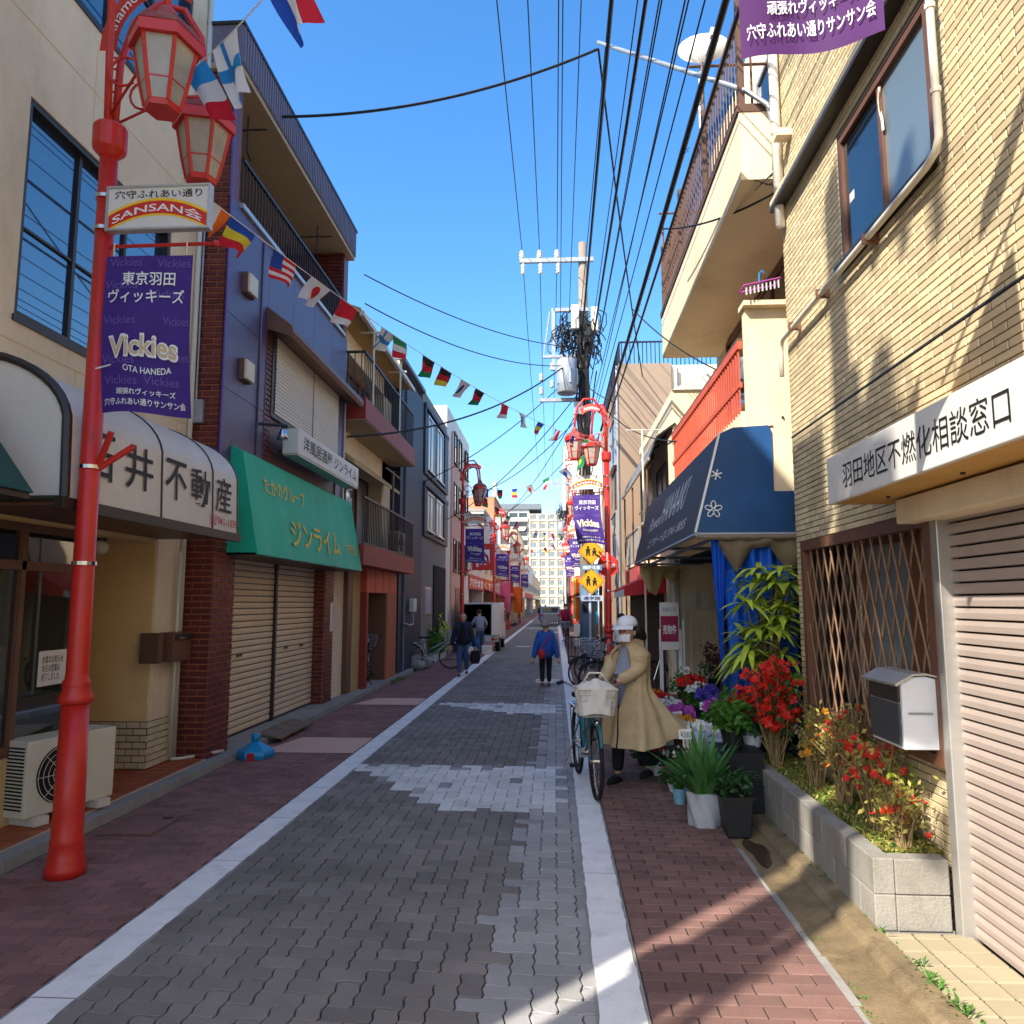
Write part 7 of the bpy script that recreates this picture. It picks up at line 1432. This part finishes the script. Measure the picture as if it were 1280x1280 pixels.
ns = thing('stop_sign', 'red and white road sign partly behind the red lamp post', 'road sign', (1.45, 20.9, 0)); MB().prism([(1.45 + .3 * math.cos(q * .5236), 2.75 + .3 * math.sin(q * .5236)) for q in range(12)], 'y', 20.9, 20.91).build('plate', 'ink_red', ns); MB().box(1.27, 20.89, 2.7, 1.63, 20.9, 2.8).build('bar', 'ink_white', ns); MB().tube([(1.45, 20.93, 0), (1.45, 20.93, 3.1)], .03, 8).build('post', 'galv', ns)
bf = thing('barrier', 'low black metal barrier beside the parked bicycles', 'barrier', (.75, 22.3, 0))
for z in (.75, .2): MB().tube([(.35, 22.3, z), (1.25, 22.3, z)], .025, 6).build('rail', 'rail_dark', bf)
for k in range(10): MB().tube([(.37 + k * .095, 22.3, 0 if k in (0, 9) else .2), (.37 + k * .095, 22.3, .75)], .02 if k in (0, 9) else .012, 5).build('bar', 'rail_dark', bf)
# ================================================================== far street
def shop(label, side, y0, y1, h, m_, fascia, sign=None, sgm='ink_red', awn=None, rows_=2, depth=7, front=None, roofm='concrete'):
    x = front if front is not None else (-3.8 if side < 0 else 1.75); xb = x + side * depth; t = thing('shop_building', label, 'building', ((x + xb) / 2, (y0 + y1) / 2, 0), 0, 'shop houses down the street'); s = -side; L_ = y1 - y0
    MB().box(x, y0, 2.6, xb, y1, h).box(x + side * .6, y0, 0, xb, y1, 2.6).build('wall', m_, t); MB().box(x - side * .06, y0 - .03, h, xb, y1 + .03, h + .15).build('roof', roofm, t)
    MB().box(x - side * .05, y0 + .1, 2.35, x + side * .02, y1 - .1, 3.0).build('fascia', fascia, t)
    MB().box(x + side * .55, y0 + .2, .05, x + side * .6, y1 - .2, 2.3).build('shop_front', 'glass_shop', t); MB().box(x + side * .0, y0, 0, x + side * .6, y0 + .25, 2.6).build('pier', m_, t); MB().box(x + side * .0, y1 - .25, 0, x + side * .6, y1, 2.6).build('pier', m_, t)
    n = max(1, int(L_ / 2.4))
    for r_ in range(rows_):
        z = 3.4 + r_ * 2.5
        if z + 1.2 > h: break
        for k in range(n): c = y0 + L_ * (k + .5) / n; window_x(t, x - side * .01, c - .65, c + .65, z, z + 1.15, s, 'glass_sky' if (k + r_) % 2 else 'glass_frost', 'alum', 2, .06)
    if sign: text(sign, sgm, t, (lambda a, b: Vector((x - side * .056, (y0 + .3 + (L_ - .6) * a) if side < 0 else (y1 - .3 - (L_ - .6) * a), 2.45 + .42 * b))), .02)
    if awn: MB().poly((x, y0 + .2, 2.5), (x, y1 - .2, 2.5), (x - side * .9, y1 - .2, 2.1), (x - side * .9, y0 + .2, 2.1)).build('awning', awn, t)
    return t
shop('grey white shop with red fascia sign beside the truck', -1, 33.1, 40, 5.6, 'white_wall', 'ink_red', '穴守食堂', 'ink_white', None, 1, roofm='roof_grey')
shop('cream shop with pale orange sign past the red fascia shop', -1, 40.2, 47, 6.6, 'cream_wall', 'nobori_orange', 'くすり', 'ink_white', 'red_tent'); shop('orange rendered three storey shop house on the left side', -1, 47.2, 55, 8.3, 'orange_wall', 'sign_white', '花と緑', 'ink_red', None, 2); shop('pale pink shop house with red awning on the left side', -1, 55.2, 64, 6.5, 'pink_wall', 'red_tent', None, 'ink_red', 'red_tent')
shop('small cream shop house after the pink one', -1, 64.2, 75, 7.5, 'cream_wall', 'nobori_pink', None, 'ink_red', 'tent_green'); shop('tall tan shop house far down the left side', -1, 75.2, 95, 9, 'apt_tan', 'sign_white'); shop('low white shop row at the left end of the street', -1, 95.2, 130, 7, 'white_wall', 'ink_red', None, 'ink_red', None, 1); shop('grey roofed house before the apartment tower on the left', -1, 130.5, 190, 6.5, 'apt_tan', 'sign_white', None, 'ink_red', None, 1)
shop('cream shop next to the taupe block on the right', 1, 28.2, 36, 6.2, 'cream_wall', 'red_faded', 'サンサン', 'ink_white', 'red_tent'); shop('white tiled shop with orange awning on the right', 1, 36.2, 45, 7.6, 'white_wall', 'nobori_orange', None, 'ink_red', 'nobori_orange'); shop('pale yellow shop house on the right behind the orange banners', 1, 45.2, 56, 6.4, 'cream_wall', 'nobori_yellow', None, 'ink_red', None); shop('pink shop house far down the right side', 1, 56.2, 72, 7.8, 'pink_wall', 'sign_white', None, 'ink_red', 'red_tent')
tw = shop('tall white sign tower building far down the right side', 1, 76, 90, 17.5, 'white_wall', 'sign_white', None, 'ink_red', None, 2, front=.95); text('山\n梅\n整\n体\n院', 'ink_red', tw, flat((1.05, 75.98, 11.5), (.8, 0, 0), (0, 0, 5.4)), .01)
shop('long beige shop row at the right end of the street', 1, 90.5, 140, 7, 'apt_tan', 'sign_white', None, 'ink_red', None, 1); shop('white house before the apartment tower on the right', 1, 141, 190, 8, 'apt_white', 'sign_white', None, 'ink_red', None, 1)
# projecting signs, nobori banners
for i, (x, y, z, w, h, m_, s_, ink, lb_) in enumerate(((-3.75, 34.2, 3.2, 1.0, 1.2, 'ink_red', '肉', 'ink_white', 'square red projecting sign beside the truck'), (-3.75, 41, 4.2, .8, 2.2, 'sign_white', '薬\n局', 'ink_red', 'tall white projecting sign on the cream shop'), (-3.75, 46, 3.4, .9, 1.1, 'nobori_orange', '酒', 'ink_white', 'orange projecting sign on the left shops'), (-3.75, 52, 2.4, .9, .9, 'ink_red', '茶', 'ink_white', 'small red projecting sign on the orange house'), (.95, 37, 3.0, .75, 2.6, 'sign_white', '寿\n司', 'ink_red', 'white vertical projecting sign on the right shops'), (1.0, 29, 3.2, .7, 3.6, 'sign_white', '整\n骨\n院', 'ink_black', 'long white vertical sign beside the taupe block'))):
    t = thing('projecting_sign', lb_, 'sign', (x, y, z), 0, 'projecting shop signs'); MB().box(x, y, z, x + w, y + .15, z + h).build('box', m_, t, bevel=.01); text(s_, ink, t, flat((x + w * .2, y - .006, z + h * .12), (w * .6, 0, 0), (0, 0, h * .76)), .03); MB().tube([(x + (w if x > 0 else 0), y + .08, z + h * .9), (x + (w + .2 if x > 0 else -.2), y + .08, z + h * .9)], .03, 5).build('bracket', 'galv', t)
for i, (x, y, m_, lb_) in enumerate(((1.5, 33, 'nobori_orange', 'orange vertical banner on a pole by the right shops'), (1.45, 35.5, 'nobori_yellow', 'yellow vertical banner on a pole next to the orange one'), (1.5, 42, 'nobori_pink', 'pink vertical banner on a pole by the white tiled shop'), (1.5, 26.5, 'flag_cloth_sky', 'sky blue vertical banner before the taupe block'), (-3.2, 44.5, 'nobori_pink', 'pink vertical banner on a pole by the left shops'), (-3.15, 57, 'nobori_orange', 'orange vertical banner on a pole by the pink left shop'), (-3.2, 61, 'flag_cloth_red', 'red vertical banner on a pole by the pink left shop'))):
    t = thing('vertical_banner', lb_, 'banner', (x, y, 0), 0, 'vertical shop banners'); MB().tube([(x, y, 0), (x, y, 3.0)], .02, 6).build('pole', 'white_plastic', t); sg_ = -1 if x > 0 else 1; MB().grid(lambda u, v: (x + sg_ * .6 * u, y + .06 * math.sin(u * 4 + v * 5), 1.0 + 1.9 * v), 8, 14).build('cloth', m_, t, True); MB().tube([(x, y, 2.95), (x + sg_ * .6, y, 2.95)], .012, 5).build('cross_bar', 'white_plastic', t); MB().lathe([(.2, 0), (.2, .1), (.05, .15)], (x, y, 0), 12).build('foot', 'pot_black', t)
sb = thing('shop_board', 'white standing shop board with green mark before the right shops', 'sign stand', (.9, 27, 0)); MB().box(.65, 27, .25, 1.15, 27.05, 1.0).build('board', 'sign_white', sb); MB().prism([(.8, .5), (1.0, .62), (.95, .8), (.85, .7)], 'y', 26.99, 27).build('mark', 'foliage', sb)
for x in (.68, 1.1): MB().box(x, 27, 0, x + .03, 27.05, .25).build('leg', 'rail_dark', sb)
cr = thing('parked_car', 'silver car standing far down the road before the tower', 'car', (-.4, 60, 0)); MB().prism([(58.4, .3), (61.9, .3), (61.95, .8), (61.2, .95), (60.6, 1.45), (58.9, 1.45), (58.4, .95)], 'x', -1.15, .35).build('body', 'steel_grey', cr, bevel=.06); MB().prism([(58.55, .98), (61.0, .98), (60.5, 1.38), (58.95, 1.38)], 'x', -1.16, .36).build('side_window', 'glass_dark', cr); MB().box(-1.0, 58.41, .98, .2, 58.6, 1.36).build('rear_window', 'glass_dark', cr)
for x in (-1.12, .2):
    for y in (59.1, 61.2): w = MB().tube([(x, y, .3), (x + .12, y, .3)], .3, 16).build('wheel', 'rubber', cr); MB().tube([(x - .004, y, .3), (x + .124, y, .3)], .17, 12).build('rim', 'steel_grey', w)
for x in (-1.1, .15): MB().box(x, 58.38, .7, x + .18, 58.4, .85).build('tail_light', 'tail_red', cr)
# plants on the left by the navy wall
for (x, y, h, n, lb_) in ((-3.62, 22.6, .9, 260, 'bushy green pot plant before the grey block entrance'), (-3.6, 23.4, .6, 160, 'low green pot plant next to the notice case'), (-3.62, 24.3, 1.1, 300, 'tall yellow green pot plant beside the parked bicycle')): potted(lb_, x, y, 0.0, .16, .25, 'pot_white', 'foliage' if n != 300 else 'foliage_lime', n, .3, h, ls=.06, group='pot plants on the left pavement')
for k, (x, y) in enumerate(((-3.58, 20.0), (-3.5, 20.45), (-3.62, 20.8))): tag(MB().blob((x, y, .12), (.2, .16, .14), 9, 6).build('rock', 'concrete'), ['pale rough stone at the foot of the navy wall', 'rough stone between two others by the navy wall', 'rough stone where the navy wall meets the grey block'][k], 'rock', 'stones by the navy wall')
# ================================================================== apartment tower at the end
ap_ = thing('apartment_tower', 'large white and tan apartment tower closing the end of the street', 'building', (-4, 226, 0)); FH = 2.75; NF = 10
MB().box(-19, 222, 0, -7.5, 234, 29).build('wall', 'apt_grey', ap_); MB().box(-7.5, 221, 0, 14, 234, 27.6).build('side_wall', 'apt_tan', ap_); MB().box(-19.4, 221.4, 29, -4, 234, 30.6).build('roof', 'roof_grey', ap_)
me_b = MB().box(0, 0, 0, 11.2, 1.4, 1.15).mesh('balcony'); me_b.materials.append(M['apt_white']); me_w = MB().box(0, 0, 0, 2.2, .1, 1.5).mesh('window'); me_w.materials.append(M['glass_dark']); me_d = MB().box(0, 0, 0, .12, 1.5, 2.7).mesh('divider'); me_d.materials.append(M['apt_grey']); me_t = MB().box(0, 0, 0, 1.2, .1, 1.35).mesh('window'); me_t.materials.append(M['glass_frost']); me_k = MB().box(0, 0, 0, 21.5, .35, .4).mesh('floor_band'); me_k.materials.append(M['apt_white']); me_c = MB().box(0, 0, 0, .4, .5, 27.5).mesh('column'); me_c.materials.append(M['apt_white'])
def inst(me, p): o = bpy.data.objects.new(me.name.split('.')[0], me); put(o, ap_); o.location = Vector(p) - ORG[ap_]
for f_ in range(NF):
    z = .6 + f_ * FH; inst(me_b, (-19, 220.6, z))
    for k in range(4): inst(me_w, (-18.7 + k * 2.8, 221.95, z + 1.15)); inst(me_d, (-19 + k * 2.8, 220.55, z + .02))
    inst(me_k, (-7.4, 220.7, z))
    for k in range(8): inst(me_t, (-6.6 + k * 2.6, 220.95, z + .75))
for k in range(9): inst(me_c, (-7.5 + k * 2.6, 220.55, 0))
MB().box(-18.6, 223, 30.6, -16.6, 225, 34.5).build('stair_tower', 'apt_white', ap_); MB().lathe([(.5, 0), (.5, 3.2)], (-17.6, 224, 34.5), 10).build('mast', 'apt_white', ap_)
for a in range(6): MB().tube([(-17.6 + 1.2 * math.cos(a), 224 + 1.2 * math.sin(a), 33), (-17.6 + 1.2 * math.cos(a), 224 + 1.2 * math.sin(a), 36)], .12, 5).build('antenna', 'galv', ap_)
bpy.data.scenes.remove(TS)
